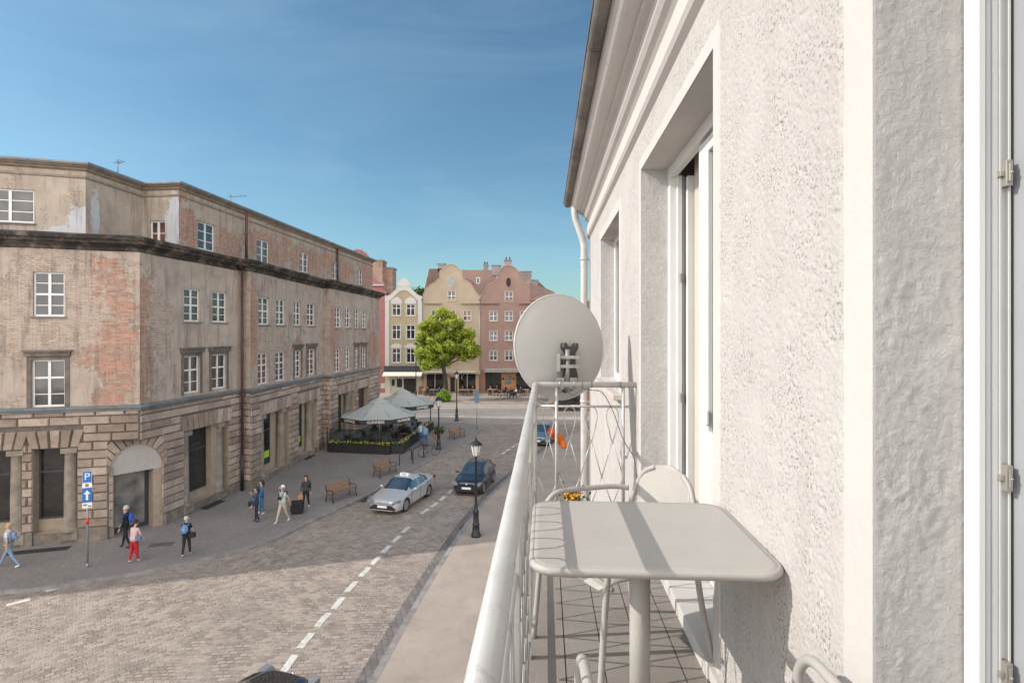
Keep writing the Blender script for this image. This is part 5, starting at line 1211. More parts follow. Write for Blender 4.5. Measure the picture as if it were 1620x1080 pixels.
n = len(rings[0]); vs = [v for r_ in rings for v in r_]; mb.add(vs, [(j*n+i, j*n+(i+1) % n, (j+1)*n+(i+1) % n, (j+1)*n+i) for j in range(len(rings)-1) for i in range(n)])
mb.smooth = False; mb.add(rings[-1], [tuple(range(n))]); mb.add(rings[0], [tuple(range(n))])
obj('tabletop', mb, taupe, table)
mb = MB(); mb.smooth = True; mb.lathe([(.035, DZ+.02), (.035, TT-.04)], (.325, 1.93, 0), 28); obj('pedestal', mb, taupe, table)
obj('base_plate', MB().prism(rrect(.10, .55, 1.70, 2.16, .05), DZ+.001, DZ+.012), taupe, table)
mb = MB(); mb.box(.26, .39, 1.72, 2.10, TT-.036, TT-.031); obj('support_bracket', mb, taupe, table)
mb = MB(); mb.tube([(.338, 1.89, TT-.04), (.338, 1.888, TT-.09), (.334, 1.886, TT-.10), (.334, 1.886, TT-.13)], .0035, 6); mb.ball((.334, 1.886, TT-.135), .007, 8); obj('release_lever', mb, zn, table)

def chair(label, p, q, rz):
    """tubular garden chair; local +y is where the sitter looks"""
    c = thing('garden_chair', label, 'chair', (0, 0, 0), group='taupe metal chairs on the balcony')
    pos = Matrix.Rotation(-AA, 4, 'Z') @ Vector((p, q, DZ)); c.location = pos; c.rotation_euler = (0, 0, rz-AA)
    w = .265
    for s in (-1, 1):   # leg-arm-leg loop on each side
        pts = [(s*w*1.03, .27, 0), (s*w, .245, .30), (s*w, .225, .52), (s*w, .215, .60), (s*w, .17, .652), (s*w, .10, .665), (s*w, -.05, .66), (s*w*.96, -.17, .655), (s*w*.88, -.235, .645)]
        obj('arm_and_front_leg', MB().tube(smooth_path(pts, 5), .0125, 12), taupe, c)
        pts = [(s*w*1.04, -.30, 0), (s*w*.98, -.25, .25), (s*w*.93, -.225, .45), (s*w*.80, -.25, .62), (s*w*.62, -.272, .73), (s*w*.36, -.288, .775)]
        obj('back_leg', MB().tube(smooth_path(pts, 5), .0125, 12), taupe, c)
    # seat: gently dished sheet
    mb = MB(); mb.smooth = True; n = 14; vs = []
    for i in range(n+1):
        for j in range(n+1):
            u_, v_ = i/n*2-1, j/n*2-1; x = u_*.235*(1-.10*(v_**4)); y = v_*.23; vs.append((x*(1-.12*max(0, abs(v_)-.8)), y, .445-.012*(1-u_*u_)-(.03*max(0, v_-.7)/.3 if v_ > .7 else 0)))
    fs = [(i*(n+1)+j, (i+1)*(n+1)+j, (i+1)*(n+1)+j+1, i*(n+1)+j+1) for i in range(n) for j in range(n)]; mb.add(vs, fs)
    s_ = obj('seat', mb, taupe, c); so = s_.modifiers.new('t', 'SOLIDIFY'); so.thickness = .006
    obj('seat_rail', MB().tube([(-w*.97, .20, .43), (w*.97, .20, .43)], .009, 8).tube([(-w*.94, -.2, .43), (w*.94, -.2, .43)], .009, 8), taupe, c)
    # back: rounded sheet, curved
    mb = MB(); mb.smooth = True; m = 16; vs = []
    for i in range(m+1):
        for j in range(m+1):
            u_, v_ = i/m*2-1, j/m; hw = .178*(1 if v_ < .5 else math.sqrt(max(.0, 1-((v_-.5)/.5)**2.6))*.97+.03)*(.93+.07*min(1, v_*2)); x = u_*hw; vs.append((x, -.215-.06*v_-.03*(1-(x/.205)**2), .50+.30*v_))
    fs = [(i*(m+1)+j, (i+1)*(m+1)+j, (i+1)*(m+1)+j+1, i*(m+1)+j+1) for i in range(m) for j in range(m)]; mb.add(vs, fs)
    s_ = obj('backrest', mb, taupe, c); so = s_.modifiers.new('t', 'SOLIDIFY'); so.thickness = .006
    return c
chair('taupe metal armchair behind the bistro table, its rounded back against the French door', .315, 2.47, R(118))
chair('taupe metal armchair nearest the viewer, only its tubular arms in sight', .36, 1.155, R(3))
# stool-like yellow flowers on the street-side ledge below the end rail
r8 = random.Random(3)

# ------------------------------------------------------------------ street furniture
cast = pm('black_cast_iron', (.022, .022, .024), .45, .2, .15, 6)
lampg = pm('lamp_glass', (.62, .62, .58), .25, var=.05)
wood_s = pm('bench_wood', (.22, .13, .065), .6, var=.2, vs=6)
def lamp(label, p, h, basket=False):
    t = thing('street_lamp', label, 'street lamp', (p.x, p.y, 0), group='black cast iron street lamps')
    mb = MB(); mb.smooth = True
    mb.lathe([(.22, 0), (.22, .10), (.17, .13), (.15, .5), (.17, .55), (.13, .6), (.12, 1.05), (.15, 1.10), (.10, 1.16), (.075, 1.3), (.06, 1.5), (.05, h-1.1), (.075, h-1.08), (.045, h-1.0), (.05, h-.86), (.12, h-.84)], n=14); obj('pole', mb, cast, t)
    mb = MB(); mb.lathe([(.13, h-.84), (.245, h-.36)], n=6); obj('lantern_glass', mb, lampg, t)
    mb = MB()
    for k in range(6):
        a = math.pi*k/3; mb.tube([(.133*math.cos(a), .133*math.sin(a), h-.85), (.25*math.cos(a), .25*math.sin(a), h-.35)], .012, 5)
    mb.lathe([(.15, h-.87), (.15, h-.845)], n=6); mb.lathe([(.30, h-.36), (.28, h-.32), (.14, h-.20), (.085, h-.16), (.05, h-.14), (.03, h-.04), (.04, h-.02), (.01, h+.04)], n=12); obj('lantern_hood', mb, cast, t)
    return t
l1 = lamp('black street lamp with white lantern glass standing on the near pavement beside the road', gnd(753, 848), 4.42)
l2 = lamp('black street lamp with a hanging flower basket beside the bicycle stands', gnd(694, 710.5), 4.15)
l3 = lamp('tall black street lamp at the far edge of the plaza road before the ochre house', gnd(658, 633), 7.7)
l4 = lamp('black street lamp on the pavement corner at the edge of the sunlit plaza road', gnd(722.5, 665), 5.1)
def foliage(mb, r_, n, cx, cy, cz, rx, ry, rz_, s):
    for _ in range(n):
        v = Vector((r_.gauss(0, .5)*rx, r_.gauss(0, .5)*ry, r_.gauss(0, .5)*rz_)); p = Vector((cx, cy, cz))+v
        a = Vector((r_.gauss(0, 1), r_.gauss(0, 1), r_.gauss(0, 1))).normalized(); b_ = a.orthogonal().normalized(); mb.cur = r_.random(); k = s*r_.uniform(.6, 1.3)
        mb.add([p-a*k, p-b_*k*.6, p+a*k, p+b_*k*.6], [(0, 1, 2, 3)])
dl = leaf_mat('planter_leaves', (.06, .11, .025), (.035, .075, .015))
hbk = thing('hanging_basket', 'dark flower basket hung round the lamp post by the bicycle stands', 'flower basket', (l2.location.x, l2.location.y, 1.35))
for a in (0, 2.1, 4.2): mb = MB(); foliage(mb, r8, 110, .26*math.cos(a), .26*math.sin(a), .15, .26, .26, .34, .06); pt = obj('pot', MB().lathe([(.10, -.12), (.20, .1)], (.26*math.cos(a), .26*math.sin(a), 0), 8), cast, hbk); obj('foliage', mb, dl, pt)
# blue sign post at the far corner
def signpost(name, label, p, h): t = thing(name, label, 'sign', (p.x, p.y, 0)); obj('post', MB().tube([(0, 0, 0), (0, 0, h)], .035, 8), pm('galvanised_post', (.33, .34, .34), .45, .5, .1), t); return t
blue = pm('sign_blue', (.012, .14, .42), .4, var=0); signw = pm('sign_white', (.72, .72, .72), .4, var=0); red = pm('sign_red', (.65, .02, .02), .4, var=0)
t = signpost('sign_post', 'tall sign post seen edge-on with blue panel at the far pavement corner', gnd(754.5, 681), 3.7); obj('sign_panel', MB().box(-.22, .20, -.05, -.037, 2.55, 3.7), pm('blue_grey_back', (.10, .17, .24), .5), t)
def text(body, size, mat_, parent, M, name='lettering', ext=.004, sx=1):
    cu = bpy.data.curves.new('t', 'FONT'); cu.body = body; cu.size = size; cu.extrude = ext; cu.align_x = 'CENTER'; cu.align_y = 'CENTER'
    o = bpy.data.objects.new('t', cu); C.objects.link(o); dg = bpy.context.evaluated_depsgraph_get(); me = bpy.data.meshes.new_from_object(o.evaluated_get(dg)); bpy.data.objects.remove(o)
    me.materials.clear(); me.materials.append(mat_)
    n = bpy.data.objects.new(name, me); C.objects.link(n); n.parent = parent; n.matrix_local = M @ Matrix.Diagonal((sx, 1, 1, 1)); return n
UP = Matrix.Rotation(R(90), 4, 'X')
pg = gnd(138.5, 896)
t = signpost('parking_sign', 'parking sign post with blue P panel above blue one-way arrow panel', pg, 3.75); t.rotation_euler = (0, 0, R(24))
zz = lambda py: H+(HOR-py)/F*pg.y
sp = obj('sign_panel', MB().prism([(a, b_) for a, b_ in rrect(-.155, .155, zz(762.5), zz(744), .04, 4)], -.065, -.05, 'y'), blue, t)
obj('border', MB().tube([(a, -.066, b_) for a, b_ in rrect(-.143, .143, zz(762.5)+.012, zz(744)-.012, .035, 4)], .006, 4, closed=True), signw, sp)
text('P', .38, signw, sp, Matrix.Translation((0, -.068, (zz(762.5)+zz(744))/2+.0)) @ UP)
sp = obj('info_panel', MB().box(-.155, .155, -.062, -.052, zz(770.5), zz(763)), signw, t); obj('symbol', MB().box(-.06, .05, -.068, -.064, zz(769), zz(764.5)), pm('sign_grey', (.2, .2, .2), .5, var=0), sp)
sp = obj('sign_panel', MB().prism([(a, b_) for a, b_ in rrect(-.155, .155, zz(793), zz(771), .04, 4)], -.065, -.05, 'y'), blue, t)
zc = (zz(793)+zz(771))/2
obj('arrow', MB().prism([(-.035, zc-.19), (.035, zc-.19), (.035, zc+.04), (.11, zc+.04), (0, zc+.19), (-.11, zc+.04), (-.035, zc+.04)], -.072, -.067, 'y'), signw, sp)
sp = obj('info_panel', MB().box(-.155, .155, -.062, -.052, zz(802.5), zz(794)), signw, t); obj('symbol', MB().box(-.12, .0, -.068, -.064, zz(799), zz(796)).box(.03, .13, -.068, -.064, zz(801), zz(798.5)), MATS['sign_grey'], sp)
obj('sticker', MB().tube([(0, 0, zz(829)), (0, 0, zz(818.5))], .042, 8), red, t); obj('base', MB().tube([(0, 0, 0), (0, 0, .12)], .05, 8), MATS['galvanised_post'], t)

# benches
def bench(label, p, rz):
    t = thing('park_bench', label, 'bench', (p.x, p.y, 0), rz, 'slatted benches along the kerb')
    for i in range(5): pass
    mb = MB()
    for i in range(4): mb.box(-.85, .85, -.20+i*.115, -.11+i*.115, .43, .46)
    obj('seat', mb, wood_s, t); mb = MB()
    for i in range(3): y = .27+i*.03; z = .52+i*.12; mb.add([(-.85, y, z), (.85, y, z), (.85, y+.028, z+.095), (-.85, y+.028, z+.095), (-.85, y+.025, z), (.85, y+.025, z), (.85, y+.053, z+.095), (-.85, y+.053, z+.095)], [(0, 1, 2, 3), (7, 6, 5, 4), (0, 4, 5, 1), (3, 2, 6, 7), (0, 3, 7, 4), (1, 5, 6, 2)])
    obj('backrest', mb, wood_s, t)
    for x in (-.80, .80):
        mb = MB(); mb.tube([(x, -.24, 0), (x, -.20, .22), (x, -.16, .41), (x, .22, .41), (x, .30, .22), (x, .36, 0)], .024, 6); mb.tube([(x, .22, .41), (x, .28, .6), (x, .37, .90)], .022, 6)
        mb.tube([(x, -.19, .41), (x, -.24, .55), (x, -.20, .64), (x, -.05, .645), (x, .28, .62)], .022, 6); mb.tube([(x, -.2, .15), (x, .05, .24), (x, .33, .15)], .014, 5); obj('side_frame', mb, cast, t)
    return t
def bd(a, b_): d = (gnd(*b_)-gnd(*a)); return math.atan2(d.y, d.x)
ang = bd((530, 792), (562, 779))
bench('slatted wooden bench nearest the silver taxi bonnet, second person side of the kerb', gnd(541, 789), R(58)-R(0))
bench('slatted wooden bench between the silver taxi and the parasol terrace', gnd(610, 751), R(64))
bench('slatted wooden bench at the far end of the pavement beyond the flower basket lamp', gnd(724, 693), R(62))
for o in C.objects:
    if o.name == 'park_bench': o['label'] = 'slatted wooden bench closest to the person in black hooded top'
# bicycle stands
def hoop(label, pa, pb, h=.9):
    a = gnd(*pa); b_ = gnd(*pb); d = b_-a; mb = MB(); n = d.normalized()
    pts = [(0, 0, 0), (0, 0, h-.15), tuple(n*.04+Vector((0, 0, h-.05))), tuple(n*.14+Vector((0, 0, h)))]+[tuple(d-n*.14+Vector((0, 0, h))), tuple(d-n*.04+Vector((0, 0, h-.05))), tuple(d+Vector((0, 0, h-.15))), tuple(d)]
    mb.tube(pts, .035, 8); o = obj('bicycle_stand', mb, cast, None, (a.x, a.y, 0)); return tag(o, label, 'bicycle stand', 'black hoops for bicycles')
hoop('black tubular bicycle stand nearest the taxi, low and empty', (632, 736), (651, 726.5), .78)
hoop('black tubular bicycle stand with the bicycle leaning on it', (653, 733.5), (670.5, 723.5), 1.0)
def bicycle(label, cat, p, rz, group=None):
    t = thing('bicycle', label, cat, (p.x, p.y, 0), rz, group); rub = rubber
    for x in (-.52, .52):
        w = obj('wheel', MB().tube([(x+.33*math.cos(a), 0, .34+.33*math.sin(a)) for a in [2*math.pi*i/20 for i in range(20)]], .018, 6, closed=True), rub, t)
        mb = MB()
        for i in range(6): a = math.pi*i/6; mb.tube([(x-.32*math.cos(a), 0, .34-.32*math.sin(a)), (x+.32*math.cos(a), 0, .34+.32*math.sin(a))], .003, 3)
        obj('spokes', mb, pm('spoke_steel', (.4, .4, .4), .3, .8, 0), w)
    mb = MB(); 
    for a, b_ in (((-.52, 0, .34), (-.05, 0, .30)), ((-.05, 0, .30), (-.2, 0, .82)), ((-.2, 0, .8), (-.52, 0, .34)), ((-.05, 0, .3), (.36, 0, .78)), ((-.18, 0, .76), (.36, 0, .84)), ((.34, 0, .92), (.52, 0, .34))): mb.tube([a, b_], .017, 6)
    obj('frame', mb, cast, t); mb = MB(); mb.tube([(.33, 0, .92), (.32, 0, 1.02)], .015, 6); mb.tube([(.25, -.28, 1.03), (.34, -.1, 1.04), (.34, .1, 1.04), (.25, .28, 1.03)], .014, 6); obj('handlebar', mb, cast, t)
    mb = MB(); mb.prism([(-.36, -.07), (-.36, .07), (-.2, .05), (-.08, .02), (-.08, -.02), (-.2, -.05)], .86, .91); obj('saddle', mb, cast, t); return t
bicycle('black bicycle leaning on the far bicycle stand beside the flower basket lamp', 'bicycle', gnd(679, 722), R(32))
bicycle('bicycle parked on the far pavement before the tables of the beige house', 'bicycle', gnd(684, 630), R(5))

# ------------------------------------------------------------------ parasol terrace
canvas = pm('grey_green_canvas', (.33, .35, .335), .85, var=.05, vs=.8)
valm = pm('black_valance', (.02, .022, .023), .8, var=.1)
lett = pm('white_lettering', (.75, .74, .70), .6, var=0)
def parasol(label, p, ze, zt, rad, ang0):
    t = thing('parasol', label, 'parasol', (p.x, p.y, 0), ang0, 'large grey parasols of the terrace')
    obj('pole', MB().tube([(0, 0, 0), (0, 0, zt-.1)], .045, 10), pm('parasol_alu', (.5, .5, .5), .4, .5, .05), t)
    obj('base', MB().box(-.45, .45, -.45, .45, 0, .12), cast, t)
    N8 = 8; mb = MB(); ring = [(rad*math.cos(R(22.5+45*k)), rad*math.sin(R(22.5+45*k))) for k in range(N8)]
    zk = ze+(zt-.28-ze)*.93
    for k in range(N8):
        a, b_ = ring[k], ring[(k+1) % N8]; nn = 5; mb.cur = .5
        for i in range(nn):
            f0, f1 = 1-i/nn*.82, 1-(i+1)/nn*.82
            sag = lambda f: ze+(zk-ze)*(1-f)/.82-.10*math.sin(math.pi*(1-f)/.82)
            mb.quad((a[0]*f0, a[1]*f0, sag(f0)), (b_[0]*f0, b_[1]*f0, sag(f0)), (b_[0]*f1, b_[1]*f1, sag(f1)), (a[0]*f1, a[1]*f1, sag(f1)))
    obj('canopy', mb, canvas, t)
    mb = MB()
    for k in range(N8):
        a, b_ = ring[k], ring[(k+1) % N8]; f = .27; mb.add([(a[0]*f, a[1]*f, zk-.06), (b_[0]*f, b_[1]*f, zk-.06), (0, 0, zt)], [(0, 1, 2)])
        mb.quad((a[0]*f, a[1]*f, zk-.06), (b_[0]*f, b_[1]*f, zk-.06), (b_[0]*f, b_[1]*f, zk-.13), (a[0]*f, a[1]*f, zk-.13))
    mb.ball((0, 0, zt+.04), .05, 8); obj('vent_cap', mb, canvas, t)
    mb = MB()
    for k in range(N8):
        a, b_ = ring[k], ring[(k+1) % N8]; mb.quad((a[0], a[1], ze), (b_[0], b_[1], ze), (b_[0]*1.005, b_[1]*1.005, ze-.34), (a[0]*1.005, a[1]*1.005, ze-.34))
    v = obj('valance', mb, valm, t); so = v.modifiers.new('t', 'SOLIDIFY'); so.thickness = .006
    for k in range(N8):
        a, b_ = Vector(ring[k]), Vector(ring[(k+1) % N8]); m_ = (a+b_)/2*1.012; th = math.atan2(m_.y, m_.x)
        Mt = Matrix.Translation((m_.x, m_.y, ze-.17)) @ Matrix.Rotation(th+math.pi/2, 4, 'Z') @ UP
        text('GUINNESS', .27, lett, v, Mt)
    mb = MB()
    for k in range(N8): a = ring[k]; mb.tube([(a[0]*.98, a[1]*.98, ze-.01), (a[0]*.1, a[1]*.1, zk-.1)], .014, 5); mb.tube([(0, 0, ze-.3), (a[0]*.5, a[1]*.5, ze+.33)], .012, 5)
    obj('ribs', mb, cast, t)
    return t
parasol('front large grey parasol over the terrace, white lettering on its black valance', Vector((-10.35, 43.4, 0)), 2.62, 4.0, 3.0, R(8))
parasol('rear large grey parasol, half hidden behind the front one', Vector((-9.75, 49.5, 0)), 2.75, 4.05, 3.0, R(3))
planterm = pm('black_planter', (.016, .016, .017), .6, var=.2)
flow = [pm('yellow_petals', (.75, .52, .02), .6, var=.1), pm('white_petals', (.7, .68, .66), .6, var=.1), pm('violet_petals', (.12, .08, .30), .6, var=.1)]
def planter(label, a, b_, hgt=.62, glass=False, mix_=0):
    d = b_-a; t = thing('planter', label, 'planter', (a.x, a.y, 0), math.atan2(d.y, d.x), 'black flower planters round the terrace'); l = d.length-.03
    mb = MB(); mb.box(0, l, 0, .40, .04, hgt); mb.box(-.012, l+.012, -.012, .412, hgt-.05, hgt+.003); mb.box(.05, l-.05, .05, .35, 0, .04); obj('box', mb, planterm, t)
    mb = MB(); foliage(mb, r8, 260, l/2, .2, hgt+.10, l*.55, .22, .16, .05); obj('plants', mb, dl, t)
    mb = MB(); 
    for i in range(46):
        x = r8.uniform(.05, l-.05); y = r8.uniform(0, .38); z = hgt+r8.uniform(.08, .27); s = r8.uniform(.025, .045)
        mb.mi = 0 if r8.random() < (.8 if mix_ == 0 else .45) else (1 if r8.random() < .7 else 2); mb.ball((x, y, z), s, 5, (1, 1, .6))
    obj('flowers', mb, flow, t)
    return t
pf0, pf1 = Vector((-13.9, 41.9, 0)), Vector((-9.0, 41.0, 0))
for i in range(4): planter(['black flower planter in the front row closest to the stone wall', 'second black flower planter from the stone wall in the front row', 'third black flower planter of the front row, under the parasol pole', 'black flower planter at the street end of the front row, yellow flowers'][i], pf0.lerp(pf1, i/4), pf0.lerp(pf1, (i+1)/4))
ps0, ps1 = Vector((-8.25, 41.3, 0)), Vector((-7.15, 52.6, 0))
planter('black corner planter set behind the street end of the front row', Vector((-8.95, 41.25, 0)), Vector((-8.0, 41.35, 0)), .62, mix_=1)
nm = ['first', 'second', 'third', 'fourth', 'fifth', 'sixth', 'seventh']
for i in range(7):
    a, b_ = ps0.lerp(ps1, (i+.35)/8), ps0.lerp(ps1, (i+1.3)/8); planter('black flower planter, %s from the corner along the kerb side of the terrace' % nm[i], a, b_, .62, mix_=1)
# wind screens on the front row
gl = clear_glass('screen_glass', .2)
def screen(label, a, b_, z0, z1):
    d = b_-a; t = thing('wind_screen', label, 'glass screen', (a.x, a.y+.2, 0), math.atan2(d.y, d.x), 'glass wind screens of the terrace'); l = d.length-.06
    obj('frame', MB().box(0, .04, 0, .04, 0, z1).box(l-.04, l, 0, .04, 0, z1).box(.04, l-.04, 0, .04, z1-.04, z1).box(.04, l-.04, 0, .04, z0, z0+.04), cast, t); obj('pane', MB().box(.04, l-.04, .015, .022, z0+.04, z1-.04), gl, t)
for i, lb in enumerate(('clear wind screen at the stone wall end of the front planters', 'clear wind screen in the middle of the front planters', 'clear wind screen at the street end of the front planters')): screen(lb, pf0.lerp(pf1, i/3)+Vector((0, .42, 0)), pf0.lerp(pf1, (i+1)/3)+Vector((0, .42, 0)), .65, 1.65)
# tables, dark armchairs and green barrels under the parasols
greenm = pm('bottle_green_barrel', (.008, .10, .07), .5, var=.15)
dchair = pm('dark_rattan', (.03, .028, .027), .8, var=.2, vs=12)
def cafe_chair(p, rz, label, grp, mt=None):
    t = thing('cafe_chair', label, 'chair', (p[0], p[1], 0), rz, grp); m_ = mt or dchair
    obj('seat', MB().box(-.24, .24, -.22, .24, .42, .47), m_, t); obj('backrest', MB().box(-.24, .24, .20, .25, .50, .86).box(-.26, -.22, -.2, .2, .62, .66).box(.22, .26, -.2, .2, .62, .66), m_, t)
    for x in (-.21, .21):
        for y in (-.19, .22): obj('leg', MB().box(x-.015, x+.015, y-.015, y+.015, 0, .42), cast, t)
    return t
def cafe_table(p, label, grp, h=.74, r_=.38, mt=None):
    t = thing('cafe_table', label, 'table', (p[0], p[1], 0), 0, grp); obj('tabletop', MB().lathe([(r_, h-.03), (r_, h)], n=18), mt or wood_s, t); obj('pedestal', MB().lathe([(.25, 0), (.22, .03), (.035, .05), (.035, h-.03)], n=10), cast, t); return t
GT = 'tables under the terrace parasols'; GC = 'dark chairs under the terrace parasols'
tabs = [(-12.2, 43.6), (-8.9, 45.6), (-11.6, 46.4), (-9.0, 48.5), (-11.5, 49.6), (-9.2, 51.3)]
for i, (x, y) in enumerate(tabs):
    cafe_table((x, y), 'round wooden table under the terrace parasols among dark chairs', GT)
    for k in range(3):
        a = R(40+120*k+i*33); cafe_chair((x+.68*math.cos(a), y+.68*math.sin(a)), a-math.pi/2, 'dark armchair at a round table under the terrace parasols', GC)
def barrel(p, label, r_=.33, h=1.1):
    t = thing('barrel_table', label, 'barrel', (p[0], p[1], 0), 0, 'green barrels of the terrace'); mb = MB(); mb.smooth = True; mb.lathe([(r_*.8, 0), (r_*.97, h*.3), (r_, h*.5), (r_*.97, h*.7), (r_*.8, h-.04)], n=16); obj('barrel', mb, greenm, t)
    obj('tabletop', MB().lathe([(r_*1.15, h-.037), (r_*1.15, h)], n=18), wood_s, t); mb = MB()
    for z in (.2, .85): mb.lathe([(r_*.93, z), (r_*.95, z+.04)], n=16)
    obj('hoops', mb, cast, t)
barrel((-11.2, 42.7), 'green barrel table left of the front parasol pole'); barrel((-9.85, 42.9), 'green barrel table right of the front parasol pole'); barrel((-8.6, 47.0), 'green barrel table under the gap between the two parasols')
t = thing('bollard', 'thin black bollard at the stone wall corner of the terrace', 'bollard', (gnd(518, 712).x, gnd(518, 712).y, 0)); obj('post', MB().lathe([(.05, 0), (.04, .1), (.035, 1.7), (.05, 1.74), (.02, 1.8)], n=8), cast, t)
t = thing('bollard', 'thin dark post standing beyond the rear parasol at the plaza edge', 'bollard', (-8.0, 54.6, 0)); obj('post', MB().lathe([(.06, 0), (.05, .1), (.045, 1.5), (.06, 1.54), (.02, 1.6)], n=8), cast, t)
# far cafe: long tables with benches before the shop windows
def picnic(x0, x1, y, label):
    t = thing('long_table', label, 'table', (x0, y, 0), 0, 'wooden tables on the far pavement'); l = x1-x0
    obj('tabletop', MB().box(0, l, -.4, .4, .72, .78), pm('pale_table_wood', (.45, .30, .17), .6, var=.1), t)
    for x in (.2, l/2, l-.2): obj('leg', MB().box(x-.05, x+.05, -.35, .35, 0, .72), MATS['pale_table_wood'], t)
picnic(fx(672), fx(700), 79.5, 'long wooden table before the left shop window of the beige house'); picnic(fx(726), fx(753), 79.5, 'long wooden table before the right shop window of the beige house')
picnic(fx(772), fx(788), 79.8, 'wooden table at the left shop window of the salmon house'); picnic(fx(823), fx(836), 79.8, 'wooden table just left of the satellite dish on the far pavement'); picnic(fx(781), fx(803), 74.5, 'low wooden table nearest the plaza road before the salmon house')
GF = 'dark chairs on the far pavement'
for i, (px, y) in enumerate(((676, 78.6), (683, 78.4), (690, 78.7), (697, 78.5), (729, 78.6), (737, 78.4), (745, 78.7), (675, 80.6), (686, 80.6), (731, 80.7), (742, 80.7), (775, 78.9), (784, 78.9), (797, 78.4), (806, 78.2), (812, 78.6), (819, 78.4), (828, 79), (790, 76), (800, 76), (809, 75.6), (815, 75.9))):
    cafe_chair(((px-810)/F*y, y), R(180*(y < 79.5))+R(r8.uniform(-15, 15)), 'dark chair among the cafe tables on the far pavement', GF)
cafe_table(((806-810)/F*76, 76.6), 'small round table before the wooden panel of the salmon house', 'small round tables far', mt=dchair)
tag(obj('utility_cabinet', MB().box(-.3, .3, -.2, .2, 0, 1.15).box(-.33, .33, -.23, .23, 1.153, 1.2), pm('cabinet_brown', (.16, .08, .05), .7), None, (fx(669), 80.2, 0)), 'brown cabinet on the far pavement between the ochre and beige houses', 'cabinet')
# flowers in the pot below the end of our balcony
t = thing('flower_pot', 'small pot of orange yellow flowers beyond the table edge, by the end railing', 'flower pot', (0, 0, 0)); t.rotation_euler = FR
obj('pot', MB().lathe([(.05, DZ+.0), (.075, DZ+.14)], (.20, 3.98, 0), 14), pm('clay_pot', (.35, .14, .08), .8), t)
mb = MB(); foliage(mb, r8, 160, .20, 3.98, DZ+.19, .10, .10, .10, .02); obj('foliage', mb, dl, t)
mb = MB()
for i in range(40): mb.ball((.20+r8.gauss(0, .03), 3.98+r8.gauss(0, .03), DZ+.235+r8.uniform(-.03, .035)), .011, 5)
obj('flowers', mb, pm('marigold', (.85, .36, .01), .6, var=.2, vs=30), t)

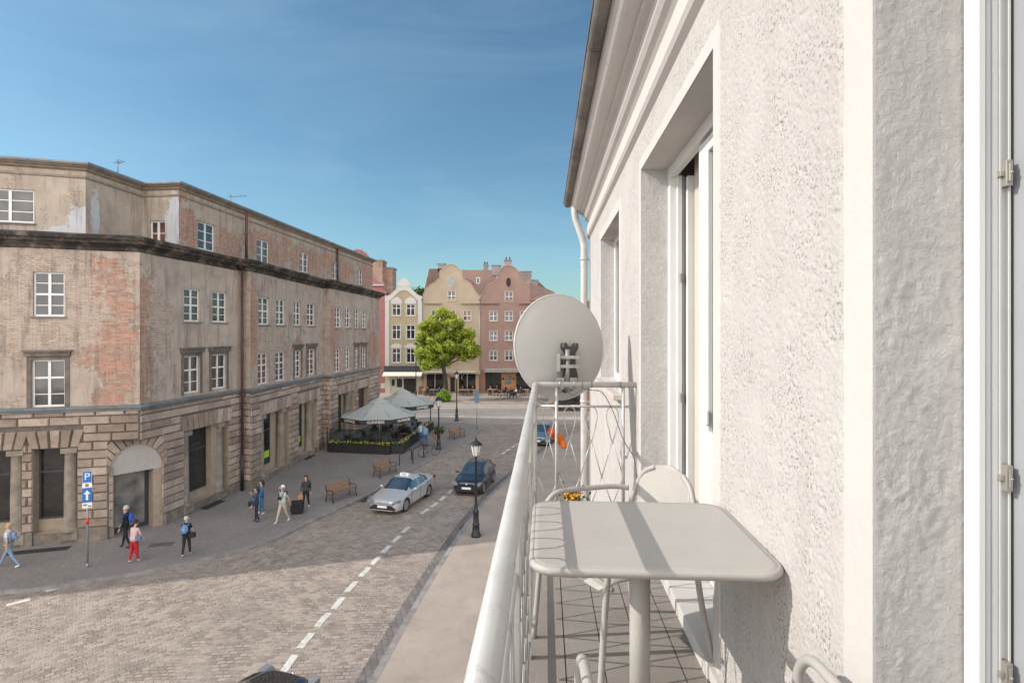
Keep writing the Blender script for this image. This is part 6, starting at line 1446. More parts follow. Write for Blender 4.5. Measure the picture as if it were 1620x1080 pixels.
# ------------------------------------------------------------------ cars
def lerp_tab(tab, x):
    if x <= tab[0][0]: return tab[0][1]
    for i in range(len(tab)-1):
        (a, b_), (c, d) = tab[i], tab[i+1]
        if a <= x <= c:
            t = (x-a)/(c-a); p0 = tab[max(i-1, 0)]; p3 = tab[min(i+2, len(tab)-1)]
            m0 = (d-p0[1])/(c-p0[0]) if c != p0[0] else 0; m1 = (p3[1]-b_)/(p3[0]-a) if p3[0] != a else 0; h_ = c-a
            v = (2*t**3-3*t*t+1)*b_+(t**3-2*t*t+t)*h_*m0*.8+(-2*t**3+3*t*t)*d+(t**3-t*t)*h_*m1*.8; lo_, hi_ = min(b_, d)-.015, max(b_, d)+.015
            return max(lo_, min(hi_, v))
    return tab[-1][1]
def car(label, p, rz, paintm, spec, scale=1.0, taxi=False, plate=True):
    t = thing(spec['name'], label, 'car', (p[0], p[1], p[2]), rz)
    Lc, Wc = spec['L'], spec['W']; hw = Wc/2
    top, belt, rw = spec['top'], spec['belt'], spec['roofw']      # tables over x (0 = front, L = rear)
    wid = spec['wid']; NS, xs = 84, []
    xs = [Lc*i/NS for i in range(NS+1)]
    rings = []; rad = .335; wf, wr = spec['wf'], spec['wr']
    for x in xs:
        w_ = hw*lerp_tab(wid, x); zt = lerp_tab(top, x); zb = min(lerp_tab(belt, x), zt-.005); z0 = lerp_tab(spec['bot'], x); cab = max(0, min(1, (zt-zb)/.30)); rr = w_*lerp_tab(rw, x)
        g = []
        def add(a, b_, n):
            for i in range(n): f = i/n; g.append((a[0]+(b_[0]-a[0])*f, a[1]+(b_[1]-a[1])*f))
        A0, A1, A2, A3, A4 = (0, z0), (w_*.90, z0), (w_*.975, z0+.10), (w_, z0+(zb-z0)*.52), (w_*.965, zb-.03)
        A5 = (w_*(.93-.05*cab), zb); A6 = (rr, zt-.045-.02*cab) if cab > .05 else (rr*.9, zb+(zt-zb)*.75); A7 = (rr*.80, zt-.012); A8 = (0, zt)
        add(A0, A1, 3); add(A1, A2, 2); add(A2, A3, 5); add(A3, A4, 5); add(A4, A5, 2); add(A5, A6, 6); add(A6, A7, 2); add(A7, A8, 6); g.append(A8)
        rings.append(g)
    M_ = len(rings[0]); 
    def P(i, j, s): y, z = rings[i][j]; return (Lc/2-xs[i], s*y, z)
    groups = {'body': [], 'side_window': [], 'windscreen': [], 'rear_window': []}
    for i in range(NS):
        xm = (xs[i]+xs[i+1])/2
        for j in range(M_-1):
            z = (rings[i][j][1]+rings[i][j+1][1])/2; key = 'body'
            if 5 <= j < 15 and any(math.hypot(xm-wx, z-rad) < rad+.045 for wx in (wf, wr)): continue
            if 17 <= j < 22 and spec['side'][0] < xm < spec['side'][1] and (rings[i][22][1]-rings[i][17][1]) > .13 and not any(abs(xm-b_) < .035 for b_ in spec['pillars']): key = 'side_window'
            if spec['ws'][0] < xm < spec['ws'][1] and j >= 22 : key = 'windscreen'
            if spec['rw'][0] < xm < spec['rw'][1] and j >= 22: key = 'rear_window'
            groups[key].append((i, j))
    glassm = glassy('car_glass', (.018, .028, .036), .02, 1.0); glassm.node_tree.nodes['Principled BSDF'].inputs['IOR'].default_value = 2.0
    body = None
    for key, cells in groups.items():
        for part_side in ((None,) if key in ('body', 'windscreen', 'rear_window') else (1, -1)):
            mb = MB(); idx = {}; mb.smooth = True
            def V(i, j, s):
                k = (i, j, s if abs(rings[i][j][0]) > 1e-6 else 1)
                if k not in idx: idx[k] = len(mb.v); mb.v.append(P(i, j, k[2]))
                return idx[k]
            for (i, j) in cells:
                for s in ((1, -1) if part_side is None else (part_side,)):
                    f = (V(i, j, s), V(i+1, j, s), V(i+1, j+1, s), V(i, j+1, s)); f = f if s < 0 else f[::-1]
                    mb.f.append(f); mb.c.append(.5); mb.m.append(0); mb.sm.append(True)
            if key == 'body':
                for i in (0, NS):
                    f = [V(i, j, 1) for j in range(M_)]+[V(i, j, -1) for j in range(M_-2, 0, -1)]; mb.f.append(tuple(f)); mb.c.append(.5); mb.m.append(0); mb.sm.append(False)
            if mb.f: 
                o_ = obj(key, mb, paintm if key == 'body' else glassm, t)
    obj('underbody', MB().box(-Lc/2+.25, Lc/2-.25, -hw*.80, hw*.80, .22, .55), rubber, t)
    alloy = pm('alloy_rim', (.42, .43, .44), .3, .8, .05)
    for wx in (wf, wr):
        for s in (-1, 1):
            x = Lc/2-wx; yo = s*(hw*.97); yi = s*(hw-.22)
            mb = MB(); mb.smooth = True
            prof_ = [(rad-.10, 0), (rad-.02, .0), (rad, .03), (rad, .17), (rad-.02, .2), (rad-.10, .2)]; mb.lathe(prof_, n=28); mb.xf(Matrix.Translation((x, s*(hw*.965), rad)) @ Matrix.Rotation(R(90*s), 4, 'X'))
            w_ = obj('wheel', mb, rubber, t)
            mb = MB(); mb.lathe([(rad-.10, -.004), (rad-.115, .03), (.06, .012), (.05, -.002)], n=24); 
            for k in range(5):
                a = 2*math.pi*k/5; mb.box(-.022, .022, .05, rad-.11, -.012, .008, rz=a)
            mb.xf(Matrix.Translation((x, s*(hw*.965), rad)) @ Matrix.Rotation(R(90*s), 4, 'X')); obj('rim', mb, alloy, w_)
            mb = MB(); mb.tube([(x+(rad+.04)*math.cos(a), s*(hw*.955), rad+(rad+.04)*math.sin(a)) for a in [R(-8+196*i/20) for i in range(21)]], .018, 6); obj('wheel_arch', mb, rubber, t)
    # details at the front
    zh = spec['lampz']
    for s in (-1, 1):
        lm = MB(); a = spec['lamp']
        lm.prism([(s*x, z) for x, z in a], Lc/2-spec['lx'][0], Lc/2-spec['lx'][1], 'x'); obj('headlight', lm, pm('headlight_lens', (.22, .23, .25), .3, .2, 0) if spec.get('bright') else pm('smoked_lens', (.14, .15, .16), .3, .2, 0), t)
        mm = MB(); mm.ball((Lc/2-spec['mir'], s*(hw+.10), spec['mz']), .10, 8, (.55, 1.0, .7)); mm.box(Lc/2-spec['mir']-.03, Lc/2-spec['mir']+.03, min(s*(hw-.06), s*(hw+.04)), max(s*(hw-.06), s*(hw+.04)), spec['mz']-.05, spec['mz']-.01); obj('mirror', mm, paintm, t)
        rl = MB(); rl.box(-Lc/2-.012, -Lc/2+.14, min(s*(hw*.55), s*(hw*.90)), max(s*(hw*.55), s*(hw*.90)), spec['rlz'], spec['rlz']+.14); obj('tail_light', rl, pm('tail_red', (.25, .01, .01), .2, var=0), t)
        hd = MB()
        for hx in spec['handles']: hd.box(Lc/2-hx-.09, Lc/2-hx+.09, min(s*(hw*.985), s*(hw+.012)), max(s*(hw*.985), s*(hw+.012)), .80, .83)
        obj('door_handle', hd, paintm, t)
    gm = MB(); gm.prism(spec['grille'], Lc/2-.04, Lc/2+.012, 'x'); g_ = obj('grille', gm, pm('grille_black', (.012, .012, .013), .5, var=0), t)
    if plate:
        pl = obj('number_plate', MB().box(Lc/2+.014, Lc/2+.03, -.26, .26, spec['pz'], spec['pz']+.115), pm('plate_white', (.7, .7, .68), .4, var=0), g_)
    bd_ = MB(); bd_.ball((Lc/2-.005, 0, spec['bz']), .055, 8, (.3, 1.2, 1)); obj('badge', bd_, pm('chrome', (.6, .6, .62), .15, 1, 0), t)
    cr_ = MB()
    for x in spec['seams']:
        for s in (-1, 1):
            w_ = hw*lerp_tab(wid, x); cr_.box(Lc/2-x-.006, Lc/2-x+.006, min(s*w_*.97, s*(w_+.002)), max(s*w_*.97, s*(w_+.002)), .32, lerp_tab(belt, x)-.05)
    obj('door_seam', cr_, groove, t)
    # seats and steering wheel behind the glass
    it = MB(); x_ = Lc/2-spec['ws'][1]-.55
    for y in (-.36, .36): it.box(x_-.35, x_-.2, y-.23, y+.23, .5, 1.18); it.box(x_-.32, x_-.22, y-.11, y+.11, 1.2, 1.36)
    obj('seats', it, darkin, t)
    if taxi:
        sg = MB(); sg.prism([(-.11, 0), (.11, 0), (.08, .13), (-.08, .13)], -.24, .24, 'x'); zt = max(z for _, z in top)
        for i, v in enumerate(sg.v): sg.v[i] = (v[1]+Lc/2-spec['ws'][1]-.3, v[0], v[2]+zt+.0)
        r_ = obj('roof_sign', sg, pm('taxi_sign_white', (.75, .75, .75), .4, var=0), t)
        for s in (1, -1):
            text('TAXI', .13, pm('taxi_black', (.02, .02, .02), .5, var=0), r_, Matrix.Translation((Lc/2-spec['ws'][1]-.3+s*.103, 0, zt+.065)) @ Matrix.Rotation(R(90 if s > 0 else -90), 4, 'Z') @ Matrix.Rotation(R(90-13), 4, 'X'))
    return t
SED = dict(name='taxi_car', L=4.63, W=1.78, wf=.93, wr=3.63,
    top=[(0, .58), (.05, .70), (.3, .80), (.9, .93), (1.25, 1.0), (1.5, 1.12), (1.95, 1.36), (2.25, 1.43), (2.8, 1.435), (3.2, 1.38), (3.7, 1.18), (4.05, 1.08), (4.45, 1.07), (4.6, .98), (4.63, .75)],
    belt=[(0, .56), (.3, .72), (.9, .86), (1.3, .93), (2.2, .94), (3.2, .97), (3.9, 1.02), (4.4, 1.02), (4.63, .74)],
    bot=[(0, .26), (.2, .20), (.5, .18), (4.2, .2), (4.63, .36)], wid=[(0, .70), (.08, .82), (.25, .93), (.6, .985), (1.2, 1), (3.5, 1), (4.1, .96), (4.5, .86), (4.63, .72)], roofw=[(0, .72), (1.3, .74), (2, .66), (2.6, .655), (3.3, .63), (4.0, .7), (4.63, .7)],
    side=(1.62, 3.72), pillars=(2.55, 3.28), ws=(1.26, 2.12), rw=(3.05, 3.82), lamp=[(.52, .60), (.84, .66), (.86, .76), (.66, .72), (.50, .66)], lx=(-.0, .34), lampz=.66, mir=1.65, mz=.99, rlz=.84, handles=(2.35, 3.2),
    grille=[(-.66, .30), (.66, .30), (.72, .36), (.50, .54), (-.50, .54), (-.72, .36)], pz=.40, bz=.635, seams=(1.5, 2.5, 3.42), bright=True)
HAT = dict(SED); HAT.update(name='parked_car', L=3.97, W=1.72, wf=.80, wr=3.28,
    top=[(0, .60), (.06, .76), (.3, .86), (.8, .95), (1.05, 1.02), (1.3, 1.16), (1.75, 1.42), (2.1, 1.49), (2.8, 1.49), (3.4, 1.42), (3.65, 1.30), (3.85, 1.02), (3.95, .92), (3.97, .6)],
    belt=[(0, .58), (.3, .78), (.8, .88), (1.2, .93), (2.4, .97), (3.4, 1.02), (3.8, 1.0), (3.97, .6)],
    bot=[(0, .27), (.2, .20), (.5, .18), (3.6, .2), (3.97, .36)], wid=[(0, .74), (.08, .86), (.25, .95), (.6, .99), (1.2, 1), (3.0, 1), (3.6, .96), (3.9, .88), (3.97, .84)], roofw=[(0, .72), (1.1, .74), (1.8, .68), (2.6, .68), (3.5, .66), (3.97, .7)],
    side=(1.42, 3.42), pillars=(2.35, 3.1), ws=(1.06, 1.9), rw=(3.42, 3.84), lamp=[(.52, .60), (.80, .64), (.83, .80), (.66, .78), (.52, .70)], lx=(-.0, .30), mir=1.42, mz=1.02, rlz=.80, handles=(2.15, 3.0), seams=(1.3, 2.3), pz=.42, bz=.68, grille=[(-.60, .30), (.60, .30), (.66, .36), (.60, .52), (-.60, .52), (-.66, .36)])
silver = pm('silver_car_paint', (.52, .515, .50), .32, .4, .02, coat=1)
blackp = pm('black_car_paint', (.012, .013, .016), .25, .2, 0, coat=1)
bluep = pm('blue_grey_car_paint', (.16, .21, .26), .28, .5, .02, coat=1)
whitep = pm('white_car_paint', (.6, .6, .6), .3, .1, .02, coat=1)
def carpos(pf, pr, side, spec):
    """photo points of the front and rear wheel contacts on one side -> centre and heading"""
    k = (H+.11)/H; a = gnd(*pf)*k; b_ = gnd(*pr)*k; d = (a-b_); d.z = 0; d.normalize(); n = Vector((-d.y, d.x, 0))
    mid = (a+b_)/2; axle_mid = (spec['wf']+spec['wr'])/2; c = mid+n*side*spec['W']/2*.96-d*(spec['L']/2-axle_mid)
    return (c.x, c.y, -.115), math.atan2(d.y, d.x)
# silver taxi: visible side is the one towards the camera's right
c_, a_ = carpos((641, 810), (680, 784), -1, SED)
car('silver saloon taxi with a white roof sign driving on the setts', c_, a_, silver, SED, taxi=True)
c_, a_ = carpos((762, 785), (785, 758), -1, HAT)
car('black hatchback parked by the kerb beside the near street lamp', c_, a_, blackp, HAT)
c_, a_ = carpos((868, 706), (883, 694), -1, HAT)
car('blue grey car seen through the railing at the far kerb', c_, a_, bluep, HAT)
for k_, (px, py) in enumerate(((447, 1096),)):
    g = Vector(((px-810)/F*12.9, 12.9, -.115)); car('black car of which only the roof shows at the bottom edge', (-6.12, 11.98, -.115), R(70), blackp, HAT)

# ------------------------------------------------------------------ people
skin = pm('skin', (.50, .28, .19), .55, var=.05, vs=6)
def cloth(name, col): return pm(name, col, .85, var=.10, vs=7, bump=.5, bs=18)
def person(label, p, rz, h=1.7, shirt=None, pants=None, hair=None, shoes=None, stride=.0, arms=(0, 0), elbow=(15, 15), sleeves=True, build=1.0, hairlen='short', cap=None, sit=False, lean=0, z=0, group=None, legs_skin=False, woman=False):
    """the figure faces local -y; p is where the feet (or the seat) rest"""
    t = thing('person', label, 'person', (p[0], p[1], z), rz, group)
    k = h/1.75; V = []; E = []; RAD = []; TAG = []
    def v(co_, r_, par=None):
        V.append(Vector(co_)*k); RAD.append(r_*k); i = len(V)-1
        if par is not None: E.append((par, i))
        return i
    hz = .93 if not sit else .47; ln = lean
    sp_ = lambda z_: -ln*(z_-hz)
    pel = v((0, 0, hz), .135*build); wai = v((0, sp_(hz+.17), hz+.17), (.115 if woman else .125)*build, pel); che = v((0, sp_(hz+.36), hz+.36), .145*build, wai); nb = v((0, sp_(hz+.50), hz+.50), .075, che); nk = v((0, sp_(hz+.57)-.01, hz+.57), .05, nb)
    hd0 = v((0, sp_(hz+.63)-.02, hz+.635), .072, nk); hd1 = v((0, sp_(hz+.7)-.018, hz+.70), .088, hd0); hd2 = v((0, sp_(hz+.76)-.005, hz+.765), .072, hd1)
    nose = v((0, sp_(hz+.67)-.115, hz+.675), .012, hd1)
    joints = {'head': (nk, hd2)}
    hands = []
    for s, st, ar, el in ((-1, stride, arms[0], elbow[0]), (1, -stride, arms[1], elbow[1])):
        if not sit:
            hip = v((s*.085, 0, hz-.06), .095*build, pel); kn = v((s*.095, -st*.24-.015, hz-.46), .062*build, hip); an = v((s*.10, -st*.50+(.06 if st < 0 else 0), .09), .042, kn); to = v((s*.115, -st*.50-.13+(.03 if st < 0 else 0), .035), .035, an)
        else:
            hip = v((s*.09, -.03, hz-.01), .095*build, pel); kn = v((s*.12, -.42, hz+.02), .062, hip); an = v((s*.12, -.44, .09), .042, kn); to = v((s*.13, -.58, .035), .035, an)
        sh = v((s*.175*(.94 if woman else 1), sp_(hz+.46), hz+.455), .058*build, che)
        a = R(ar); e = a+R(el); ox, oz = s*.20, 0
        eb = (s*.225, sp_(hz+.46)-.29*math.sin(a), hz+.455-.29*math.cos(a)); wr = (s*.235, eb[1]-.25*math.sin(e), eb[2]-.25*math.cos(e))
        ebi = v(eb, .042*build, sh); wri = v(wr, .028, ebi); pal = v((wr[0], wr[1]-.055*math.sin(e), wr[2]-.055*math.cos(e)), .030, wri); hands.append((Vector(wr)*k, Vector((0, -math.sin(e), -math.cos(e)))))
        for q in range(4):
            dx = (q-1.5)*.017; L_ = (.075, .085, .08, .06)[q]; b0 = (wr[0]+.0, wr[1]-.085*math.sin(e)+dx*math.cos(e), wr[2]-.085*math.cos(e)-dx*math.sin(e))
            f0 = v(b0, .009, pal); v((b0[0]-s*.012, b0[1]-L_*math.sin(e), b0[2]-L_*math.cos(e)), .007, f0)
        th = v((wr[0]-s*.028, wr[1]-.055*math.sin(e)-.012, wr[2]-.06*math.cos(e)), .009, pal); v((wr[0]-s*.035, wr[1]-.09*math.sin(e)-.02, wr[2]-.095*math.cos(e)), .007, th)
    me = bpy.data.meshes.new('body'); me.from_pydata([tuple(x) for x in V], E, []); o = bpy.data.objects.new('tmp', me); C.objects.link(o)
    m_ = o.modifiers.new('s', 'SKIN'); m_.use_smooth_shade = True
    for i, sv in enumerate(me.skin_vertices[0].data): sv.radius = (RAD[i]*(1.28 if i in (pel, wai, che) else 1), RAD[i]*(.86 if i in (pel, wai, che) else 1)); sv.use_root = (i == pel)
    sb = o.modifiers.new('d', 'SUBSURF'); sb.levels = 1; sb.render_levels = 1
    dg = bpy.context.evaluated_depsgraph_get(); bm_ = bpy.data.meshes.new_from_object(o.evaluated_get(dg)); bpy.data.objects.remove(o)
    b_ = bpy.data.objects.new('body', bm_); C.objects.link(b_); b_.parent = t; bm_.materials.clear()
    for m in (skin, shirt, pants, shoes, hair): bm_.materials.append(m)
    kinds = {}
    for (a, c) in E: pass
    hr = (hd1, hd2)
    segs = [(a, c) for a, c in E]
    legset = set(); armset = set()
    for a, c in E:
        pa, pc = V[a], V[c]
    def seg_kind(a, c):
        zc = (V[a].z+V[c].z)/2/k
        if c in (nk, hd0, hd1, hd2, nose) or a in (hd0, hd1, nk): return 'head'
        if RAD[c] <= .03*k and RAD[c] < .031*k and c != nose: return 'hand'
        return None
    for p_ in bm_.polygons:
        c = p_.center; best = None; bd_ = 9
        for (a, e) in E:
            A_, B_ = V[a], V[e]; ab = B_-A_; tt = max(0, min(1, (c-A_).dot(ab)/max(1e-9, ab.length_squared))); q = A_+ab*tt; dd = (c-q).length-(RAD[a]*(1-tt)+RAD[e]*tt)*.9
            if dd < bd_: bd_ = dd; best = (a, e, tt)
        a, e, tt = best; zc = c.z/k; mi = 1
        if e in (nk, hd0, hd1, hd2, nose): mi = 0 if (e != nk or tt > .4) else 1
        elif RAD[e]/k < .031 and RAD[e]/k > .0:    # forearm end and hand
            mi = 0 if (RAD[a]/k < .031 or (not sleeves)) else (1 if tt < .85 else 0)
        elif RAD[a]/k > .05 and abs(RAD[e]/k-.042*build) < .003 and zc > hz+.05 and not sleeves and tt > .55: mi = 0
        elif (not sit and zc < .115): mi = 3
        elif sit and zc < .11: mi = 3
        elif zc < hz+.03 or (sit and c.y < -.17*k and zc < hz+.16 and abs(e-pel) >= 0 and RAD[e]/k > .05 and e not in (wai, che)): mi = 2
        if legs_skin and mi == 2 and zc < .45: mi = 0
        p_.material_index = mi
    for p_ in bm_.polygons: p_.use_smooth = True
    # hair or cap
    hc = Vector((0, (sp_(hz+.72)+.018), hz+.725))*k
    mb = MB(); mb.smooth = True
    nh = 12; prof_ = [(math.sin(math.pi*i/nh)*.5, math.cos(math.pi*i/nh)) for i in range(nh+1)]
    vs = []; 
    for i in range(9):
        ph = math.pi*i/8*.62
        for j in range(16):
            th = 2*math.pi*j/16; fr_ = .5-.5*math.sin(th)  # 1 at the face side
            ph2 = ph*(1-.38*max(0, -math.sin(th))); rr_ = .105
            x = rr_*.90*math.sin(ph2)*math.cos(th); y = rr_*1.04*math.sin(ph2)*math.sin(th); zz_ = rr_*1.05*math.cos(ph2)
            if hairlen == 'long' and i > 6 and math.sin(th) > -.2: zz_ -= .07*(i-6); y += .02
            vs.append((hc.x+x*k, hc.y+y*k, hc.z+zz_*k))
    mb.add(vs, [(i*16+j, i*16+(j+1) % 16, (i+1)*16+(j+1) % 16, (i+1)*16+j) for i in range(8) for j in range(16)])
    if hairlen == 'bun': mb.ball((hc.x, hc.y+.10*k, hc.z+.05*k), .045*k, 8)
    if cap:
        mb.prism([(-.07*k, -.10*k), (.07*k, -.10*k), (.05*k, -.19*k), (-.05*k, -.19*k)], hc.z+.0, hc.z+.012); obj('cap', mb, cap, t)
    else: obj('hair', mb, hair, t)
    if hairlen == 'long':
        mb = MB(); mb.smooth = True; mb.ball((hc.x, hc.y+.05*k, hc.z-.13*k), .11*k, 10, (.85, .5, 1.25)); obj('hair_length', mb, hair, t)
    if woman and not sit or True:
        # hem of the top: a short skirt of cloth over the hips
        mb = MB(); mb.smooth = True; mb.lathe([(.150*build*k, (hz-.02)*k), (.142*build*k, (hz+.09)*k), (.132*build*k, (hz+.18)*k)], n=18)
        for i, q in enumerate(mb.v): mb.v[i] = (q[0]*1.18, q[1]*.80+sp_(q[2]/k)*k, q[2])
        obj('shirt_hem', mb, shirt, t)
    return t, hands, k, hz
hair_b = pm('dark_hair', (.018, .014, .012), .6, var=.2); hair_y = pm('blond_hair', (.42, .28, .13), .6, var=.2); hair_g = pm('grey_hair', (.45, .44, .42), .7, var=.15); hair_br = pm('brown_hair', (.06, .035, .02), .6)
denim = cloth('light_denim', (.20, .30, .42)); denim2 = cloth('denim', (.045, .12, .24)); blk = cloth('black_cloth', (.014, .014, .016)); navy = cloth('navy_jacket', (.02, .05, .12)); wht = cloth('white_cloth', (.62, .62, .62)); pinkj = cloth('pale_pink_knit', (.52, .36, .37)); redc = cloth('red_trousers', (.42, .012, .02)); khaki = cloth('khaki_cargo', (.42, .35, .28)); mint = cloth('pale_mint_shirt', (.42, .48, .43)); dgrey = cloth('dark_hoodie', (.035, .036, .036)); blueb = cloth('blue_backpack', (.03, .10, .42)); pinkb = cloth('bright_pink_cloth', (.75, .03, .22)); slate = cloth('slate_blue_jacket', (.08, .16, .25)); shoew = pm('white_shoes', (.6, .58, .55), .6); shoeb = pm('black_shoes', (.02, .02, .02), .6)
def backpack(owner, label, mt, k, hz, side=0, y=.19, zoff_=.0, sc=1):
    loc, rz = owner.location, owner.rotation_euler[2]; t = thing('backpack', label, 'backpack', tuple(loc), rz)
    mb = MB(); mb.smooth = True; mb.ball((side, y*k, (hz+.30+zoff_)*k), .15*k*sc, 10, (.95, .55, 1.4)); obj('bag', mb, mt, t); mb = MB(); mb.smooth = True; mb.ball((side, (y+.075)*k, (hz+.22+zoff_)*k), .09*k*sc, 8, (1.1, .5, 1)); obj('pocket', mb, mt, t)
    for s in (-1, 1): obj('strap', MB().tube([(s*.09*k+side*.3, .12*k, (hz+.42)*k), (s*.115*k, .0, (hz+.525)*k), (s*.12*k, -.13*k, (hz+.40)*k), (s*.13*k, -.06*k, (hz+.22)*k), (s*.13*k, .1*k, (hz+.18)*k)], .017*k, 6), mt, t)
def bag(name, label, cat, pos, sx, sy, sz, mt, rz=0, handle=True):
    t = thing(name, label, cat, tuple(pos), rz); mb = MB(); mb.prism(rrect(-sx/2, sx/2, -sz, 0, min(sx, sz)*.2, 3), -sy/2, sy/2, 'y'); obj('bag', mb, mt, t, bevel=.01)
    if handle: obj('handle', MB().tube([(-sx*.3, 0, -.01), (-sx*.2, 0, sz*.4), (0, 0, sz*.52), (sx*.2, 0, sz*.4), (sx*.3, 0, -.01)], .01, 5), mt, t)
def hand_world(o, h_): return Matrix.Translation(o.location) @ Matrix.Rotation(o.rotation_euler[2], 4, 'Z') @ (h_[0]+h_[1]*.10)
# facing: local -y; rz = 0 looks at the camera, -90 deg looks left in the picture, 180 looks away
P_, hs, k_, hz_ = person('blond woman in pale denim dungarees and white shirt striding left', gnd(14, 897), R(-80), 1.72, wht, denim, hair_y, shoew, stride=.75, arms=(20, -15), sleeves=False, woman=True, hairlen='bun')
ov = MB(); ov.smooth = True; ov.lathe([(.155, .95), (.150, 1.1), (.150, 1.32)], n=16); 
for i, q in enumerate(ov.v): ov.v[i] = (q[0]*1.2, q[1]*.86, q[2])
obj('bib', ov, denim, P_); backpack(P_, 'grey denim rucksack on the back of the blond striding woman', denim, k_, hz_, sc=.8)
P_, hs, k_, hz_ = person('white haired man in black jacket by the arched door, seen from the side', gnd(199, 866), R(-75), 1.78, blk, blk, hair_g, shoeb, stride=.3, arms=(12, 5), elbow=(30, 20)); backpack(P_, 'bright blue backpack on the man in black by the arched door', blueb, k_, hz_)
P_, hs, k_, hz_ = person('woman in pale pink jumper and bright red trousers seen from behind', gnd(212, 889), R(165), 1.66, pinkj, redc, hair_b, shoew, stride=.15, arms=(12, 4), elbow=(20, 14), woman=True, build=1.08, lean=.12)
w_ = hand_world(P_, hs[1]); t = thing('held_jacket', 'bright pink jacket hanging from the hand of the woman in red trousers', 'jacket', tuple(w_)); mb = MB(); mb.smooth = True; mb.ball((0, 0, -.14), .15, 10, (.8, .6, 1.3)); mb.ball((.05, .02, -.34), .09, 8, (1, .6, 1.4)); obj('cloth', mb, pinkb, t)
bag('shoulder_bag', 'small dark shoulder bag at the hip of the woman in red trousers', 'bag', (P_.location.x+.24, P_.location.y-.10, 1.08), .22, .08, .17, slate, 0, False)
P_, hs, k_, hz_ = person('grey haired woman in black T-shirt and trousers with her back to us', gnd(295, 879), R(190), 1.62, blk, blk, hair_g, shoew, stride=.25, arms=(10, 20), elbow=(20, 50), sleeves=False, woman=True, build=1.05); backpack(P_, 'light blue patterned backpack on the grey haired woman in black', pm('patterned_blue', (.12, .26, .48), .8, var=.5, vs=18), k_, hz_)
bag('hand_bag', 'black bag at the right side of the grey haired woman in black', 'bag', (P_.location.x+.27, P_.location.y-.06, .98), .24, .12, .2, blk, 0, False)
P_, hs, k_, hz_ = person('woman in navy blue jacket and dark trousers touching her face, long dark hair', gnd(406, 825), R(-70), 1.68, navy, cloth('dark_navy_trousers', (.012, .018, .04)), hair_b, shoeb, stride=.1, arms=(22, 12), elbow=(125, 20), woman=True, hairlen='long')
bag('hand_bag', 'black handbag carried in front of the woman in navy blue jacket', 'bag', (P_.location.x-.25, P_.location.y-.05, .98), .26, .1, .22, blk, 0)
person('dark haired woman in blue jeans and denim jacket standing behind the navy jacket', gnd(414, 813), R(-60), 1.70, denim2, cloth('mid_blue_jeans', (.05, .13, .24)), hair_b, shoew, stride=.15, arms=(15, 10), woman=True, hairlen='long')
P_, hs, k_, hz_ = person('man in white cap, mint T-shirt and khaki trousers pulling a suitcase', gnd(447, 826), R(-22), 1.78, mint, khaki, hair_br, shoew, stride=.55, arms=(-10, -28), elbow=(12, 5), sleeves=False, cap=pm('white_cap', (.68, .68, .68), .7), build=1.06)
backpack(P_, 'black backpack on the man in the white cap', blk, k_, hz_); rz_ = P_.rotation_euler[2]
t = thing('camera_pouch', 'black pouch hanging on the chest of the man in the white cap', 'pouch', tuple(P_.location), rz_); obj('pouch', MB().box(-.085, .085, -.23, -.15, 1.13, 1.28), blk, t, bevel=.015); obj('strap', MB().tube([(-.08, -.16, 1.27), (-.06, -.14, 1.42), (-.05, 0, 1.52)], .008, 5).tube([(.08, -.16, 1.27), (.06, -.14, 1.42), (.05, 0, 1.52)], .008, 5), blk, t)
sg = gnd(470, 812); t = thing('suitcase', 'black wheeled suitcase rolling behind the man in the white cap', 'suitcase', (sg.x, sg.y, 0), R(15)); mb = MB(); mb.prism(rrect(-.30, .30, -.24, .24, .09, 5), .09, .62); s_ = obj('shell', mb, blk, t, bevel=.04)
for x in (-.22, .22):
    for y in (-.16, .16): obj('wheel', MB().prism([(y+.045*math.cos(a), .045+.045*math.sin(a)) for a in [2*math.pi*i/10 for i in range(10)]], x-.015, x+.015, 'x'), rubber, t)
hw_ = hand_world(P_, hs[1]); lv = Matrix.Rotation(-R(15), 4, 'Z') @ (hw_-Vector((sg.x, sg.y, 0))); obj('pull_handle', MB().tube([(-.2, -.05, .62), tuple(lv)], .010, 6).tube([(-.2, .05, .62), tuple(lv)], .010, 6), cast, t)
P_, hs, k_, hz_ = person('person in black hooded top and black trousers walking towards us', gnd(484, 804), R(8), 1.70, dgrey, blk, hair_b, shoew, stride=.45, arms=(5, -12), elbow=(12, 15), hairlen='long', woman=True)
bp_ = backpack(P_, 'dark teal backpack on the person in the black hooded top', cloth('teal_pack', (.015, .07, .075)), k_, hz_, side=.10)
w_ = hand_world(P_, hs[0]); bag('paper_bag', 'brown paper bag in the hand of the person in the black hooded top', 'bag', (w_.x, w_.y, w_.z+.02), .24, .14, .30, pm('kraft_paper', (.38, .22, .10), .8), 0)
P_, hs, k_, hz_ = person('man in light blue denim shirt and jeans walking away past the planters', gnd(672.5, 706), R(175), 1.78, cloth('light_blue_shirt', (.16, .30, .42)), denim2, hair_br, shoeb, stride=.3, arms=(5, 18), build=1.08); 
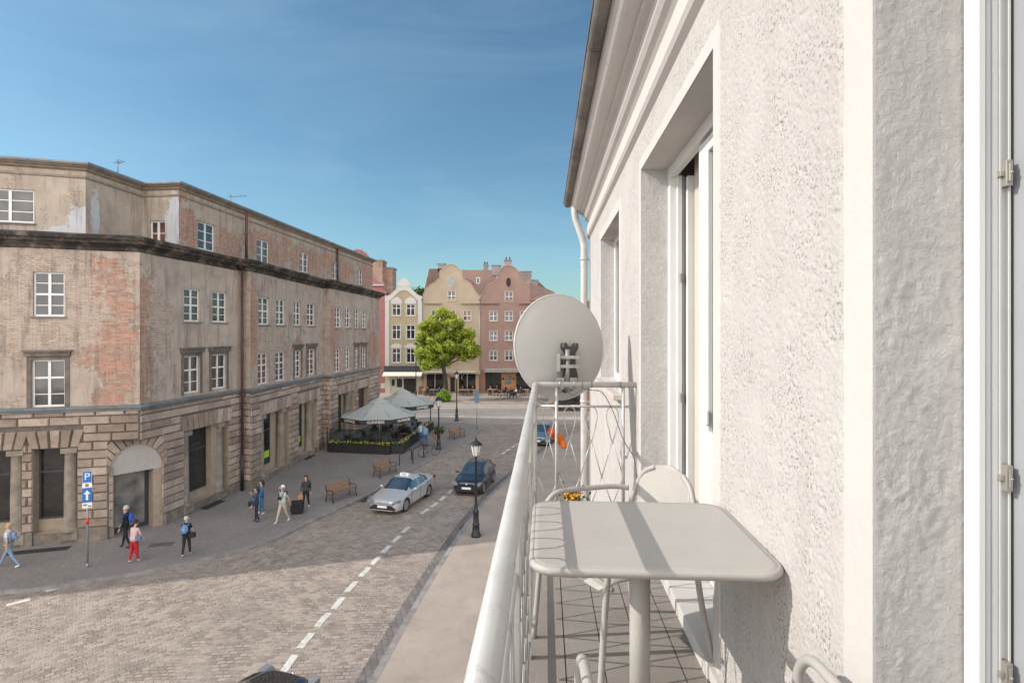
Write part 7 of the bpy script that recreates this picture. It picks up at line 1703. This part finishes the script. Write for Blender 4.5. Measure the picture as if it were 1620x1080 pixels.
person('companion in pale top left of the man in light blue denim shirt', gnd(665, 700.5), R(180), 1.70, cloth('pale_blue_top', (.38, .47, .55)), denim2, hair_b, shoeb, stride=-.35, arms=(-5, 10), woman=True)
person('person in tan clothes just right of the man in light blue denim shirt', gnd(688.5, 706.5), R(170), 1.60, cloth('tan_top', (.36, .22, .16)), cloth('tan_trousers', (.30, .19, .13)), hair_br, shoew, stride=.2, arms=(0, 10), woman=True)
person('person in blue jacket and red cap passing behind the front parasol', (-12.4, 50.5), R(90), 1.8, cloth('royal_blue_jacket', (.02, .12, .42)), blk, hair_b, shoeb, stride=.2, arms=(10, 10), cap=pm('red_cap', (.5, .02, .03), .7))
# guests of the cafes
gi = [((677, 79.2), 0), ((695, 79.1), 180), ((732, 80.5), 0), ((748, 80.5), 0), ((776, 80.8), 0), ((786, 80.9), 20), ((800, 77.4), 70), ((817, 78.2), -60), ((809, 77.9), 180), ((824, 79.2), 10)]
gl_ = ['guest with dark jacket at the left end of the table before the beige house', 'guest at the right end of the left long table, back to the plaza', 'guest in dark clothes at the left end of the right long table', 'guest in dark clothes at the right end of the right long table', 'guest at the window table of the salmon house, left one', 'guest at the window table of the salmon house, right one', 'tall guest in black beside the wooden panel of the salmon house', 'guest in pale shirt at the table right of the wooden panel', 'guest in black seated below the poster frame', 'guest at the table closest to the satellite dish']
for i, ((px, y), a) in enumerate(gi):
    sh_ = [blk, navy, dgrey, blk, slate, dgrey, blk, cloth('pale_shirt', (.5, .38, .30)), blk, navy][i]
    person(gl_[i], ((px-810)/F*y, y-0), R(a), 1.7, sh_, blk, [hair_b, hair_br, hair_b, hair_br][i % 4], shoeb, sit=(i != 6), arms=(35, 30), elbow=(40, 45), group='guests of the far cafe')
for (x, y, a, lb) in ((-11.2, 44.0, 30, 'guest seated under the front parasol behind the barrels'), (-9.6, 48.0, -60, 'guest seated between the two parasols near the planters'), (-8.9, 50.6, 200, 'guest seated at the plaza end of the terrace')):
    person(lb, (x, y), R(a), 1.7, [dgrey, blk, slate][int(a) % 3], blk, hair_br, shoeb, sit=True, arms=(35, 30), elbow=(40, 45), group='guests of the terrace')
